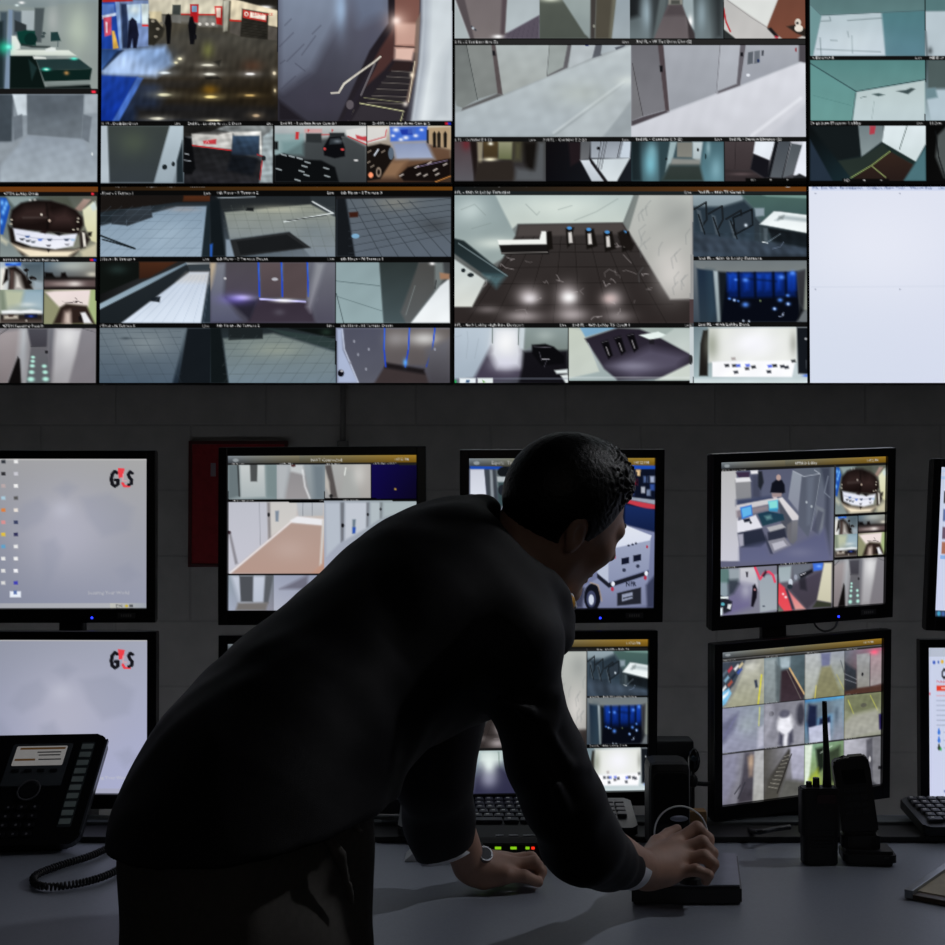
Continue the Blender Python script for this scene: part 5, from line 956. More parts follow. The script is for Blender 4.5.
def lobby_view_mon(s):   # lower middle monitor: the lobby again
    header(s, 0, 55, None, '9a7020')
    u0, v0 = 50 / 1.0, 62
    s.uv(0, 75, 668, 705, 30, 55, 918, 528); lobby_hall(s)
    s.uv(672, 75, 1000, 370, 24, 38, 916, 512); s.cl = (24, 38, 916, 512); turnstile_view(s)
    s.uv(672, 385, 1000, 1000, 25, 42, 862, 928); entrance_view(s)
    s.uv(0, 735, 345, 1000, 14, 40, 618, 335)
    s.G(14, 40, 618, 335, 'b6c2cc', '8a9898', '4a4c5c', '16161a'); s.P('d8dee6', 228, 40, 360, 40, 380, 180, 370, 250, 250, 250, 210, 180, b=9, c2='c8cad6'); s.P('141318', 385, 165, 618, 160, 618, 335, 360, 335, b=4)
    s.uv(345, 720, 668, 1000, 458, 547, 918, 742)
    s.G(458, 547, 918, 742, 'b8c0b8', '98a8a4', 'a8b8b8', '808c90'); s.P('241f2a', 518, 588, 640, 548, 720, 552, 790, 580, 915, 648, 915, 680, 830, 735, 640, 742, 590, 700, b=2.5, c2='34303e')
    for x, y in ((600, 630), (648, 615), (695, 605)): s.P('0a090c', x - 22, y - 30, x + 4, y - 38, x + 22, y + 20, x + 6, y + 34, b=2)
    s.view(470, 640, 4.726); s.cl = (-200, 515, 330, 742); s.X = np.where(s.U < 345, s.X, 1e9)
    s.G(-200, 515, 330, 742, '9ab0b8', 'a0b8b8', '6a6c80', '2c2c44'); s.P('8c98a6', -60, 520, 30, 520, 10, 700, -60, 742, b=3, c2='b0bccc'); s.P('bac8c4', 40, 525, 160, 525, 150, 600, 50, 600, b=6, c2='c8d4d4'); s.P('34344a', 20, 650, 60, 590, 150, 590, 330, 742, 0, 742, b=10, c2='2a2a44'); s.B('e8f4f0', 90, 590, 36, 60, .95); s.B('a8a8c0', 90, 660, 40, 40, .6)
    s.L('405a50', 4, 135, 530, 140, 600, a=.6); s.cl = None
    s.uv(0, 0, 1000, 1000); s.G(0, 62, 1000, 76, 30); s.G(0, 706, 668, 720, 24); s.G(672, 371, 1000, 386, 16); s.G(667, 62, 672, 1000, 90, a=.5)
    s.T(720, 72, 12, 'Live   2nd FL - 46th TS', 200, .9, 1); s.T(685, 384, 12, '2nd FL - 46th St Lobby Entrance', 210, .9, 1); s.T(685, 705, 12, '2nd FL - 46th Lobby Desk', 200, .9, 1)

def mon_desk(s):   # upper right monitor
    header(s, 0, 50, '47TH St Lobby')
    s.view(712, 455, 8.008); s.cl = None
    s.uv(0, 50, 680, 690); X_, Y_ = None, None
    s.G(0, 0, 1000, 1000, '6a6a7c', '5a6470', '60627a', '6a6a84')
    s.view(712, 455, 8.008); s.cl = None
    def inb(): 
        m = (s.U < 680) & (s.V > 62) & (s.V < 682); s.X = np.where(m, s.X, 1e9); return s
    inb()
    s.P('565a70', 180, 110, 660, 100, 640, 430, 180, 400, b=3, c2='5a6078'); s.P('b8b8b8', 60, 120, 195, 120, 222, 850, 60, 850, b=1.5, c2='c8c8d4')
    s.P('8c8c90', 185, 200, 310, 210, 318, 350, 195, 362, c2='84868c', b=1.5); s.P('e0e0e4', 188, 185, 300, 172, 315, 212, 190, 220, b=1.5); s.P('3a2c44', 190, 140, 300, 135, 300, 178, 215, 180, b=1.5); s.P('e8e8ec', 308, 125, 370, 122, 370, 150, 312, 155, b=1.5); s.P('44485c', 318, 160, 390, 160, 390, 350, 322, 340, b=4)
    s.P('20242c', 370, 130, 400, 130, 415, 220, 390, 280, 370, 250, b=2); s.P('3c4460', 195, 362, 330, 345, 470, 330, 480, 352, 195, 405, b=4)
    s.P('10121c', 466, 300, 480, 225, 510, 200, 560, 200, 582, 240, 585, 300, 560, 310, b=1.5); s.E('b49a94', 533, 180, 19, 24); s.P('a08c8c', 478, 305, 560, 305, 555, 335, 482, 340, b=1.5); s.P('c8b8bc', 490, 335, 520, 335, 520, 355, 492, 355, b=1.5)
    s.P('d4d2d4', 195, 402, 460, 352, 520, 345, 530, 360, 450, 395, 195, 450, b=1.5, c2='c2bec4'); s.P('8a8088', 195, 450, 450, 400, 450, 440, 200, 500, b=3); s.P('dddadc', 520, 350, 562, 338, 700, 495, 690, 520, 640, 525, c2='d2ced2', b=1.5); s.P('4c505c', 535, 360, 640, 525, 600, 640, 560, 580, 545, 470, b=2)
    s.P('7a7a80', 640, 530, 692, 522, 680, 680, 650, 718, 620, 700, b=2, c2='64666e'); s.P('68686e', 600, 560, 640, 530, 630, 700, 600, 660, b=2)
    s.P('dcdce4', 200, 530, 350, 480, 402, 580, 205, 625, b=1.5, c2='e4e4ee'); s.P('1b3a50', 365, 470, 450, 450, 570, 475, 580, 520, 440, 560, 405, 570, c2='24424e', b=1.5); s.P('7aa8a8', 420, 490, 470, 480, 480, 510, 440, 520, b=3, a=.7)
    s.P('3c78d0', 225, 420, 318, 398, 326, 485, 240, 515, b=1.2); s.P('62b4e8', 236, 430, 310, 412, 316, 475, 248, 500, b=1.2); s.P('60b8d8', 448, 370, 528, 358, 530, 430, 460, 440, b=1.2); s.P('86dcd8', 455, 375, 520, 366, 522, 420, 465, 430, b=1.2); s.P('30a0d0', 450, 430, 528, 425, 525, 455, 460, 450, b=1.2, a=.7)
    s.P('1c2030', 250, 515, 300, 505, 310, 530, 260, 540, b=1.5); s.E('20242c', 310, 542, 10, 9); s.P('2a2e40', 205, 625, 400, 590, 440, 690, 390, 740, 225, 740, b=2, c2='242a3a'); s.P('a4a4b4', 205, 635, 250, 630, 255, 725, 220, 740, b=2)
    s.P('b0b0b4', 440, 580, 560, 550, 590, 580, 470, 630, b=1.5); s.P('2c3040', 445, 620, 580, 585, 600, 660, 450, 690, b=2); s.P('8a8a94', 445, 690, 580, 660, 635, 725, 490, 790, c2='808090', b=1.5); s.P('b8b8c4', 480, 710, 570, 685, 600, 725, 500, 765, b=1.5); s.P('343848', 430, 640, 450, 700, 490, 795, 465, 790, 430, 700, b=1.5)
    s.P('9098a4', 645, 125, 720, 160, 690, 450, 610, 350, c2='888c9c', b=1.5); s.P('545a68', 722, 180, 870, 150, 830, 420, 770, 660, 690, 560, 700, 400, c2='5a6070', b=2); s.L('a8aeba', 7, 650, 128, 735, 172, 865, 150, 820, 120, a=.9); s.L('8c94a0', 5, 868, 155, 830, 400, 790, 610, a=.8); s.P('6c7484', 760, 180, 820, 165, 790, 560, 760, 560, b=4, a=.6)
    s.E('b0b8c0', 757, 378, 8, 10); s.E('b0b8c0', 797, 412, 8, 10); s.P('747a86', 830, 400, 915, 440, 870, 670, 840, 650, b=2); s.P('44485a', 850, 440, 890, 460, 850, 640, 800, 600, b=2, a=.7); s.P('3c4252', 870, 100, 945, 100, 945, 800, 900, 560, 910, 300, b=4, c2='4c5062'); s.L('7c8494', 10, 930, 170, 900, 300, 945, 340, a=.7)
    s.P('54587a', 225, 745, 430, 700, 470, 800, 640, 730, 900, 600, 945, 800, 945, 860, 222, 860, b=6, c2='64688a', a=.8); s.B('7c7e98', 700, 780, 110, 40, .5)
    # two feeds below
    s.view(712, 550, 7.383); s.cl = None
    m = (s.U < 345) & (s.V > 690); s.X = np.where(m, s.X, 1e9)
    s.P('7c7c8c', 50, 100, 480, 100, 480, 490, 50, 490, b=1); s.P('5c7a78', 50, 135, 130, 140, 130, 240, 50, 300, b=3); s.P('96a0a8', 125, 140, 205, 140, 205, 240, 130, 230, b=2); s.P('ccccd0', 205, 130, 320, 125, 345, 250, 340, 300, 230, 300, 205, 240, c2='b4b4c4', b=3)
    s.P('74748a', 200, 240, 300, 260, 290, 420, 100, 485, 90, 380, b=7, c2='6a6290'); s.B('b4b4c4', 250, 300, 40, 60, .7); s.P('9aa4ae', 345, 190, 480, 180, 480, 440, 355, 460, c2='a4acb4', b=2); s.P('8a9aa4', 60, 240, 110, 240, 130, 330, 60, 360, b=3); s.P('1c2630', 120, 220, 190, 215, 200, 250, 160, 320, 120, 340, b=4, a=.7)
    s.P('20222c', 55, 330, 150, 380, 140, 450, 90, 470, 55, 400, b=2); s.P('e8f0f0', 60, 345, 122, 345, 118, 360, 60, 358, b=1); s.P('dce8ec', 60, 430, 80, 425, 75, 480, 58, 480, b=1); s.P('dce0e4', 118, 400, 145, 400, 135, 440, 112, 430, b=1); s.E('5ab0c0', 80, 400, 14, 12)
    s.L('e04a68', 18, 318, 130, 340, 180, 355, 215, 385, 170, 420, 160, 450, 185, 465, 235); s.P('2a1c2a', 370, 190, 395, 150, 405, 165, 385, 200, b=2); s.P('262430', 250, 162, 266, 162, 264, 200, 254, 200, b=1.2); s.P('14121c', 300, 265, 318, 250, 334, 290, 330, 350, 305, 420, 288, 415, 296, 330, b=1.5); s.E('a07078', 316, 292, 9, 9); s.E('505864', 382, 415, 10, 6)
    s.view(712, 550, 7.383)
    m = (s.U > 350) & (s.U < 680) & (s.V > 690); s.X = np.where(m, s.X, 1e9)
    s.P('5c5864', 470, 90, 890, 80, 890, 460, 470, 470, b=1); s.P('9aaaae', 475, 125, 590, 115, 580, 230, 500, 240, b=3, c2='a8b4bc'); s.P('6a707c', 590, 110, 740, 100, 700, 200, 600, 240, b=3); s.P('3c70e0', 745, 100, 822, 95, 815, 150, 750, 155, b=2); s.B('80b0ff', 790, 120, 18, 10, .9); s.P('4a4454', 560, 280, 700, 200, 815, 150, 780, 370, 700, 440, b=4, c2='3f3a44')
    s.P('1a1a22', 645, 180, 740, 140, 745, 165, 655, 215, b=2); s.L('e8e8f0', 5, 655, 185, 690, 170); s.P('202028', 640, 215, 690, 195, 700, 300, 650, 290, b=3, a=.7); s.E('c8d0dc', 580, 240, 16, 28); s.E('28303a', 575, 270, 20, 18); s.E('9aa0b0', 618, 200, 12, 20)
    s.P('dcd8c0', 828, 95, 885, 95, 880, 390, 775, 370, b=2, c2='c8c4ac'); s.P('34382c', 775, 375, 880, 392, 880, 420, 740, 425, b=2); s.P('e04050', 472, 255, 500, 245, 540, 280, 590, 400, 595, 450, 530, 450, 476, 380, b=2, c2='e85058'); s.B('fff0f4', 525, 325, 8, 8, 1); s.B('fff0f4', 545, 348, 10, 9, 1)
    s.P('3c3848', 540, 285, 570, 300, 610, 430, 590, 440, b=2); s.P('e87078', 565, 300, 600, 340, 690, 435, 615, 440, b=2, c2='d8a098'); s.P('6a7468', 472, 400, 530, 452, 472, 460, b=2)
    # right column repeats the 47th street views
    s.uv(690, 55, 1000, 375, 0, 58, 915, 635); lobby_desk(s, 0, 58, 915, 635)
    s.uv(690, 390, 1000, 665, 0, 55, 695, 500); lobby_quad(s)
    s.uv(690, 685, 1000, 1000, 0, 532, 695, 940); post_b(s)
    s.uv(0, 0, 1000, 1000); s.G(0, 48, 1000, 58, 26); s.G(0, 682, 685, 694, 22); s.G(690, 376, 1000, 388, 16); s.G(690, 668, 1000, 682, 16); s.G(680, 50, 690, 1000, 60, a=.6); s.G(346, 694, 350, 1000, 60, a=.5)
    s.T(10, 58, 9, '47TH St - Lobby Guard', 200, .9, 1); s.T(10, 692, 9, '47TH St Lobby', 200, .9); s.T(360, 692, 9, '2nd FL - E Lobby Side Door', 200, .9)

def mon_grid(s):   # lower right monitor, 4 x 3 views
    header(s, 0, 45, None, '9a7828')
    s.uv(0, 0, 1000, 1000); s.G(0, 45, 1000, 1000, 90)
    def cell(c, r):
        xs = (0, 258, 510, 760, 1000); ys = (68, 370, 668, 1000)
        return s.uv(xs[c], ys[r], xs[c + 1], ys[r + 1])
    cell(0, 0).G(0, 0, 1000, 1000, '6a6c78', 'a8a89c', '8a8c88', 'a8a88c'); s.P('3c4450', 0, 0, 560, 0, 300, 500, 0, 800, b=2); s.P('b4b4a8', 560, 100, 900, 100, 860, 1000, 100, 1000, 350, 600, b=3, c2='9c9c84')
    for x, y, c in ((200, 150, 'c04050'), (350, 120, 'e8e8e8'), (120, 350, '80a8c0'), (280, 300, '202838'), (420, 200, '3850a0'), (60, 550, 'e0e4e8'), (200, 450, 'a85040'), (450, 80, 'c8b890'), (80, 220, '5a6878')): s.P(c, x - 60, y + 40, x + 40, y - 60, x + 70, y - 10, x - 20, y + 90, b=2)
    s.P('7cc0e8', 0, 650, 180, 560, 240, 680, 100, 900, 0, 950, b=2); s.P('e8f4fc', 30, 720, 180, 620, 160, 700, 40, 800, b=2); s.L('e0d838', 40, 940, 350, 860, 1000, a=.8); s.P('30384c', 770, 450, 830, 440, 860, 600, 800, 620, b=2); s.B('e8e8e0', 700, 150, 160, 100, .6)
    cell(1, 0).G(0, 0, 1000, 1000, '6c7c84', '4c5c64', '6a7478', '3c4c50'); s.P('a0b0b8', 380, 0, 640, 0, 620, 250, 400, 250, b=3); s.P('33262c', 400, 300, 600, 280, 1000, 850, 950, 1000, 350, 1000, b=3, c2='3c3038'); s.L('c8a878', 40, 620, 260, 990, 860); s.L('88827a', 20, 560, 300, 900, 950, a=.6); s.P('98a4a8', 0, 0, 300, 0, 330, 1000, 0, 1000, b=6, c2='7c8486'); s.P('5a6468', 280, 100, 420, 250, 380, 1000, 300, 1000, b=4)
    cell(2, 0).G(0, 0, 1000, 1000, 'a8acb4', '9aa0ac', 'a8ac94', '8c9070'); s.P('707494', 400, 0, 640, 0, 620, 300, 420, 300, b=3); s.P('8c8a6c', 420, 300, 640, 290, 950, 1000, 180, 1000, b=4, c2='7e7c5c'); s.L('d8cc58', 30, 280, 700, 250, 1000, a=.8); s.P('b8bcc0', 0, 0, 350, 0, 330, 500, 180, 1000, 0, 1000, b=5, c2='a4a89c'); s.L('303840', 20, 900, 200, 1000, 500, a=.5); s.L('c8c060', 20, 800, 500, 990, 850, a=.6)
    cell(3, 0).G(0, 0, 1000, 1000, '6c7480', 'a86c80', '46302c', '54423c'); s.P('333a44', 0, 250, 320, 450, 340, 1000, 0, 1000, b=4, c2='2c2c30'); s.P('9a9ca0', 320, 100, 700, 80, 680, 850, 340, 860, c2='8c8a84', b=2); s.P('a88c94', 700, 80, 1000, 60, 1000, 800, 690, 840, b=2, c2='9a9494'); s.L('404048', 14, 690, 100, 680, 850); s.B('ff6080', 800, 80, 120, 60, .9); s.E('202024', 480, 550, 30, 40); s.P('4e342c', 0, 900, 400, 850, 1000, 850, 1000, 1000, 0, 1000, b=3)
    s.L('c8ccd4', 18, 0, 500, 320, 650, a=.4); s.L('c8ccd4', 18, 0, 620, 320, 740, a=.4)
    cell(0, 1).G(0, 0, 1000, 1000, '8c8ea8', '8c98a0', '9a9cb4', '8c8ea0'); s.P('6c6e88', 0, 300, 400, 100, 300, 500, 0, 800, b=6); s.L('d8d860', 30, 900, 50, 880, 450, a=.6); s.L('70709a', 20, 0, 700, 350, 200, a=.6); s.B('a4b0b4', 600, 400, 200, 200, .6); s.P('c8c8d8', 860, 500, 1000, 450, 1000, 900, 850, 950, b=4, a=.7)
    cell(1, 1).G(0, 0, 1000, 1000, '70707c', '8a8a94', '8c8c98', '9a9aa4'); s.E('c4c4cc', 520, 480, 210, 260, b=4); s.P('e8e8f0', 400, 350, 620, 330, 700, 600, 580, 800, 560, 1000, 460, 1000, 420, 700, 330, 560, b=3); s.E('606070', 500, 250, 130, 90, b=3); s.P('484858', 380, 650, 480, 720, 460, 1000, 360, 900, b=4); s.P('484858', 600, 700, 700, 620, 720, 900, 600, 1000, b=4); s.E('404048', 180, 220, 60, 60); s.P('b0b0bc', 0, 0, 200, 0, 250, 400, 50, 800, 0, 800, b=6, a=.6); s.E('3c3c48', 900, 300, 110, 250, b=5)
    cell(2, 1).G(0, 0, 1000, 1000, '4888c0', '58a8d8', '6a7c88', '8c8e9c'); s.P('70808c', 0, 60, 1000, 60, 1000, 300, 0, 500, b=4, c2='5c6c7c'); s.P('1c2440', 100, 100, 300, 150, 300, 700, 120, 900, 60, 500, b=4); s.P('202848', 380, 450, 640, 420, 650, 560, 360, 600, b=3); s.P('b4b8d0', 100, 620, 640, 560, 660, 1000, 120, 1000, b=2, c2='c4c8dc'); s.P('7c98a8', 700, 100, 1000, 50, 1000, 900, 720, 950, b=6, c2='9090a0'); s.B('3c4c5c', 800, 400, 60, 200, .6)
    cell(3, 1).G(0, 0, 1000, 1000, '8c9078', '8c906c', '8a8c74', '8c8e80'); s.P('74785c', 0, 0, 1000, 0, 950, 350, 300, 420, 50, 300, b=5); s.L('c8c858', 24, 100, 100, 250, 420, a=.7); s.L('c8c858', 24, 700, 50, 900, 400, a=.7); s.P('a0a094', 250, 450, 900, 380, 1000, 900, 0, 1000, 0, 600, b=6, c2='a4a49c'); s.P('2c2458', 930, 500, 1000, 480, 1000, 850, 950, 850, b=2); s.E('5c5c50', 520, 250, 80, 50)
    cell(0, 2).G(0, 0, 1000, 1000, '787888', '8c8c94', '6a6878', 'a0a0a0'); s.P('54525e', 550, 0, 780, 0, 760, 1000, 380, 1000, 480, 500, b=4, c2='3c3840'); s.B('ffe0b8', 700, 200, 50, 120, 1); s.P('a08878', 620, 100, 780, 80, 750, 500, 650, 500, b=4, a=.7); s.P('b4b4b8', 790, 0, 1000, 0, 1000, 1000, 740, 1000, b=3, c2='a8a8a4'); s.P('8c8ca4', 0, 0, 400, 0, 350, 500, 0, 1000, b=8, a=.7); s.L('303038', 24, 320, 800, 450, 650); s.L('303038', 24, 400, 900, 560, 600)
    cell(1, 2).G(0, 0, 1000, 1000, '54524e', 'b4b4c8', '4c4a48', '6c6c70'); s.P('3a3836', 100, 600, 600, 50, 680, 50, 520, 600, 350, 1000, 0, 1000, b=3, c2='4c4a44'); s.P('b8b8cc', 650, 0, 1000, 0, 1000, 700, 700, 650, 660, 300, b=3, c2='9a9aac')
    for k in range(9): s.L('9a968c', 16, 120 + k * 48, 750 - k * 70, 330 + k * 38, 800 - k * 80, a=.8)
    s.P('5c5c58', 520, 650, 1000, 750, 1000, 1000, 380, 1000, b=4); s.L('22201f', 26, 330, 900, 680, 150, a=.9)
    cell(2, 2).G(0, 0, 1000, 1000, '8cb49c', '74906c', '9aa84c', '60684c'); s.P('dce8d8', 0, 0, 200, 0, 120, 700, 0, 1000, b=3); s.P('1c241c', 280, 100, 480, 80, 500, 500, 350, 600, b=4); s.P('a8b830', 100, 700, 350, 500, 400, 1000, 80, 1000, b=5, a=.7); s.P('283024', 550, 200, 900, 100, 900, 700, 600, 900, b=5, a=.8); s.L('e0f0e0', 20, 400, 200, 700, 80, a=.6)
    cell(3, 2).G(0, 0, 1000, 1000, 'c0c0cc', '8a8a92', 'a4a4ac', '74747c'); s.P('585860', 600, 50, 780, 0, 800, 900, 620, 850, b=3); s.P('7a7a80', 780, 0, 1000, 0, 1000, 1000, 800, 950, b=3); s.P('3c3c42', 450, 850, 700, 850, 900, 1000, 400, 1000, b=3); s.E('d8d8dc', 700, 450, 26, 60); s.E('202024', 960, 650, 30, 40)
    s.uv(0, 0, 1000, 1000)
    for y in (64, 368, 666): s.G(0, y - 8, 1000, y + 3, 30, a=.8)
    for x in (258, 510, 760): s.G(x - 2, 68, x + 2, 1000, 70, a=.5)
    for y in (63, 366, 664):
        for k, x in enumerate((12, 268, 520, 770)): s.T(x, y, 8, '47TH St Post %s' % 'ABCDEFGHIJKL'[k], 190, .8, .9)
    s.N(0, 45, 1000, 1000, .04, 2, 21)

def mon_web(s, upper):
    s.uv(0, 0, 1000, 1000); s.G(0, 0, 1000, 1000, 'c8d0e6', 'ccd4ea', 'ccd2ec', 'd0d6f0')
    s.uv(0, 0, 400, 1000)
    if upper:
        s.G(0, 60, 1000, 78, 'a8c4e8'); s.G(0, 20, 1000, 30, 'b0c8e8')
        for y, c in ((160, '3c3c44'), (280, '5c6c9c'), (400, '6a5468'), (500, 'a86c58')): s.P(c, 60, y, 260, y, 260, y + 80, 60, y + 80, b=1); s.P('e0d8d8', 120, y + 20, 180, y + 20, 180, y + 60, 120, y + 60, b=1.5)
        s.G(40, 590, 1000, 612, '8cb0e4'); s.G(0, 960, 1000, 1000, '384860', '586878'); s.E('40a0c8', 60, 980, 22, 16); s.E('4868b0', 120, 980, 18, 14)
        for y in range(170, 560, 40): s.L('8c94b0', 6, 300, y, 700, y, a=.5)
    else:
        s.G(0, 0, 1000, 60, 'b4bccc', 'c0c8dc'); s.E('4060c0', 80, 100, 20, 12); s.E('e0b020', 190, 95, 18, 12); s.E('4868b8', 140, 98, 12, 10)
        s.L('202028', 16, 245, 160, 215, 145, 190, 165, 190, 190, 215, 205, 245, 190)
        s.T(110, 235, 16, 'Post Orders', 'd06070'); s.P('e0402c', 110, 255, 330, 255, 330, 290, 110, 290, b=1); s.L('f8e8e4', 8, 180, 272, 300, 272); s.E('e05060', 20, 310, 10, 8); s.cl = (0, 0, 2500, 1000)
        for k in range(7): s.L('9098b0' if k else 'e08890', 7, 110, 322 + k * 33, 330, 322 + k * 33, a=.6)
        for y, c in ((568, '3c78d8'), (622, '3c78d8'), (672, '2c3c2c')): s.E(c, 140, y, 20, 16, b=1); s.E(c, 140, y - 18, 10, 10, b=1); s.L('8890a8', 6, 210, y, 320, y, a=.5)
        s.E('38b048', 165, 680, 12, 10); s.E('5868b0', 210, 962, 8, 8)
def mon_plain(s):
    header(s, 0, 50, 'NOT Connected'); s.uv(0, 50, 1000, 1000)
    s.G(0, 0, 1000, 1000, '8c96a0', '808c94', '909aa8', '7c8890')
    for x in (0, 340, 670):
        for y in (0, 340, 670):
            s.G(x + 6, y + 6, x + 326, y + 326, 'a8aeb4', '7c848c', '70747c', '5a5e64'); s.P('4c4f55', x + 110, y + 120, x + 210, y + 120, x + 280, y + 326, x + 40, y + 326, b=3); s.P('b8bcc0', x + 120, y + 30, x + 200, y + 30, x + 200, y + 120, x + 120, y + 120, b=2)
# ------------------------------------------------------------------ room shell
ZD = 0.74            # desk top height
YW = 3.90            # block wall
YV = 3.75            # face of the video wall
def wall_material():
    m = bpy.data.materials.new('painted_block'); m.use_nodes = True; nt = m.node_tree; b = nt.nodes['Principled BSDF']
    tc = nt.nodes.new('ShaderNodeTexCoord'); sep = nt.nodes.new('ShaderNodeSeparateXYZ'); cmb = nt.nodes.new('ShaderNodeCombineXYZ')
    nt.links.new(tc.outputs['Object'], sep.inputs[0])
    nt.links.new(sep.outputs['X'], cmb.inputs['X']); nt.links.new(sep.outputs['Z'], cmb.inputs['Y'])
    mp = nt.nodes.new('ShaderNodeMapping'); nt.links.new(cmb.outputs[0], mp.inputs['Vector'])
    P = at(491, 490, YW)
    mp.inputs['Location'].default_value = (-P.x + 0.45 * 20, -P.z + 0.196 * 21, 0)
    br = nt.nodes.new('ShaderNodeTexBrick'); br.offset = 0.5; br.inputs['Scale'].default_value = 1.0
    br.inputs['Brick Width'].default_value = 0.45; br.inputs['Row Height'].default_value = 0.196
    br.inputs['Mortar Size'].default_value = 0.0045; br.inputs['Mortar Smooth'].default_value = 0.6; br.inputs['Bias'].default_value = 0.0
    c = srgb(hx('c0bfbc'))
    br.inputs['Color1'].default_value = (*c, 1); br.inputs['Color2'].default_value = (*(c * .94), 1); br.inputs['Mortar'].default_value = (*(c * .86), 1)
    nt.links.new(mp.outputs[0], br.inputs['Vector'])
    nz = nt.nodes.new('ShaderNodeTexNoise'); nz.inputs['Scale'].default_value = 14; nz.inputs['Detail'].default_value = 6
    nt.links.new(tc.outputs['Object'], nz.inputs['Vector'])
    mx = nt.nodes.new('ShaderNodeMix'); mx.data_type = 'RGBA'; mx.blend_type = 'MULTIPLY'; mx.inputs[0].default_value = 0.35
    nt.links.new(br.outputs['Color'], mx.inputs[6]); nt.links.new(nz.outputs['Fac'], mx.inputs[7]); nt.links.new(mx.outputs[2], b.inputs['Base Color'])
    b.inputs['Roughness'].default_value = 0.55
    ma = nt.nodes.new('ShaderNodeMath'); ma.operation = 'MULTIPLY_ADD'; ma.inputs[1].default_value = -1.0
    n2 = nt.nodes.new('ShaderNodeTexNoise'); n2.inputs['Scale'].default_value = 90; n2.inputs['Detail'].default_value = 4; nt.links.new(tc.outputs['Object'], n2.inputs['Vector'])
    n3 = nt.nodes.new('ShaderNodeMath'); n3.operation = 'MULTIPLY'; n3.inputs[1].default_value = 0.25; nt.links.new(n2.outputs['Fac'], n3.inputs[0])
    nt.links.new(br.outputs['Fac'], ma.inputs[0]); nt.links.new(n3.outputs[0], ma.inputs[2])
    bp = nt.nodes.new('ShaderNodeBump'); bp.inputs['Strength'].default_value = 0.35; bp.inputs['Distance'].default_value = 0.006
    nt.links.new(ma.outputs[0], bp.inputs['Height']); nt.links.new(bp.outputs['Normal'], b.inputs['Normal'])
    return m
WALL = wall_material()
def struct(name, lo, hi, m):
    bm = nb(); add_box(bm, lo, hi); return tag(obj(name, bm, m), kind='structure')
X0, X1, Y0, Y1, ZC = -3.0, 3.1, -2.2, YW, 2.9
struct('wall_back', (X0 - .1, Y1, 0), (X1 + .1, Y1 + .1, ZC), WALL)
struct('wall_front', (X0 - .1, Y0 - .1, 0), (X1 + .1, Y0, ZC), WALL)
struct('wall_left', (X0 - .1, Y0, 0), (X0, Y1, ZC), WALL)
struct('wall_right', (X1, Y0, 0), (X1 + .1, Y1, ZC), WALL)
struct('floor', (X0 - .1, Y0 - .1, -.1), (X1 + .1, Y1 + .1, 0), mat('floor_carpet', '3a3a3e', .9, var=.3, nscale=60, bump=.4, bscale=400))
struct('ceiling', (X0 - .1, Y0 - .1, ZC), (X1 + .1, Y1 + .1, ZC + .1), mat('ceiling_board', '6a6a68', .9, var=.06, nscale=20, bump=.2, bscale=120))
pc = at(343, 384, YW - .012); pe = at(343, 446, YW - .012)
bm = nb(); add_cyl(bm, (pc.x, pc.y, pc.z + .12), (pe.x, pe.y, pe.z), .008)
add_box(bm, (pe.x - .016, YW - .03, pe.z - .02), (pe.x + .016, YW, pe.z + .015), .003)
tag(obj('trim_1', bm, mat('conduit_paint', '7c7c7a', .5)), kind='structure')
pr = at(500, 823, YW); struct('trim_2', (X0, YW - .03, pr.z - .014), (X1, YW, pr.z + .014), mat('raceway_grey', '6c7070', .5))

# red board on the wall
A = at(191, 443, YW - .012); B_ = at(286, 443, YW - .012); D = at(190, 565, YW - .012)
t = empty('notice_board', ((A.x + B_.x) / 2, YW, D.z), label='dark red notice board on the block wall, half hidden behind a monitor', cat='notice board')
bm = nb(); w2 = (B_.x - A.x) / 2; h = A.z - D.z
add_box(bm, (-w2, -.014, 0), (w2, -.001, h), .002); obj('panel', bm, mat('red_felt', '96262c', .85, var=.15, nscale=50, bump=.3), t)
bm = nb()
for lo, hi in (((-w2 - .006, -.019, -.006), (-w2 + .004, -.001, h + .006)), ((w2 - .004, -.019, -.006), (w2 + .006, -.001, h + .006)), ((-w2, -.019, -.006), (w2, -.001, .004)), ((-w2, -.019, h - .004), (w2, -.001, h + .006))): add_box(bm, lo, hi, .001)
obj('frame', bm, mat('red_frame', '4a1216', .4), t)
bm = nb(); add_box(bm, (-w2 + .06, -.0165, h - .1), (-w2 + .075, -.0135, h - .06)); obj('pinned_note', bm, mat('note_grey', '8c8088', .8), t, label='small pale note')

# ------------------------------------------------------------------ video wall
PW, PH = 1.0260, 0.5768
zb = at(472, 384.2, YV).z
xc0 = at(453.4, 384, YV).x
blk = mat('black_plastic', '121214', .38, var=.1, bump=.12, bscale=900)
gloss = mat('black_gloss', '0c0c0f', .2, var=.05)
DENS = FPX / YV
WALL_L = {(0, 1): ('black framed wall display at top left showing a security desk above an empty grey room', wall_a),
          (1, 1): ('wall display showing a garage floor and a stairwell, above the tiled terrace views', wall_b),
          (2, 1): ('wall display showing two pale corridors side by side, above the marble lobby view', wall_c),
          (3, 1): ('wall display at top right showing greenish marble elevator views, above the blank white display', wall_d),
          (0, 0): ('wall display at left showing a round lobby desk, below the security desk view', wall_e),
          (1, 0): ('wall display showing nine tiled terrace and steel door views in a grid', wall_f),
          (2, 0): ('wall display showing a marble lobby with turnstiles in its largest picture', wall_g),
          (3, 0): ('blank pale blue wall display at right with only a thin menu line', wall_h)}
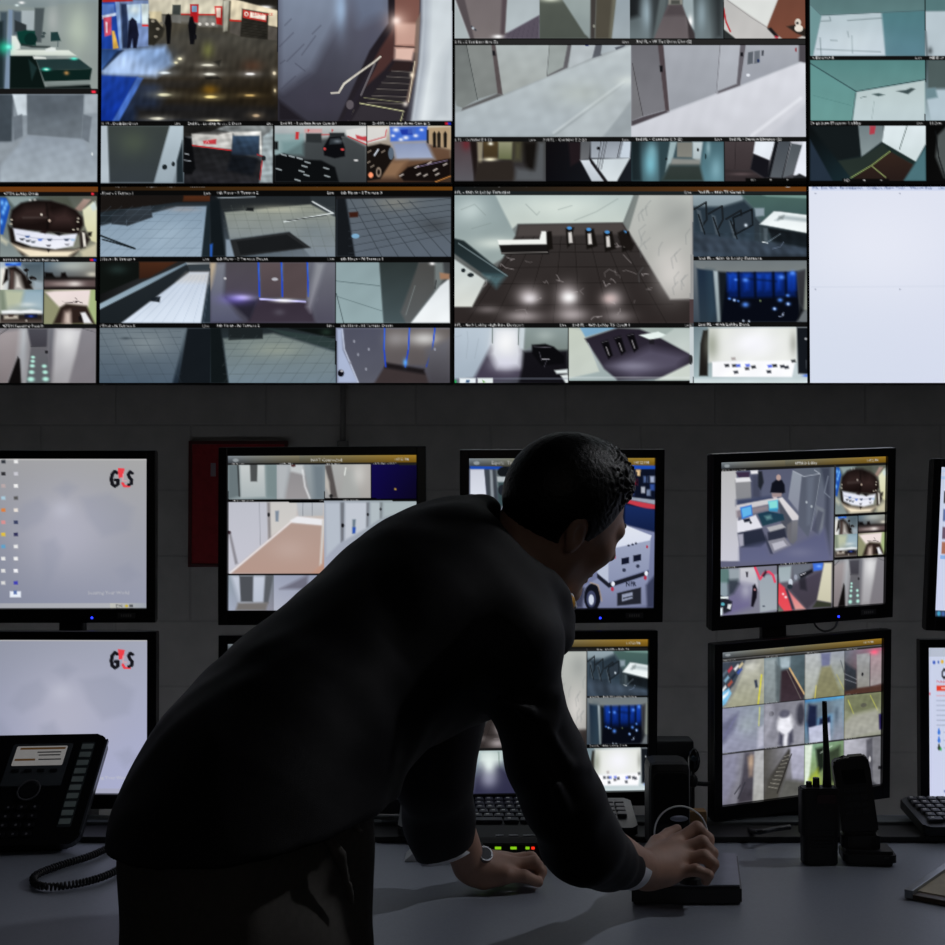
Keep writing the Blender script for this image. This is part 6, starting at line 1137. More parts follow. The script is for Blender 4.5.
def panel_shell(root, W, H, ins, dep):
    bm = nb(); f = .012
    for lo, hi in (((-W / 2, -.006, -H / 2), (-W / 2 + ins, .02, H / 2)), ((W / 2 - ins, -.006, -H / 2), (W / 2, .02, H / 2)),
                   ((-W / 2 + ins, -.006, -H / 2), (W / 2 - ins, .02, -H / 2 + ins)), ((-W / 2 + ins, -.006, H / 2 - ins), (W / 2 - ins, .02, H / 2))):
        add_box(bm, lo, hi)
    obj('bezel', bm, mat('panel_bezel', '0b0b0c', .5), root)
    bm = nb(); add_box(bm, (-W / 2 + .002, .003, -H / 2 + .002), (W / 2 - .002, .06, H / 2 - .002), .002)
    add_box(bm, (-W / 2 + .06, .055, -H / 2 + .06), (W / 2 - .06, dep, H / 2 - .06), .006)
    obj('housing', bm, mat('housing_black', '18181a', .6), root)
for (cix, riy), (lab, fn) in WALL_L.items():
    cx = xc0 + (cix - 2 + .5) * PW; cz = zb + (riy + .5) * PH
    root = empty('wall_display', (cx, YV, cz), label=lab, cat='screen', group='displays of the video wall')
    W_, H_ = PW - .0006, PH - .0006
    panel_shell(root, W_, H_, .0030, YW - YV - .002)
    dw, dh = PW - .0066, PH - .0066
    s = Scr((cx - dw / 2, YV, cz + dh / 2), (1, 0, 0), (0, 0, 1), dw, dh, DENS * (1.0 if 0 < cix < 3 else .9))
    fn(s)
    if fn is not wall_h: s.view(0, 0, 1); s.N(-400, -60, 1300, 400, .012, 5, 51 + riy)
    d = link('picture', s.mesh('picture'), SCREEN, root)

# ------------------------------------------------------------------ desk
dm = mat('desk_laminate', '9298a4', .42, var=.05, nscale=240, bump=.05, bscale=500)
desk = empty('control_desk', (0, 2.27, 0), label='long grey laminate control desk that the man leans on', cat='desk')
bm = nb(); add_box(bm, (-2.6, -.387, .705), (2.6, .435, ZD), .004); obj('desktop', bm, dm, desk)
bm = nb(); add_box(bm, (-2.6, .210, ZD + .0005), (2.6, .298, ZD + .012), .003); obj('cable_strip', bm, mat('black_rubber', '141416', .6), desk, label='black rubber cable strip along the back')
bm = nb(); add_box(bm, (-2.6, .302, ZD + .0005), (2.6, .355, ZD + .018), .003); obj('cable_duct', bm, mat('duct_grey', '5c6266', .5), desk, label='grey cable duct')
for sx in (-2.5, -.9, .9, 2.5):
    bm = nb(); add_box(bm, (sx - .02, -.33, 0), (sx + .02, .385, .7045), .004); obj('leg_panel', bm, mat('desk_leg', '3c3e42', .5), desk)
bm = nb(); add_box(bm, (-2.48, .36, .25), (2.48, .378, .705)); obj('modesty_panel', bm, mat('desk_leg', '3c3e42', .5), desk)

# ------------------------------------------------------------------ monitors
MW, MH = .376, .306
led_blue = mat('led_blue', '2030ff', .4, emit=3.5)
badge_m = mat('badge_grey', '5c5c60', .35, metal=.3)
bez_m = mat('monitor_bezel', '0e0d10', .28, var=.05)
def monitor(p, lab, fn, upper=True, badge=True, led=True, group=None):
    cx, cy, cz, yaw, roll, pit = p
    ux = Vector((math.cos(yaw) * math.cos(roll), math.sin(yaw) * math.cos(roll), math.sin(roll))).normalized()
    n = Vector((math.sin(yaw) * math.cos(pit), -math.cos(yaw) * math.cos(pit), math.sin(pit)))
    uz = n.cross(ux).normalized(); n = ux.cross(uz).normalized()
    bk = -Vector(n) if n.y < 0 else Vector(n)
    M = Matrix((ux, bk, uz)).transposed().to_4x4(); M.translation = Vector((cx, cy, cz))
    root = bpy.data.objects.new('monitor', None); C.objects.link(root); root.matrix_world = M; root.empty_display_size = .05
    tag(root, lab, 'monitor', group)
    w, h = MW / 2, MH / 2; l, t_, b_ = .0185, .0175, .029
    bm = nb()
    for lo, hi in (((-w - l, -.007, -h - b_), (-w, .012, h + t_)), ((w, -.007, -h - b_), (w + l, .012, h + t_)), ((-w - .001, -.007, h), (w + .001, .012, h + t_)), ((-w - .001, -.007, -h - b_), (w + .001, .012, -h))):
        add_box(bm, lo, hi, .0018)
    obj('bezel', bm, bez_m, root)
    bm = nb(); add_box(bm, (-w - l + .001, .006, -h - b_ + .001), (w + l - .001, .024, h + t_ - .001), .004); add_box(bm, (-w + .04, .02, -h + .03), (w - .04, .046, h - .03), .01)
    obj('housing', bm, blk, root)
    bm = nb(); add_box(bm, (-.05, .044, -.05), (.05, .052, .05), .002); add_cyl(bm, (0, .05, 0), (0, .07, 0), .02); obj('mount_plate', bm, mat('mount_black', '1a1a1c', .5), root)
    if badge:
        bm = nb(); add_box(bm, (.130, -.0082, -h - .0195), (.166, -.0068, -h - .0085), .0004); bd = obj('badge', bm, badge_m, root, label='grey badge')
        bm = nb()
        for k in range(5): add_box(bm, (.137 + k * .0046, -.0088, -h - .0165), (.1398 + k * .0046, -.008, -h - .0115))
        obj('lettering', bm, mat('badge_letter', '9a9a9c', .4), bd)
    if led:
        bm = nb(); add_ball(bm, (.078, -.0075, -h - .0185), (.0024, .0014, .0024), 8); obj('power_light', bm, led_blue, root, label='blue power light')
    s = Scr(Vector((cx, cy, cz)) - ux * w + uz * h, ux, uz, MW, MH, FPX / cy * 1.05)
    fn(s)
    link('picture', s.mesh('picture'), SCREEN, root)
    return M
MON = [((-.8551, 2.6628, 1.3215, .02, 0, -.02), 'upper left monitor with desktop icons and the black and red letters', lambda s: desktop(s, True), True, True),
       ((-.8344, 2.6008, .9588, -.0175, .0, -.014), 'lower left monitor with the black and red letters, behind the desk phone', lambda s: desktop(s, False), False, False),
       ((-.2976, 2.5764, 1.3253, -.042, .0042, .0042), 'monitor showing a brown floored corridor, above and left of the man\'s back', mon_corridor, False, False),
       ((-.30, 2.60, .9500, -.02, .0, .0), 'lower monitor almost wholly hidden behind the man\'s back', mon_plain, False, False),
       ((.1807, 2.6264, 1.3222, .0582, .0048, -.1), 'monitor showing a white truck, behind the man\'s face', mon_truck, True, True),
       ((.1660, 2.615, .9578, .085, -.0016, -.0327), 'lower monitor showing blue lit doors, seen behind the man\'s arm', lobby_view_mon, False, False),
       ((.6694, 2.628, 1.3202, .2843, .0425, -.1075), 'tilted monitor showing a white reception desk with a guard', mon_desk, True, True),
       ((.6646, 2.6245, .948, .3415, .0403, -.0804), 'tilted lower monitor showing twelve small views, behind the radio', mon_grid, False, False),
       ((1.1405, 2.6667, 1.2968, .0036, -.0439, -.0216), 'upper monitor cut by the right edge, showing a white page with photographs', lambda s: mon_web(s, True), False, False),
       ((1.1227, 2.6707, .936, -.029, .005, -.0216), 'lower monitor cut by the right edge, showing a page with a red bar', lambda s: mon_web(s, False), False, False)]
MM = [monitor(p, lab, fn, badge=b_, led=l_, group='monitors mounted in pairs behind the desk') for p, lab, fn, b_, l_ in MON]
YP = 2.765
stand_l = ['black post holding the two left monitors', 'black post behind the man\'s back holding two monitors', 'black post behind the man\'s head holding two monitors', 'black post holding the two tilted monitors, right of the man', 'black post holding the two monitors at the right edge']
for k, px_ in enumerate((74, 332, 552, 772, 1005)):
    x = (px_ - CX) / FPX * YP
    st = empty('monitor_stand', (x, YP, ZD), label=stand_l[k], cat='monitor stand', group='posts holding the monitors')
    sm = mat('mount_black', '1a1a1c', .5)
    bm = nb(); add_box(bm, (-.05, -.115, .001), (.05, -.06, .03), .004); add_box(bm, (-.05, -.0585, -.09), (.05, .03, .03), .004); obj('clamp', bm, sm, st)
    bm = nb(); add_box(bm, (-.026, -.016, .025), (.026, .016, .70), .006); obj('pole', bm, sm, st)
    for j in (0, 1):
        m_ = MM[2 * k + (1 - j)]; c0 = m_ @ Vector((0, .0755, 0)); q = c0 - Vector((x, YP, ZD))
        bm = nb(); add_box(bm, (-.035, -.022, q.z - .03), (.035, .02, q.z + .03), .005); q2 = m_ @ Vector((0, .088, 0)) - Vector((x, YP, ZD)); add_tube(bm, [(0, -.006, q.z), (q2.x * .6, min(-.012, q2.y * .5 - .008), q.z), q2, q], .012, 10); obj('arm', bm, sm, st)

def cable(name, pts, r, m, label, cat='cable', group=None):
    bm = nb(); add_tube(bm, catmull(pts, 6), r, 8); return tag(obj(name, bm, m, smooth=True), label, cat, group)
cb = mat('cable_black', '101012', .45)
cable('monitor_cable', [at(813, 618, 2.66), at(816, 626, 2.645), at(824, 631, 2.64), at(834, 628, 2.65), at(838, 620, 2.67)], .0022, cb, 'thin black cable looping under the tilted reception desk monitor')
cable('power_cable', [at(735, 806, 2.70), at(738, 818, 2.66), at(746, 828, 2.60)+Vector((0,0,.0)), at_z(757, 832, ZD + .029), at_z(775, 829, ZD + .029), at_z(790, 827, ZD + .029)], .005, cb, 'thick black cable hanging below the twelve view monitor')

# ------------------------------------------------------------------ keyboards
key_m = mat('key_dark', '3c3c44', .5, var=.1); leg_m = mat('key_legend', 'd0d0cc', .6)
def keyboard(loc, rz, lab, tilt=.18):
    k = empty('keyboard', loc, (tilt, 0, rz), label=lab, cat='keyboard', group='keyboards at the back of the desk')
    bm = nb(); add_prism(bm, rrect(.455, .140, .012), 0, .018, bev=.003); obj('case', bm, blk, k)
    n = 0
    for r, (cnt, ux0, step) in enumerate(((15, -.215, .0192), (15, -.215, .0192), (15, -.213, .0192), (14, -.210, .0196), (13, -.208, .0205), (9, -.212, .031))):
        y = .053 - r * .0192
        for c_ in range(cnt):
            w_ = step - .0028; x = ux0 + c_ * step
            if r == 5 and c_ == 3: w_ = step * 3 - .003
            if r == 5 and c_ in (4, 5): continue
            kb = nb(); add_prism(kb, rrect(w_, .0158, .002, 2, x + w_ / 2, y), .0175, .0245, bev=.0012); ko = obj('key', kb, key_m, k); n += 1
            lb = nb(); add_box(lb, (x + w_ * .25, y, .0243), (x + w_ * .25 + min(w_ * .5, .006), y + .0045, .0249)); obj('legend', lb, leg_m, ko)
    for r in range(5):
        for c_ in range(4):
            x = .132 + c_ * .0205; y = .053 - r * .0192 - .010
            kb = nb(); add_prism(kb, rrect(.0178, .0158, .002, 2, x + .009, y), .0175, .0245, bev=.0012)
            if n < 98: obj('key', kb, key_m, k); n += 1
            else: kb.free()
    bm = nb(); add_box(bm, (-.2, .042, -.0145), (-.17, .052, .004), .002); add_box(bm, (.17, .042, -.0145), (.2, .052, .004), .002); obj('foot', bm, blk, k)
    return k
keyboard((at_z(512, 838, ZD).x + .01, 2.540, ZD + .0265), 0, 'black keyboard in front of the lower middle monitor, behind the man\'s arms')
kx = (914 - CX) / FPX * 2.52
keyboard((kx + .225, 2.552, ZD + .0265), .03, 'black keyboard at the right edge in front of the red bar monitor')

# ------------------------------------------------------------------ switch box with green lights
A = at_z(477, 866, ZD); Bq = at_z(560, 866, ZD)
sw = empty('switch_box', ((A.x + Bq.x) / 2 + .0, A.y, ZD), label='low black switch box with a row of green lights, between keyboard and hand', cat='switch box')
w2 = (Bq.x - A.x) / 2 + .02
bm = nb(); add_prism(bm, [(-.0, .0005), (.102, .0005), (.102, .047), (.02, .045), (.0, .039)], -w2, w2, Matrix(((0, 0, 1, 0), (1, 0, 0, 0), (0, 1, 0, 0), (0, 0, 0, 1))), bev=.002); obj('case', bm, mat('switch_black', '0d0d0f', .7), sw)
green = mat('led_green', '8ad018', .4, emit=.85); red = mat('led_red', 'ff3018', .4, emit=1.0); lab_m = mat('switch_label', '8c9096', .6)
def on_face(px, py):   # local point on the sloped front top
    P = at(px, py, A.y + .0)
    return P.x - sw.location.x
for px_, wd in ((483, .009), (498, .009), (513.5, .009), (527.5, .005)):
    x = on_face(px_, 848); bm = nb(); add_box(bm, (x - wd / 2 - .001, -.0014, .0295), (x + wd / 2 + .001, .002, .0340), .0004); obj('light', bm, green, sw, label='green light')
x = on_face(533, 848); bm = nb(); add_box(bm, (x - .0028, -.0016, .0295), (x + .0028, .002, .0340), .0004); obj('light', bm, red, sw, label='red light')
x = on_face(543.5, 845); bm = nb(); add_ball(bm, (x, .0, .0365), (.0042, .002, .0042), 8); obj('light', bm, green, sw, label='round green light')
for px_, wd, a_ in ((500, .014, 0), (514, .017, 0), (533, .033, 0)):
    x = on_face(px_, 837); bm = nb(); add_box(bm, (x - wd / 2, .028, .0450), (x + wd / 2, .034, .0468)); obj('label_strip', bm, lab_m, sw, label='pale label strip')

# white stand beside the far sleeve
P = at_z(402, 862, ZD); bm = nb()
add_prism(bm, [(0, .0005), (.075, .0005), (.072, .004), (.045, .030), (.035, .030)], -.03, .03, Matrix.Translation((P.x + .003, P.y + .03, ZD)) @ Matrix(((1, 0, 0, 0), (0, 0, 1, 0), (0, 1, 0, 0), (0, 0, 0, 1))), bev=.0012)
tag(obj('card_holder', bm, mat('pale_plastic', 'f0f2f6', .5)), 'small pale wedge shaped card holder beside the far sleeve', 'card holder')

# ------------------------------------------------------------------ desk phone
ph_m = mat('phone_black', '141418', .32, var=.08)
PR = at_z(72, 856, ZD)
phone = empty('desk_phone', (PR.x - .124, PR.y + .0, ZD), (0, 0, math.radians(6)), label='black office desk phone with a small lit display, at the left end of the desk', cat='phone')
TL = math.radians(53); sl = Matrix.Rotation(TL, 4, 'X'); FS = Matrix.Translation((0, 0, .019)) @ sl
sh = Matrix.Identity(4); sh[0][1] = .155
FX = FS @ sh
fw, fh = .259, .222
bm = nb(); add_prism(bm, rrect(fw, fh, .022, 5, 0, fh / 2), -.024, 0, FX, .003); obj('body', bm, ph_m, phone)
bm = nb(); add_prism(bm, [(.02, .001), (.096, .001), (.096, .012), (.118, .15), (.105, .15), (.055, .04)], -.1, .1, Matrix(((0, 0, 1, 0), (1, 0, 0, 0), (0, 1, 0, 0), (0, 0, 0, 1))), .003); obj('footstand', bm, ph_m, phone)
# display block
bm = nb(); add_prism(bm, rrect(.112, .088, .004, 3, .012, .158), 0, .003, FX, .001); dp = obj('display_panel', bm, mat('panel_grey', '50565c', .4), phone, label='grey display panel')
lcd = mat('phone_lcd', 'b4b2b0', .4, emit=.32)
bm = nb(); add_prism(bm, rrect(.094, .040, .002, 3, .012, .176), .003, .0036, FX); obj('lit_display', bm, lcd, dp, label='small lit display')
lt = mat('lcd_orange', '9a7040', .5, emit=.12); lg = mat('lcd_text', '50505a', .5)
bm = nb()
add_prism(bm, [(-.028, .189), (.056, .189), (.056, .193), (-.028, .193)], .0036, .0040, FX); add_prism(bm, [(-.032, .166), (.006, .166), (.006, .170), (-.032, .170)], .0036, .0040, FX); obj('display_line', bm, lt, dp, label='orange display lines')
bm = nb()
for y_, x0_, x1_ in ((.182, .006, .05), (.176, .01, .05), (.167, .012, .054)): add_prism(bm, [(x0_, y_), (x1_, y_), (x1_, y_ + .0022), (x0_, y_ + .0022)], .0036, .0040, FX)
obj('display_text', bm, lg, dp)
for k in range(4):
    bm = nb(); add_prism(bm, rrect(.014, .006, .002, 3, -.024 + k * .0235, .145), .003, .006, FX, .001); obj('soft_key', bm, mat('phone_key', '1c1c22', .4), phone)
bm = nb()
ring = [FX @ Vector((.012 + .0195 * math.cos(a), .106 + .0195 * math.sin(a), .003)) for a in np.linspace(0, 2 * math.pi, 25)[:-1]]
add_tube(bm, ring, .0022, 8, True); nv = obj('ring', bm, mat('ring_grey', '54545a', .3), phone, label='grey navigation ring')
bm = nb(); add_prism(bm, [(.012 + .016 * math.cos(a), .106 + .016 * math.sin(a)) for a in np.linspace(0, 2 * math.pi, 25)[:-1]], 0, .005, FX, .001); obj('navigation_key', bm, mat('phone_key', '1c1c22', .4), phone)
for r in range(4):
    for c_ in range(3):
        bm = nb(); x = -.014 + c_ * .024; y = .072 - r * .0175
        add_prism(bm, rrect(.017, .011, .003, 3, x, y), 0, .005, FX, .001); ko = obj('number_key', bm, mat('phone_key', '1c1c22', .4), phone)
        bm = nb(); add_prism(bm, rrect(.004, .004, .001, 2, x, y), .005, .0054, FX); obj('digit', bm, mat('digit_grey', '84848c', .5), ko)
bm = nb(); add_prism(bm, rrect(.026, .172, .003, 3, .096, .118), 0, .002, FX, .0006); ls = obj('line_key_strip', bm, mat('strip_grey', '3c4448', .5), phone, label='grey line key strip')
for k in range(10):
    bm = nb(); add_prism(bm, rrect(.021, .0105, .001, 2, .096, .194 - k * .0168), .002, .0032, FX); obj('line_label', bm, mat('strip_label', 'a4b4b2', .6), ls)
bm = nb(); add_prism(bm, rrect(.004, .19, .0015, 2, .129, .115), -.008, .001, FX); obj('side_trim', bm, mat('trim_silver', '5c6068', .3, metal=.5), phone, label='silver side trim')
hs = empty('handset', (0, 0, 0))
hs.parent = phone
bm = nb(); hp = [FX @ Vector((-.096, y, z)) for y, z in ((.02, .012), (.05, .026), (.11, .034), (.17, .030), (.205, .016))]
add_tube(bm, catmull(hp, 5), [.017] * 3 + [.0135] * 15 + [.017] * 3, 14); hso = obj('grip', bm, ph_m, hs, smooth=True)
bm = nb(); add_cyl(bm, FX @ Vector((-.096, .205, .002)), FX @ Vector((-.096, .205, .032)), .026, .022, 20); obj('earpiece', bm, ph_m, hs)
bm = nb(); add_cyl(bm, FX @ Vector((-.096, .025, .002)), FX @ Vector((-.096, .025, .026)), .024, .021, 20); obj('mouthpiece', bm, ph_m, hs)
# coiled cord
path = catmull([at_z(62, 842, ZD + .03), at_z(86, 846, ZD + .012), at_z(118, 838, ZD + .010) + Vector((.02, .0, 0)), at_z(132, 852, ZD + .009), at_z(120, 868, ZD + .009), at_z(96, 879, ZD + .009), at_z(62, 886, ZD + .009), at_z(38, 885, ZD + .009), at_z(35, 876, ZD + .009), at_z(58, 866, ZD + .009), at_z(90, 856, ZD + .009)][2:] + [at_z(112, 846, ZD + .009)], 10)
coil = []; up = Vector((0, 0, 1)); ph = 0.0
acc = [path[0]]
for i in range(1, len(path)):
    n_ = max(1, int((path[i] - path[i - 1]).length / .0009))
    for k in range(1, n_ + 1): acc.append(path[i - 1].lerp(path[i], k / n_))
for i, p in enumerate(acc):
    tdir = (acc[min(i + 1, len(acc) - 1)] - acc[max(i - 1, 0)]).normalized(); sd = tdir.cross(up).normalized(); u2 = sd.cross(tdir)
    ph += .95; coil.append(p + (sd * math.cos(ph) + u2 * math.sin(ph)) * .0052)
bm = nb(); add_tube(bm, coil, .0022, 5); tag(obj('phone_cord', bm, cb, smooth=True), 'black coiled phone cord looping on the desk beside the phone', 'cord')

# ------------------------------------------------------------------ joystick pad
c0 = Vector((.255, 2.100, 0)); c1 = Vector((.432, 2.100, 0)); c2 = Vector((.466, 2.300, 0)); c3 = Vector((.289, 2.300, 0))
cen = (c0 + c1 + c2 + c3) / 4
jc = empty('camera_controller', (cen.x, cen.y, ZD), label='flat black camera controller with a grey top plate under the man\'s right hand', cat='controller')
q = [((p - cen).x, (p - cen).y) for p in (c0, c1, c2, c3)]
bm = nb(); add_prism(bm, q, .001, .028, bev=.003); obj('base', bm, mat('controller_black', '0e0e11', .35), jc)
bm = nb(); add_prism(bm, [(x * .965, y * .955) for x, y in q], .028, .0305, bev=.0008); obj('top_plate', bm, mat('plate_grey', '7e8290', .3), jc, label='smooth grey top plate')
jx, jy = at(694, 868, 2.10).x - cen.x, 2.115 - cen.y
bm = nb(); add_cyl(bm, (jx, jy + .01, .0305), (jx, jy + .01, .038), .024, .020, 24); add_cyl(bm, (jx, jy + .01, .036), (jx + .0, jy + .012, .056), .008, .009, 16); add_ball(bm, (jx, jy + .012, .060), (.014, .014, .012), 12); obj('joystick', bm, mat('joystick_black', '121214', .4), jc)

# white wire hoop behind the hand
bm = nb(); hc = at(681, 834.5, 2.36); R_ = 26.5 * 2.36 / FPX
add_tube(bm, [hc + Vector((R_ * math.cos(a), .012 * math.sin(a) , R_ * math.sin(a))) for a in np.linspace(-.9, math.pi + .9, 40)], .0016, 8)
tag(obj('wire_hoop', bm, mat('white_wire', 'f8f8fa', .3), smooth=True), 'thin white wire hoop standing behind the man\'s right hand', 'wire hoop')
# black desk speaker, dark case, webcam and tan block behind it
def box_thing(name, px0, px1, pyb, pyt, d0, d1, m, label, cat, bev=.006, rz=0):
    a = at(px0, pyb, d0); b = at(px1, pyt, d0)
    t = empty(name, ((a.x + b.x) / 2, (d0 + d1) / 2, ZD), (0, 0, rz), label=label, cat=cat)
    w_ = (b.x - a.x) / 2; h_ = b.z - ZD; dd = (d1 - d0) / 2
    bm = nb(); add_box(bm, (-w_, -dd, .001), (w_, dd, h_), bev); obj('body', bm, m, t)
    return t, w_, dd, h_
t, w_, dd, h_ = box_thing('desk_speaker', 650, 691, 845, 763, 2.39, 2.476, mat('speaker_black', '0c0c0f', .6), 'black desk speaker behind the wire hoop, right of the keyboard', 'speaker', .014)
bm = nb(); add_prism(bm, rrect(w_ * 1.7, h_ * .55, .01, 4, 0, h_ * .62), -dd - .004, -dd + .001, Matrix(((1, 0, 0, 0), (0, 0, 1, 0), (0, 1, 0, 0), (0, 0, 0, 1)))); obj('grille', bm, mat('grille_black', '0a0a0c', .9, bump=.5, bscale=900), t)
bm = nb(); a = at(679, 818.5, 2.385); add_ball(bm, (a.x - t.location.x, -dd - .006, a.z - ZD), (.0165, .002, .0055), 10); obj('badge', bm, mat('badge_white', 'aab0c4', .35), t, label='pale oval badge')
t, w_, dd, h_ = box_thing('equipment_case', 655, 694, 815, 741, 2.64, 2.70, mat('case_grey', '3a3e42', .5, var=.06), 'dark grey upright equipment case behind the black speaker', 'equipment case', .004)
bm = nb()
for k in range(7): add_box(bm, (-w_ * .8 + k * w_ * .23, -dd - .001, h_ * .25), (-w_ * .8 + k * w_ * .23 + .003, -dd + .001, h_ * .8))
obj('vent', bm, mat('vent_black', '141416', .8), t)
a = at(693, 800, 2.56); wc = empty('webcam', (a.x, 2.56, ZD + .0), label='small black webcam on a thin upright stand beside the dark grey case', cat='webcam')
bm = nb(); add_cyl(bm, (0, 0, .019), (0, 0, .026), .024, .02); obj('base', bm, blk, wc)
bm = nb(); add_cyl(bm, (0, 0, .022), (0, 0, at(694, 765, 2.56).z - ZD), .0035); obj('pole', bm, blk, wc)
zt = at(694, 760, 2.56).z - ZD; zj = at(694, 783, 2.56).z - ZD
bm = nb(); add_ball(bm, (.001, -.004, zt), (.0125, .014, .024), 12); obj('camera_body', bm, gloss, wc, smooth=True)
bm = nb(); add_cyl(bm, (-.001, -.016, zt + .006), (-.001, -.022, zt + .006), .006, .005); obj('lens', bm, mat('lens_glass', '50606c', .08, metal=.4), wc)
bm = nb(); add_tube(bm, catmull([(0, 0, zj), (.012, 0, zj - .001), (.026, 0, zj - .002), (.036, 0, zj - .001)], 4), .0045, 8); add_ball(bm, (0, 0, zj + .004), (.01, .01, .014), 8); obj('clamp', bm, blk, wc)
bm = nb(); a = at(686, 821, 2.55); b = at(705, 809, 2.55)
add_box(bm, (a.x, 2.53, ZD + .013), (b.x, 2.56, b.z), .002); tag(obj('cardboard_box', bm, mat('tan_card', 'a8845c', .8, var=.1)), 'small tan cardboard box at the back of the desk, behind the wire hoop', 'box')

# ------------------------------------------------------------------ radio and handset
P = at_z(819, 866, ZD)
rd = empty('two_way_radio', (P.x + .005, P.y + .018, ZD), label='black two way radio with a tall antenna standing in front of the twelve view monitor', cat='radio')
rm = mat('radio_black', '100f12', .5, bump=.15, bscale=500)
bm = nb(); add_prism(bm, rrect(.062, .036, .009, 4), .001, .055, None, .002)
add_prism(bm, rrect(.068, .038, .008, 4), .05, .136, None, .003); obj('body', bm, rm, rd)
bm = nb(); add_tube(bm, [(.016, .004, .134), (.016, .004, .15), (.0155, .004, .19), (.0135, .004, .24), (.0125, .004, .285), (.0125, .004, .288)], [.0085, .0075, .006, .0048, .0045, .0042], 12); obj('antenna', bm, mat('antenna_rubber', '101013', .6), rd, smooth=True)
for x_, h2, r_ in ((-.004, .152, .0065), (-.017, .145, .0058)):
    bm = nb(); add_cyl(bm, (x_, .002, .134), (x_, .002, h2), r_, r_ * .9, 14); obj('knob', bm, blk, rd)
bm = nb(); add_prism(bm, rrect(.034, .014, .003, 3, .008, .118), .0185, .0215, Matrix(((1, 0, 0, 0), (0, 0, -1, 0), (0, 1, 0, 0), (0, 0, 0, 1))) ); obj('top_panel', bm, mat('radio_maroon', '3a2026', .5), rd, label='dark maroon panel')
bm = nb()
for k in range(6): add_box(bm, (-.02, -.0195, .03 + k * .006), (.02, -.017, .033 + k * .006), .0005)
obj('speaker_grille', bm, blk, rd)
P = at_z(862, 866, ZD)
ch = empty('charging_cradle', (P.x + .014, P.y + .03, ZD), (0, 0, -.12), label='black charging cradle with a broad foot, right of the two way radio', cat='charging cradle')
bm = nb(); add_prism(bm, rrect(.092, .07, .012, 4, .004, .0), .001, .026, None, .006); add_prism(bm, rrect(.066, .05, .01, 4, -.008, .008), .02, .055, None, .007); obj('foot', bm, rm, ch)
bm = nb(); add_box(bm, (.028, -.036, .014), (.036, -.034, .018), .0005); obj('charge_light', bm, mat('dead_light', '2a2a2c', .3), ch)
hd = empty('cordless_handset', (P.x + .010, P.y + .036, ZD), (0, -.10, -.12), label='tall black cordless handset upright in the charging cradle', cat='handset')
bm = nb(); add_prism(bm, [(-.029, .052), (.034, .052), (.031, .165), (.029, .184), (.024, .189), (-.006, .189), (-.010, .1845), (-.030, .1845), (-.034, .178), (-.033, .15)], -.014, .014, Matrix(((1, 0, 0, 0), (0, 0, -1, 0), (0, 1, 0, 0), (0, 0, 0, 1))), .003); obj('body', bm, rm, hd)
bm = nb(); add_box(bm, (-.02, -.0155, .14), (.02, -.0135, .168), .001); obj('screen', bm, gloss, hd)
for r in range(4):
    for c_ in range(3):
        bm = nb(); add_box(bm, (-.019 + c_ * .014, -.0158, .126 - r * .013), (-.008 + c_ * .014, -.0135, .134 - r * .013), .0008); obj('button', bm, mat('phone_key', '1c1c22', .4), hd)

# ------------------------------------------------------------------ clipboard at the right edge
A = at_z(905, 899, ZD); 
cbd = empty('clipboard', (A.x, A.y, ZD), (0, 0, math.radians(-38)), label='clipboard with a cream sheet and a metal edge at the right edge of the desk', cat='clipboard')
bm = nb(); add_box(bm, (0, -.0, .001), (.31, .22, .009), .001); obj('board', bm, mat('board_brown', '4a3a28', .5), cbd)
bm = nb(); add_box(bm, (.004, .022, .009), (.306, .216, .0105)); obj('sheet', bm, mat('cream_paper', 'b8ac92', .7), cbd, label='cream sheet')
bm = nb(); add_box(bm, (-.001, -.001, .002), (.013, .221, .016), .0015); obj('metal_edge', bm, mat('edge_metal', '8e9296', .35, metal=.4), cbd, label='grey metal edge')

# ------------------------------------------------------------------ added fill: unseen glowing pane on the wall behind the camera
gl = bpy.data.materials.new('fill_pane_glow'); gl.use_nodes = True; gb = gl.node_tree.nodes['Principled BSDF']
gb.inputs['Base Color'].default_value = (.5, .5, .5, 1); gb.inputs['Emission Color'].default_value = (1.0, .95, .9, 1); gb.inputs['Emission Strength'].default_value = .45
struct('fill_pane', (-.45, Y0 - .005, 1.45), (1.25, Y0 + .012, 2.35), gl)
for k, (lo, hi) in enumerate((((-.51, Y0, 1.39), (1.31, Y0 + .03, 1.45)), ((-.51, Y0, 2.35), (1.31, Y0 + .03, 2.41)), ((-.51, Y0, 1.45), (-.45, Y0 + .03, 2.35)), ((1.25, Y0, 1.45), (1.31, Y0 + .03, 2.35)))):
    struct('trim_%d' % (k + 3), lo, hi, mat('conduit_paint', '7c7c7a', .5))  # frame pieces round the added glowing pane

# added fill strip, unseen under the desk's back edge, brightening the block wall
sl_ = empty('fill_strip', (0, 2.684, .689), label='added fill light, a long strip under the back edge of the desk', cat='light')
bm = nb(); add_box(bm, (-2.3, -.018, -.002), (2.3, .018, .014), .002); obj('housing', bm, mat('fill_strip_housing', '8c8c8c', .5), sl_)
bm = nb(); add_box(bm, (-2.28, -.014, -.024), (2.28, .016, -.002), .004); obj('tube', bm, mat('fill_strip_tube', 'f4f6ff', .5, emit=8.5), sl_)
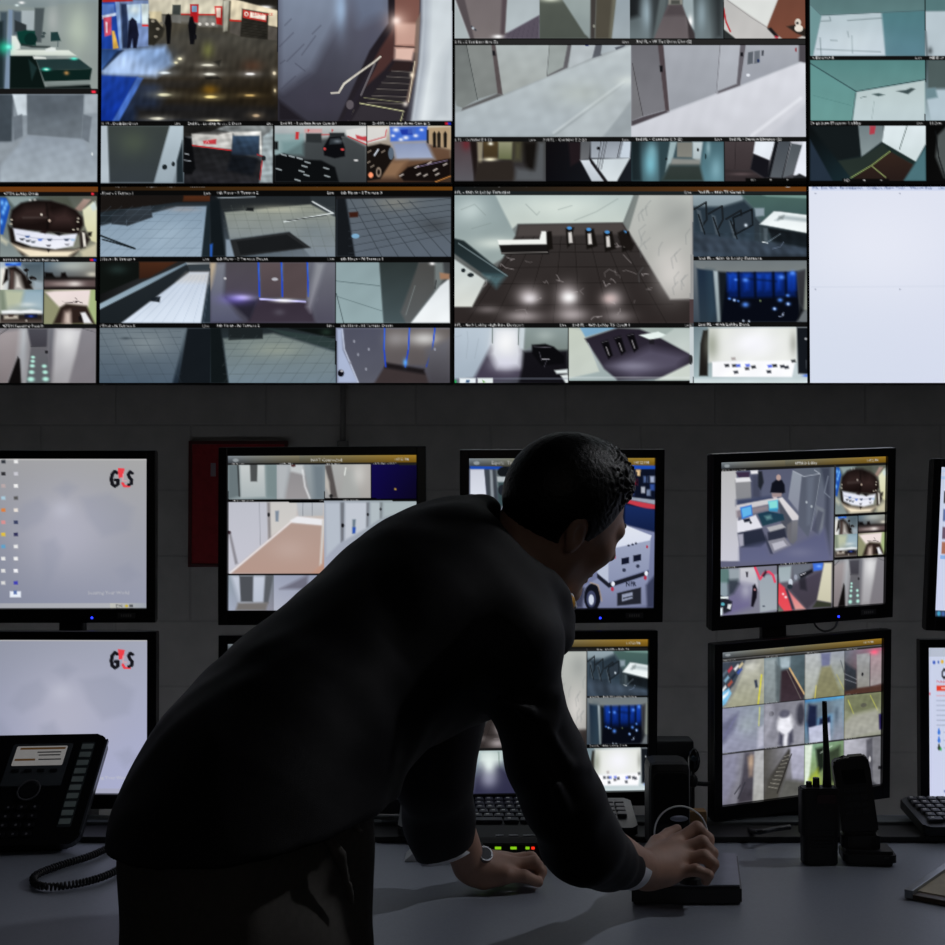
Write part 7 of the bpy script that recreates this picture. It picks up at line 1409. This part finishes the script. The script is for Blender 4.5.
# added spot on the ceiling at right, out of view, brightening the desk
cl = empty('fill_spot', (2.1, 2.42, ZC), label='small added fill spot on the ceiling above the right end of the desk', cat='light')
bm = nb(); add_cyl(bm, (0, 0, -.10), (0, 0, -.001), .075, .075, 28); obj('housing', bm, mat('fill_spot_black', '202020', .5), cl)
bm = nb(); add_cyl(bm, (0, 0, -.104), (0, 0, -.1005), .062, .062, 28); obj('bulb', bm, mat('fill_spot_bulb', 'f6f4ff', .5, emit=2.0), cl)
la = bpy.data.lights.new('fill_spot_lamp', 'AREA'); la.shape = 'DISK'; la.size = .12; la.energy = 1.75; la.spread = .9; la.color = (.93, .95, 1.0)
lo_ = bpy.data.objects.new('fill_spot_lamp', la); C.objects.link(lo_); lo_.location = (0, 0, -.108); lo_.parent = cl
lo_.rotation_euler = Vector((-2.25, -.48, -1.95)).to_track_quat('-Z', 'Y').to_euler()
# ------------------------------------------------------------------ signed distance modelling of the figure
def smin(a, b, k):
    h = np.clip(0.5 + 0.5 * (b - a) / k, 0, 1)
    return b * (1 - h) + a * h - k * h * (1 - h)
def smax(a, b, k): return -smin(-a, -b, k)
def S_(P, c, r): return np.sqrt(((P - np.asarray(c, np.float32)) ** 2).sum(-1)) - r
def E_(P, c, r, R=None):
    q = P - np.asarray(c, np.float32)
    if R is not None: q = q @ np.asarray(R, np.float32)      # columns of R are the axes
    r = np.asarray(r, np.float32)
    k0 = np.sqrt(((q / r) ** 2).sum(-1)); k1 = np.sqrt(((q / (r * r)) ** 2).sum(-1)) + 1e-9
    return k0 * (k0 - 1) / k1
def C_(P, a, b, ra, rb):
    a = np.asarray(a, np.float32); b = np.asarray(b, np.float32); ab = b - a
    t = np.clip(((P - a) @ ab) / (ab @ ab), 0, 1)
    return np.sqrt(((P - a - t[..., None] * ab) ** 2).sum(-1)) - (ra + (rb - ra) * t)
def chain(P, pts, rs, k=.01):
    d = None
    for i in range(len(pts) - 1):
        e = C_(P, pts[i], pts[i + 1], rs[i], rs[i + 1]); d = e if d is None else smin(d, e, k)
    return d
def stretch(P, lat, s):
    """squeeze space along direction lat so round sections become wide ones"""
    lat = np.asarray(lat, np.float32); return P + ((P @ lat) * (1 / s - 1))[..., None] * lat

def surf(name, f, lo, hi, h):
    lo = np.asarray(lo, float); hi = np.asarray(hi, float); n = np.ceil((hi - lo) / h).astype(int) + 1
    ax = [(lo[i] + np.arange(n[i]) * h).astype(np.float32) for i in range(3)]
    V = np.empty(tuple(n), np.float32)
    st = max(1, int(1.5e6 // (n[1] * n[2])))
    for i in range(0, n[0], st):
        g = np.stack(np.meshgrid(ax[0][i:i + st], ax[1], ax[2], indexing='ij'), -1); V[i:i + st] = f(g)
    I = V < 0
    m = [k - 1 for k in n]
    acc = np.zeros(tuple(m) + (3,), np.float32); cnt = np.zeros(tuple(m), np.int16)
    for a in range(3):
        b, c = [x for x in range(3) if x != a]
        for ob in (0, 1):
            for oc in (0, 1):
                s0 = [None] * 3; s1 = [None] * 3
                s0[a] = slice(0, m[a]); s1[a] = slice(1, m[a] + 1)
                s0[b] = s1[b] = slice(ob, m[b] + ob); s0[c] = s1[c] = slice(oc, m[c] + oc)
                v0 = V[tuple(s0)]; v1 = V[tuple(s1)]; mk = (v0 < 0) != (v1 < 0)
                w = np.nonzero(mk); t = v0[w] / (v0[w] - v1[w])
                o = np.zeros((len(t), 3), np.float32); o[:, a] = t; o[:, b] = ob; o[:, c] = oc
                acc[w] += o; cnt[w] += 1
    w = np.nonzero(cnt); ids = -np.ones(tuple(m), np.int64); ids[w] = np.arange(len(w[0]))
    co = (np.stack(w, 1) + acc[w] / cnt[w][:, None]) * h + lo
    quads = []
    for a in range(3):
        b, c = (a + 1) % 3, (a + 2) % 3
        s0 = [None] * 3; s1 = [None] * 3
        s0[a] = slice(0, m[a]); s1[a] = slice(1, m[a] + 1)
        s0[b] = s1[b] = slice(1, m[b]); s0[c] = s1[c] = slice(1, m[c])
        i0 = I[tuple(s0)]; i1 = I[tuple(s1)]
        for sgn in (0, 1):
            w = np.nonzero(i0 & ~i1 if sgn == 0 else i1 & ~i0)
            if not len(w[0]): continue
            idx = [None] * 3; idx[a] = w[a]; idx[b] = w[b] + 1; idx[c] = w[c] + 1
            def cell(db, dc):
                q = list(idx); q[b] = idx[b] - db; q[c] = idx[c] - dc; return ids[tuple(q)]
            q = np.stack([cell(1, 1), cell(0, 1), cell(0, 0), cell(1, 0)], 1)
            if sgn: q = q[:, ::-1]
            quads.append(q)
    q = np.concatenate(quads); q = q[(q >= 0).all(1)]
    me = bpy.data.meshes.new(name); me.vertices.add(len(co)); me.vertices.foreach_set('co', co.ravel().astype(np.float32))
    me.loops.add(len(q) * 4); me.loops.foreach_set('vertex_index', q.ravel().astype(np.int32))
    me.polygons.add(len(q)); me.polygons.foreach_set('loop_start', np.arange(len(q), dtype=np.int32) * 4)
    me.update(calc_edges=True); me.validate()
    return me

def V3(v): return np.array([v[0], v[1], v[2]], float)
def a3(px, py, d): return V3(at(px, py, d))

# --- head frame (X right, Y forward, Z up of the head)
PSI, PD, RL = math.radians(35), math.radians(15), math.radians(27)
Fh = np.array([math.cos(PSI) * math.cos(PD), math.sin(PSI) * math.cos(PD), -math.sin(PD)])
Rh = np.array([math.sin(PSI), -math.cos(PSI), 0.])
Uh = np.cross(Rh, Fh)
Uh, Rh = Uh * math.cos(RL) + Rh * math.sin(RL), Rh * math.cos(RL) - Uh * math.sin(RL)
HC = a3(560.6, 518.5, 1.86); HS = 0.945
HR = np.stack([Rh, Fh, Uh], 1)
def hl(p): return HC + HR @ (np.asarray(p, float) * HS)      # head-local -> room
def to_head(P): return ((P - HC.astype(np.float32)) @ HR.astype(np.float32)) / HS

def head_sdf(P):
    q = to_head(P)
    d = E_(q, (0, -.012, .035), (.0765, .092, .091))
    d = smin(d, E_(q, (0, .028, -.02), (.064, .072, .088)), .03)
    for s in (1, -1):
        d = smin(d, C_(q, (s * .055, .0, -.055), (s * .018, .072, -.105), .016, .014), .03)
        d = smin(d, S_(q, (s * .044, .058, -.016), .020), .025)
        d = smin(d, C_(q, (s * .012, .090, .024), (s * .044, .076, .022), .011, .009), .016)
    d = smin(d, S_(q, (0, .080, -.105), .019), .02)
    for s in (1, -1): d = smax(d, -E_(q, (s * .032, .100, .002), (.019, .016, .013)), .012)
    d = smin(d, C_(q, (0, .090, .014), (0, .119, -.031), .008, .0115), .012)
    for s in (1, -1): d = smin(d, S_(q, (s * .012, .104, -.037), .0085), .008)
    d = smin(d, E_(q, (0, .090, -.066), (.024, .010, .006)), .006); d = smin(d, E_(q, (0, .088, -.078), (.021, .010, .0065)), .006)
    for s in (1, -1):      # ears
        A = np.array([[1, 0, 0], [0, .94, -.34], [0, .34, .94]], float)
        e = E_(q, (s * .0775, -.024, .006), (.0090, .0155, .0275), A)
        e = smin(e, C_(q, (s * .077, -.021, -.013), (s * .073, -.017, -.022), .006, .005), .008)
        e = smax(e, -E_(q, (s * .0875, -.022, .010), (.0095, .0100, .018), A), .003)
        e = smin(e, E_(q, (s * .074, -.010, .0), (.005, .006, .007)), .004)
        d = smin(d, e, .006)
    return d * HS
NK0 = hl((0, -.035, -.055)); NK1 = a3(512, 598, 1.86)
def neck_sdf(P): return C_(P, NK0, NK1, .056, .062)

# --- key body points
SH_R = a3(516, 640, 1.70); SH_L = a3(478, 632, 2.06)
EL_R = a3(580, 836, 1.835); WR_R = a3(645, 870, 2.045)
EL_L = a3(428, 762, 2.05); WR_L = a3(470, 865, 2.175)
LAT = (SH_L - SH_R); LAT /= np.linalg.norm(LAT)
DT = 1.66
TC = [a3(238, 960, 1.62), a3(246, 860, 1.63), a3(262, 782, 1.66), a3(306, 716, 1.71), a3(362, 658, 1.77), a3(428, 612, 1.83), a3(484, 594, 1.87)]
def pr(px, d): return px * d / FPX
TR = [pr(110, 1.6), pr(122, 1.6), pr(126, 1.66), pr(112, 1.71), pr(103, 1.77), pr(97, 1.83), pr(84, 1.87)]
def warp(P): return stretch(P, LAT, 1.35)
def wpt(p):
    p = np.asarray(p, np.float32); return stretch(p[None], LAT, 1.35)[0]

HIP_R = a3(250, 950, 1.58); HIP_L = a3(276, 948, 1.70)
KN_R = np.array([HIP_R[0] - .0, HIP_R[1] + .01, .47]); KN_L = np.array([HIP_L[0] + .03, HIP_L[1] + .05, .47])
AN_R = np.array([KN_R[0] - .06, KN_R[1] - .01, .075]); AN_L = np.array([KN_L[0] - .02, KN_L[1] - .01, .075])
FT = np.array([.82, .57, 0.])
def core_sdf(P):
    d = chain(warp(P), [wpt(p) for p in TC[1:]], [r - .045 for r in TR[1:]], .05)
    for h_, k_, an in ((HIP_R, KN_R, AN_R), (HIP_L, KN_L, AN_L)):
        d = smin(d, chain(P, [h_, k_, an], [.082, .056, .038], .02), .04)
        toe = an + FT * .15; toe[2] = .035; hee = an - FT * .04; hee[2] = .04
        d = smin(d, chain(P, [an, toe], [.036, .026], .02), .03); d = smin(d, S_(P, hee, .034), .02)
    c_ = a3(251, 870, 1.64); n_ = np.array([.83, -.55, 0])
    d = smax(d, np.where(P[..., 2] < 1.0, (P - c_.astype(np.float32)) @ n_.astype(np.float32) - .100, -1), .01)
    d = smax(d, np.where((P[..., 2] < 1.0) & (P[..., 2] > .6), a3(251, 870, 1.525)[1] - P[..., 1], -1), .01)
    d = smin(d, chain(P, [a3(505, 636, 1.74), a3(526, 700, 1.735), a3(546, 758, 1.76), a3(582, 840, 1.84), WR_R], [.042, .034, .036, .036, .027], .01), .02)
    d = smin(d, chain(P, [a3(452, 655, 2.04), a3(436, 740, 2.06), a3(436, 790, 2.09), WR_L], [.05, .045, .042, .027], .01), .02)
    return smin(d, neck_sdf(P), .03)

# --- hands
def fingers(P, d, sets, k=.006):
    for pts, rs in sets: d = smin(d, chain(P, pts, rs, .004), k)
    return d
RH_W = WR_R
RHF = [([a3(676, 842, 2.13), a3(697, 828, 2.145), a3(708, 839, 2.13), a3(709, 853, 2.12)], [.0115, .0108, .0098, .0088]),
       ([a3(681, 850, 2.105), a3(702, 842, 2.11), a3(712, 853, 2.10), a3(710, 865, 2.10)], [.0115, .0108, .0098, .0088]),
       ([a3(681, 861, 2.085), a3(703, 856, 2.085), a3(713, 864, 2.08), a3(709, 873, 2.085)], [.0115, .0104, .0095, .0085]),
       ([a3(674, 873, 2.065), a3(696, 870, 2.06), a3(708, 875, 2.058), a3(706, 881, 2.062)], [.0105, .0094, .0086, .0078]),
       ([a3(650, 858, 2.09), a3(657, 843, 2.14), a3(668, 834, 2.175), a3(677, 829, 2.185)], [.014, .0115, .0095, .0082])]
def rhand_sdf(P):
    d = C_(P, EL_R, RH_W, .040, .027)
    for f in RHF[:4]: d = smin(d, C_(P, RH_W + (f[0][0] - RH_W) * .12, f[0][0], .022, .0135), .014)
    d = smin(d, C_(P, RH_W, a3(662, 872, 2.07), .024, .021), .02)
    d = smin(d, C_(P, RH_W, RHF[4][0][1], .022, .0125), .012)
    return fingers(P, d, RHF)
LHF = [([a3(512, 865, 2.185), a3(534, 862, 2.19), a3(541, 871, 2.19), a3(538, 881, 2.187)], [.0115, .0108, .0098, .0088]),
       ([a3(509, 861, 2.21), a3(531, 858, 2.215), a3(538, 866, 2.215), a3(536, 875, 2.212)], [.0115, .0108, .0096, .0085]),
       ([a3(505, 860, 2.235), a3(525, 858, 2.235), a3(532, 865, 2.235), a3(529, 872, 2.235)], [.011, .010, .0094, .0085]),
       ([a3(500, 861, 2.25), a3(517, 860, 2.255), a3(523, 866, 2.255), a3(520, 870, 2.255)], [.010, .009, .0084, .0078]),
       ([a3(484, 880, 2.165), a3(506, 875, 2.16), a3(524, 876, 2.162), a3(538, 882, 2.172)], [.016, .0125, .0105, .009])]
def lhand_sdf(P):
    d = C_(P, EL_L, WR_L, .040, .028)
    for f in LHF[:4]: d = smin(d, C_(P, WR_L + (f[0][0] - WR_L) * .15, f[0][0], .022, .014), .014)
    d = smin(d, C_(P, WR_L, LHF[4][0][1], .024, .0135), .014)
    d = smin(d, C_(P, a3(478, 874, 2.17), a3(500, 878, 2.18), .020, .014), .015)
    return fingers(P, d, LHF)

def join_meshes(name, mes):
    bm = bmesh.new()
    for m in mes: bm.from_mesh(m)
    me = bpy.data.meshes.new(name); bm.to_mesh(me); bm.free(); return me
def modded(me, mods):
    o = bpy.data.objects.new('t', me); C.objects.link(o)
    for ty, kw in mods:
        md = o.modifiers.new(ty, ty)
        for k, v in kw.items(): setattr(md, k, v)
    dg = bpy.context.evaluated_depsgraph_get(); out = bpy.data.meshes.new_from_object(o.evaluated_get(dg))
    bpy.data.objects.remove(o); return out
def box_of(pts, pad):
    p = np.array(pts); return p.min(0) - pad, p.max(0) + pad

FEET = np.array([(AN_R[0] + AN_L[0]) / 2, (AN_R[1] + AN_L[1]) / 2, 0])
man = empty('person', FEET, label='person in a dark suit leaning over the desk, head bowed to the right', cat='person')
off = Matrix.Translation(-Vector(FEET))
def part(name, me, m, smooth=True, label=None, parent=None):
    me.transform(off); o = link(name, me, m, parent or man, smooth, label); return o

def skin_material():
    m = mat('skin', 'ac8674', .5, var=.10, nscale=35, bump=.25, bscale=900, sss=.0)
    return m
SKIN = skin_material()
m1 = surf('h', lambda P: smin(head_sdf(P), neck_sdf(P), .025), HC - .2, HC + np.array([.2, .2, .17]), .0024)
m2 = surf('c', core_sdf, (-.75, 1.2, -.01), (.45, 2.4, 1.55), .011)
lo, hi = box_of([p for f in RHF for p in f[0]] + [WR_R, WR_R * .6 + EL_R * .4], .045); m3 = surf('r', rhand_sdf, lo, hi, .0018)
lo, hi = box_of([p for f in LHF for p in f[0]] + [WR_L, WR_L * .6 + EL_L * .4], .045); m4 = surf('l', lhand_sdf, lo, hi, .0018)
body = modded(join_meshes('b', [m1, m2, m3, m4]), [('REMESH', dict(mode='VOXEL', voxel_size=.0022)), ('SMOOTH', dict(factor=.5, iterations=1)), ('DECIMATE', dict(ratio=.5))])
part('body', body, SKIN)

# --- face pieces
eyem = mat('eye_white', 'c8c4c0', .2); iris = mat('iris_brown', '2a1a12', .15)
for s in (1, -1):
    bm = nb(); add_ball(bm, Vector(hl((s * .032, .078, .002))), .0118 * HS, 12)
    me = bpy.data.meshes.new('e'); bm.to_mesh(me); bm.free(); e = part('eye', me, eyem)
    bm = nb(); add_ball(bm, Vector(hl((s * .032, .0865, -.002))), .0048, 8); me = bpy.data.meshes.new('e'); bm.to_mesh(me); bm.free(); part('iris', me, iris, parent=e)
hairm = mat('hair_black', '070606', .4, var=.3, nscale=60, bump=.4, bscale=500, spec=.3)
for s in (1, -1):
    me = surf('brow', lambda P: chain(to_head(P), [(s * .014, .0975, .024), (s * .030, .0905, .029), (s * .046, .076, .026)], [.0038, .0042, .0026], .004) * HS, hl((s * .03, .09, .025)) - .05, hl((s * .03, .09, .025)) + .05, .0016)
    part('eyebrow', me, hairm)

# --- hair
def hair_sdf(P):
    q = to_head(P)
    d = E_(q, (0, -.014, .038), (.0815, .0985, .0965))
    d = smin(d, E_(q, (0, .030, .088), (.050, .044, .036)), .03)
    x, y, z = q[..., 0], q[..., 1], q[..., 2]
    top = np.clip((z - .045) / .05, 0, 1) * np.clip((y + .01) / .05, 0, 1)
    cl = np.sin(x * 330 + 2 * np.sin(z * 190 + y * 90)) * np.sin(y * 300 + 2.2 * np.sin(x * 170)) * np.sin(z * 310 + 1.7 * np.sin(y * 210))
    d = d - (.0048 * top + .0006) * cl
    fine = np.sin(x * 900 + y * 300) * np.sin(z * 700 + y * 500); d = d - .0005 * fine
    # hairline: forehead, temples, behind the ear, nape
    ax = np.abs(x)
    line = np.where(z > .068, .056 + (z - .068) * 1.7 - ax * .1, np.where(z > .0, .012 + z * .6 + .0, -.010 - (-z) * .30))
    d = smax(d, y - line, .006)
    d = smax(d, -(z + .062 + (y + .1) * .12), .006)
    ear = E_(q, (.079, -.021, .003), (.03, .018, .030)); ear2 = E_(q, (-.079, -.021, .003), (.03, .018, .030))
    d = smax(d, -np.minimum(ear, ear2), .004)
    return d * HS
part('hair', surf('hair', hair_sdf, HC - .19, HC + .19, .0022), hairm)

# --- suit jacket
def wr(P, seed, amp, f):
    r = np.random.RandomState(seed); o = 0
    for k in range(4):
        a = r.randn(3); a /= np.linalg.norm(a); b = r.randn(3); b /= np.linalg.norm(b)
        o = o + np.sin(P @ (a * f * (1 + k * .5)).astype(np.float32) + 1.6 * np.sin(P @ (b * f * .7).astype(np.float32)) + k) / (1 + k * .5)
    return o * amp
SHR2 = a3(520, 636, 1.71)
SLV_R = [a3(512, 642, 1.71), a3(526, 700, 1.73), a3(546, 758, 1.755), a3(565, 802, 1.79), a3(582, 843, 1.835), a3(606, 860, 1.92), a3(628, 866, 2.0)]
SLR_R = [pr(44, 1.71), pr(36, 1.73), pr(39, 1.755), pr(40, 1.79), pr(41, 1.84), pr(31, 1.92), .034]
SLV_L = [a3(452, 655, 2.04), a3(436, 730, 2.06), a3(433, 775, 2.07), a3(440, 820, 2.12), a3(446, 850, 2.15)]
SLR_L = [.088, .068, .058, .0535, .052]
CUT_R = SLV_R[-1]; NR_ = SLV_R[-1] - SLV_R[-2]; NR_ = NR_ / np.linalg.norm(NR_)
CUT_L = SLV_L[-1]; NL_ = (WR_L - EL_L); NL_ = np.array([.28, .05, -.96]); NL_ /= np.linalg.norm(NL_)
def jacket_sdf(P):
    rs = list(TR); W_ = warp(P)
    J = [(240, 905, 1.63, 120), (246, 846, 1.63, 129), (266, 788, 1.66, 121), (310, 722, 1.71, 104), (364, 666, 1.77, 94), (424, 620, 1.83, 101), (458, 599, 1.86, 101)]
    d = chain(W_, [wpt(a3(*j[:3])) for j in J], [pr(j[3], j[2]) for j in J], .03)
    d = smin(d, C_(W_, wpt(a3(420, 680, 1.84)), wpt(a3(470, 668, 1.86)), pr(58, 1.84), pr(52, 1.86)), .04)      # chest hanging forward
    d = smin(d, C_(W_, wpt(a3(500, 610, 1.84)), wpt(a3(530, 630, 1.84)), pr(46, 1.84), pr(34, 1.84)), .04)
    d = smin(d, C_(P, a3(545, 606, 1.80), a3(556, 636, 1.80), pr(15, 1.8), pr(15, 1.8)), .02)
    d = smin(d, C_(P, SH_R, a3(490, 610, 1.84), .056, .056), .04); d = smin(d, C_(P, SH_L, a3(490, 610, 1.88), .056, .056), .04)
    # neck opening
    Q3 = stretch(P, LAT, 3.0)
    def q3(p): return stretch(np.asarray(p, np.float32)[None], LAT, 3.0)[0]
    d = smax(d, -C_(Q3, q3(a3(522, 518, 1.86)), q3(a3(546, 540, 1.86)), pr(42, 1.86), pr(42, 1.86)), .012)
    # collar roll round the neck
    cr = chain(P, [a3(472, 506, 1.90), a3(488, 512, 1.85), a3(496, 540, 1.80), a3(510, 566, 1.765), a3(530, 571, 1.76), a3(545, 582, 1.77), a3(558, 597, 1.79), a3(564, 616, 1.81)], [.016, .016, .014, .012, .011, .010, .009, .009], .02)
    d = smin(d, cr, .018)
    # creases towards the front button and pocket
    for a, b in (((282, 780, 1.50), (318, 800, 1.54)), ((300, 770, 1.50), (330, 812, 1.56)), ((262, 800, 1.49), (300, 812, 1.51))):
        d = smin(d, C_(P, a3(*a), a3(*b), .006, .004), .02)
    # hem, tilted with the back
    h0, h1 = a3(100, 838, 1.63), a3(392, 800, 1.63); e = h1 - h0; n_ = np.array([e[2], 0, -e[0]]); n_ = n_ / np.linalg.norm(n_)
    d = smax(d, (P - h0.astype(np.float32)) @ n_.astype(np.float32), .006)
    sr = chain(P, SLV_R, SLR_R, .012)
    # folds pulled across the upper sleeve and the elbow
    for a, b, r_ in (((530, 684, 1.678), (552, 696, 1.705), .009), ((500, 700, 1.665), (532, 712, 1.67), .007), ((556, 786, 1.70), (566, 812, 1.73), .008), ((524, 712, 1.675), (550, 724, 1.70), .008), ((550, 724, 1.70), (555, 700, 1.72), .007), ((550, 735, 1.69), (566, 764, 1.71), .008), ((566, 764, 1.71), (586, 768, 1.75), .007),
                     ((572, 806, 1.74), (584, 780, 1.76), .007), ((572, 806, 1.74), (584, 816, 1.77), .006), ((600, 838, 1.86), (612, 856, 1.90), .005)):
        sr = smin(sr, C_(P, a3(*a), a3(*b), r_, r_), .010)
    sr = smax(sr, (P - CUT_R.astype(np.float32)) @ NR_.astype(np.float32), .004)
    sl = chain(P, SLV_L, SLR_L, .03); sl = smax(sl, (P - CUT_L.astype(np.float32)) @ NL_.astype(np.float32), .004)
    d = smin(d, sr, .022); d = smin(d, sl, .03)
    d = d + wr(P, 3, .0011, 38) + wr(P, 5, .0012, 16)
    d = smax(d, -(neck_sdf(P) - .004), .006)
    return d
suit = mat('suit_charcoal', '18171b', .6, var=.12, nscale=120, bump=.35, bscale=1400, spec=.25)
jk = surf('jacket', jacket_sdf, (-.62, 1.2, .68), (.36, 2.36, 1.46), .0046)
jko = part('jacket', jk, suit)
for a, b in (((345, 835, 1.49), (345, 835, 1.5)),):
    pass

# --- shirt: collar edge and cuffs
white = mat('shirt_white', 'e2e4ec', .75, var=.04, nscale=80, bump=.1)
def cuff_sdf_R(P):
    a = CUT_R - NR_ * .03; b = CUT_R + NR_ * .018
    d = np.abs(C_(P, a, b, .034, .033)) - .0016
    d = smax(d, (P - (CUT_R + NR_ * .016).astype(np.float32)) @ NR_.astype(np.float32), .001); return smax(d, -((P - a.astype(np.float32)) @ NR_.astype(np.float32)), .001)
def cuff_sdf_L(P):
    a = CUT_L - NL_ * .03; b = CUT_L + NL_ * .010
    d = np.abs(C_(P, a, b + NL_ * .02, .048, .0465)) - .0016
    d = smax(d, (P - (CUT_L + NL_ * .0075).astype(np.float32)) @ NL_.astype(np.float32), .001); return smax(d, -((P - a.astype(np.float32)) @ NL_.astype(np.float32)), .001)
part('shirt_cuff', surf('cuff', cuff_sdf_R, CUT_R - .07, CUT_R + .07, .0016), white)
part('shirt_cuff', surf('cuff', cuff_sdf_L, CUT_L - .08, CUT_L + .08, .0016), white)
me = surf('collar', lambda P: smax(smax(np.abs(C_(P, NK0, NK1, .060, .066)) - .002, ((P - NK0.astype(np.float32)) @ ((NK0 - NK1) / np.linalg.norm(NK0 - NK1)).astype(np.float32)) + .055, .002), -1e9 + P[..., 0] * 0, .001), NK1 - .12, NK0 + .08, .0022)
part('shirt_collar', me, white)
yel = mat('tie_yellow', 'e8a818', .6, var=.2, nscale=100)
kp = a3(568, 602, 1.835)
me = surf('tie', lambda P: smin(E_(P, kp, (.008, .012, .010)), chain(P, [kp, a3(563, 614, 1.87), a3(540, 650, 1.90)], [.008, .012, .016], .01), .01), kp - .06, kp + .05, .002); part('tie', me, yel, label='yellow tie')
kp2 = a3(573, 606, 1.845)
me = surf('tip', lambda P: C_(P, kp2, a3(571, 596, 1.86), .006, .004), kp2 - .03, kp2 + .03, .0016); part('collar_tip', me, white, label='white shirt collar tip')

# --- trousers with a belt
def trouser_sdf(P):
    W_ = stretch(P, LAT, 1.08)
    def w2(p): return stretch(np.asarray(p, np.float32)[None], LAT, 1.08)[0]
    d = chain(W_, [w2(a3(284, 775, 1.66)), w2(a3(251, 850, 1.64)), w2(a3(248, 940, 1.63))], [pr(92, 1.67), pr(121, 1.66), pr(121, 1.66)], .03)
    c_ = a3(251, 870, 1.64); n_ = np.array([.83, -.55, 0])
    d = smax(d, (P - c_.astype(np.float32)) @ n_.astype(np.float32) - .122, .012)
    for h_, k_, an, ex in ((HIP_R, KN_R, AN_R, 0), (HIP_L, KN_L, AN_L, 0)):
        d = smin(d, chain(P, [h_, k_, an + np.array([0, 0, .01])], [.100, .082, .068], .03), .03)
    d = smin(d, chain(P, [a3(330, 790, 1.555), a3(346, 812, 1.56), a3(360, 832, 1.58)], [.005, .006, .004], .01), .012)
    d = smin(d, chain(P, [a3(322, 830, 1.54), a3(340, 856, 1.55), a3(352, 900, 1.57)], [.006, .008, .006], .01), .018)
    d = smax(d, -chain(P, [a3(338, 800, 1.54), a3(350, 830, 1.55), a3(352, 856, 1.555)], [.007, .008, .004], .01), .008)
    d = smin(d, chain(P, [a3(345, 796, 1.58), a3(366, 806, 1.62), a3(382, 798, 1.66)], [.010, .014, .012], .01), .018)
    d = d + wr(P, 9, .002, 22)
    d = np.maximum(d, .06 - P[..., 2]); d = np.maximum(d, P[..., 2] - (at(0, 760, 1.66).z)); return d
me = surf('trousers', trouser_sdf, (-.6, 1.25, .04), (.2, 2.15, 1.1), .006)
part('trousers', me, mat('trouser_grey', '4c4844', .8, var=.1, nscale=120, bump=.3, bscale=1400))
# --- shoes
for an in (AN_R, AN_L):
    toe = an + FT * .16; toe[2] = .036; hee = an - FT * .045; hee[2] = .045
    me = surf('shoe', lambda P: np.maximum(smin(chain(P, [hee, an + FT * .05 - np.array([0, 0, .02]), toe], [.042, .046, .036], .03), C_(P, an, an + np.array([0, 0, .02]), .05, .05), .02), .001 - P[..., 2]), np.minimum(hee, toe) - .08, np.maximum(hee, toe) + .08, .005)
    part('shoe', me, mat('shoe_black', '0c0c0c', .25))
# --- wristwatch on the far wrist
wd = (LHF[1][0][0] - WR_L); wd /= np.linalg.norm(wd); wc_ = WR_L + wd * .012
wm = bpy.data.objects.new('wristwatch', None); C.objects.link(wm); wm.parent = man; wm.location = Vector(wc_) - Vector(FEET); wm['label'] = 'dark wristwatch'
q_ = Vector((0, 0, 1)).rotation_difference(Vector(wd))
bm = nb(); ringp = [q_ @ Vector((.0345 * math.cos(a), .0315 * math.sin(a), 0)) for a in np.linspace(0, 2 * math.pi, 41)[:-1]]
for off_ in (-.006, -.003, 0, .003, .006): add_tube(bm, [p + Vector(wd) * off_ for p in ringp], .0026, 6, True)
obj('strap', bm, mat('strap_black', '101012', .5), wm, smooth=True)
fn_ = Vector((.6, -.5, .6)); fn_ = (fn_ - Vector(wd) * fn_.dot(Vector(wd))).normalized()
bm = nb(); add_cyl(bm, fn_ * .030, fn_ * .0395, .0145, .0135, 28); wcs = obj('case', bm, mat('watch_steel', '8a8c92', .25, metal=.9), wm, label='steel case')
bm = nb(); add_cyl(bm, fn_ * .0393, fn_ * .0399, .0105, .0105, 28); obj('dial', bm, mat('dial_grey', '3a3c44', .2), wcs)
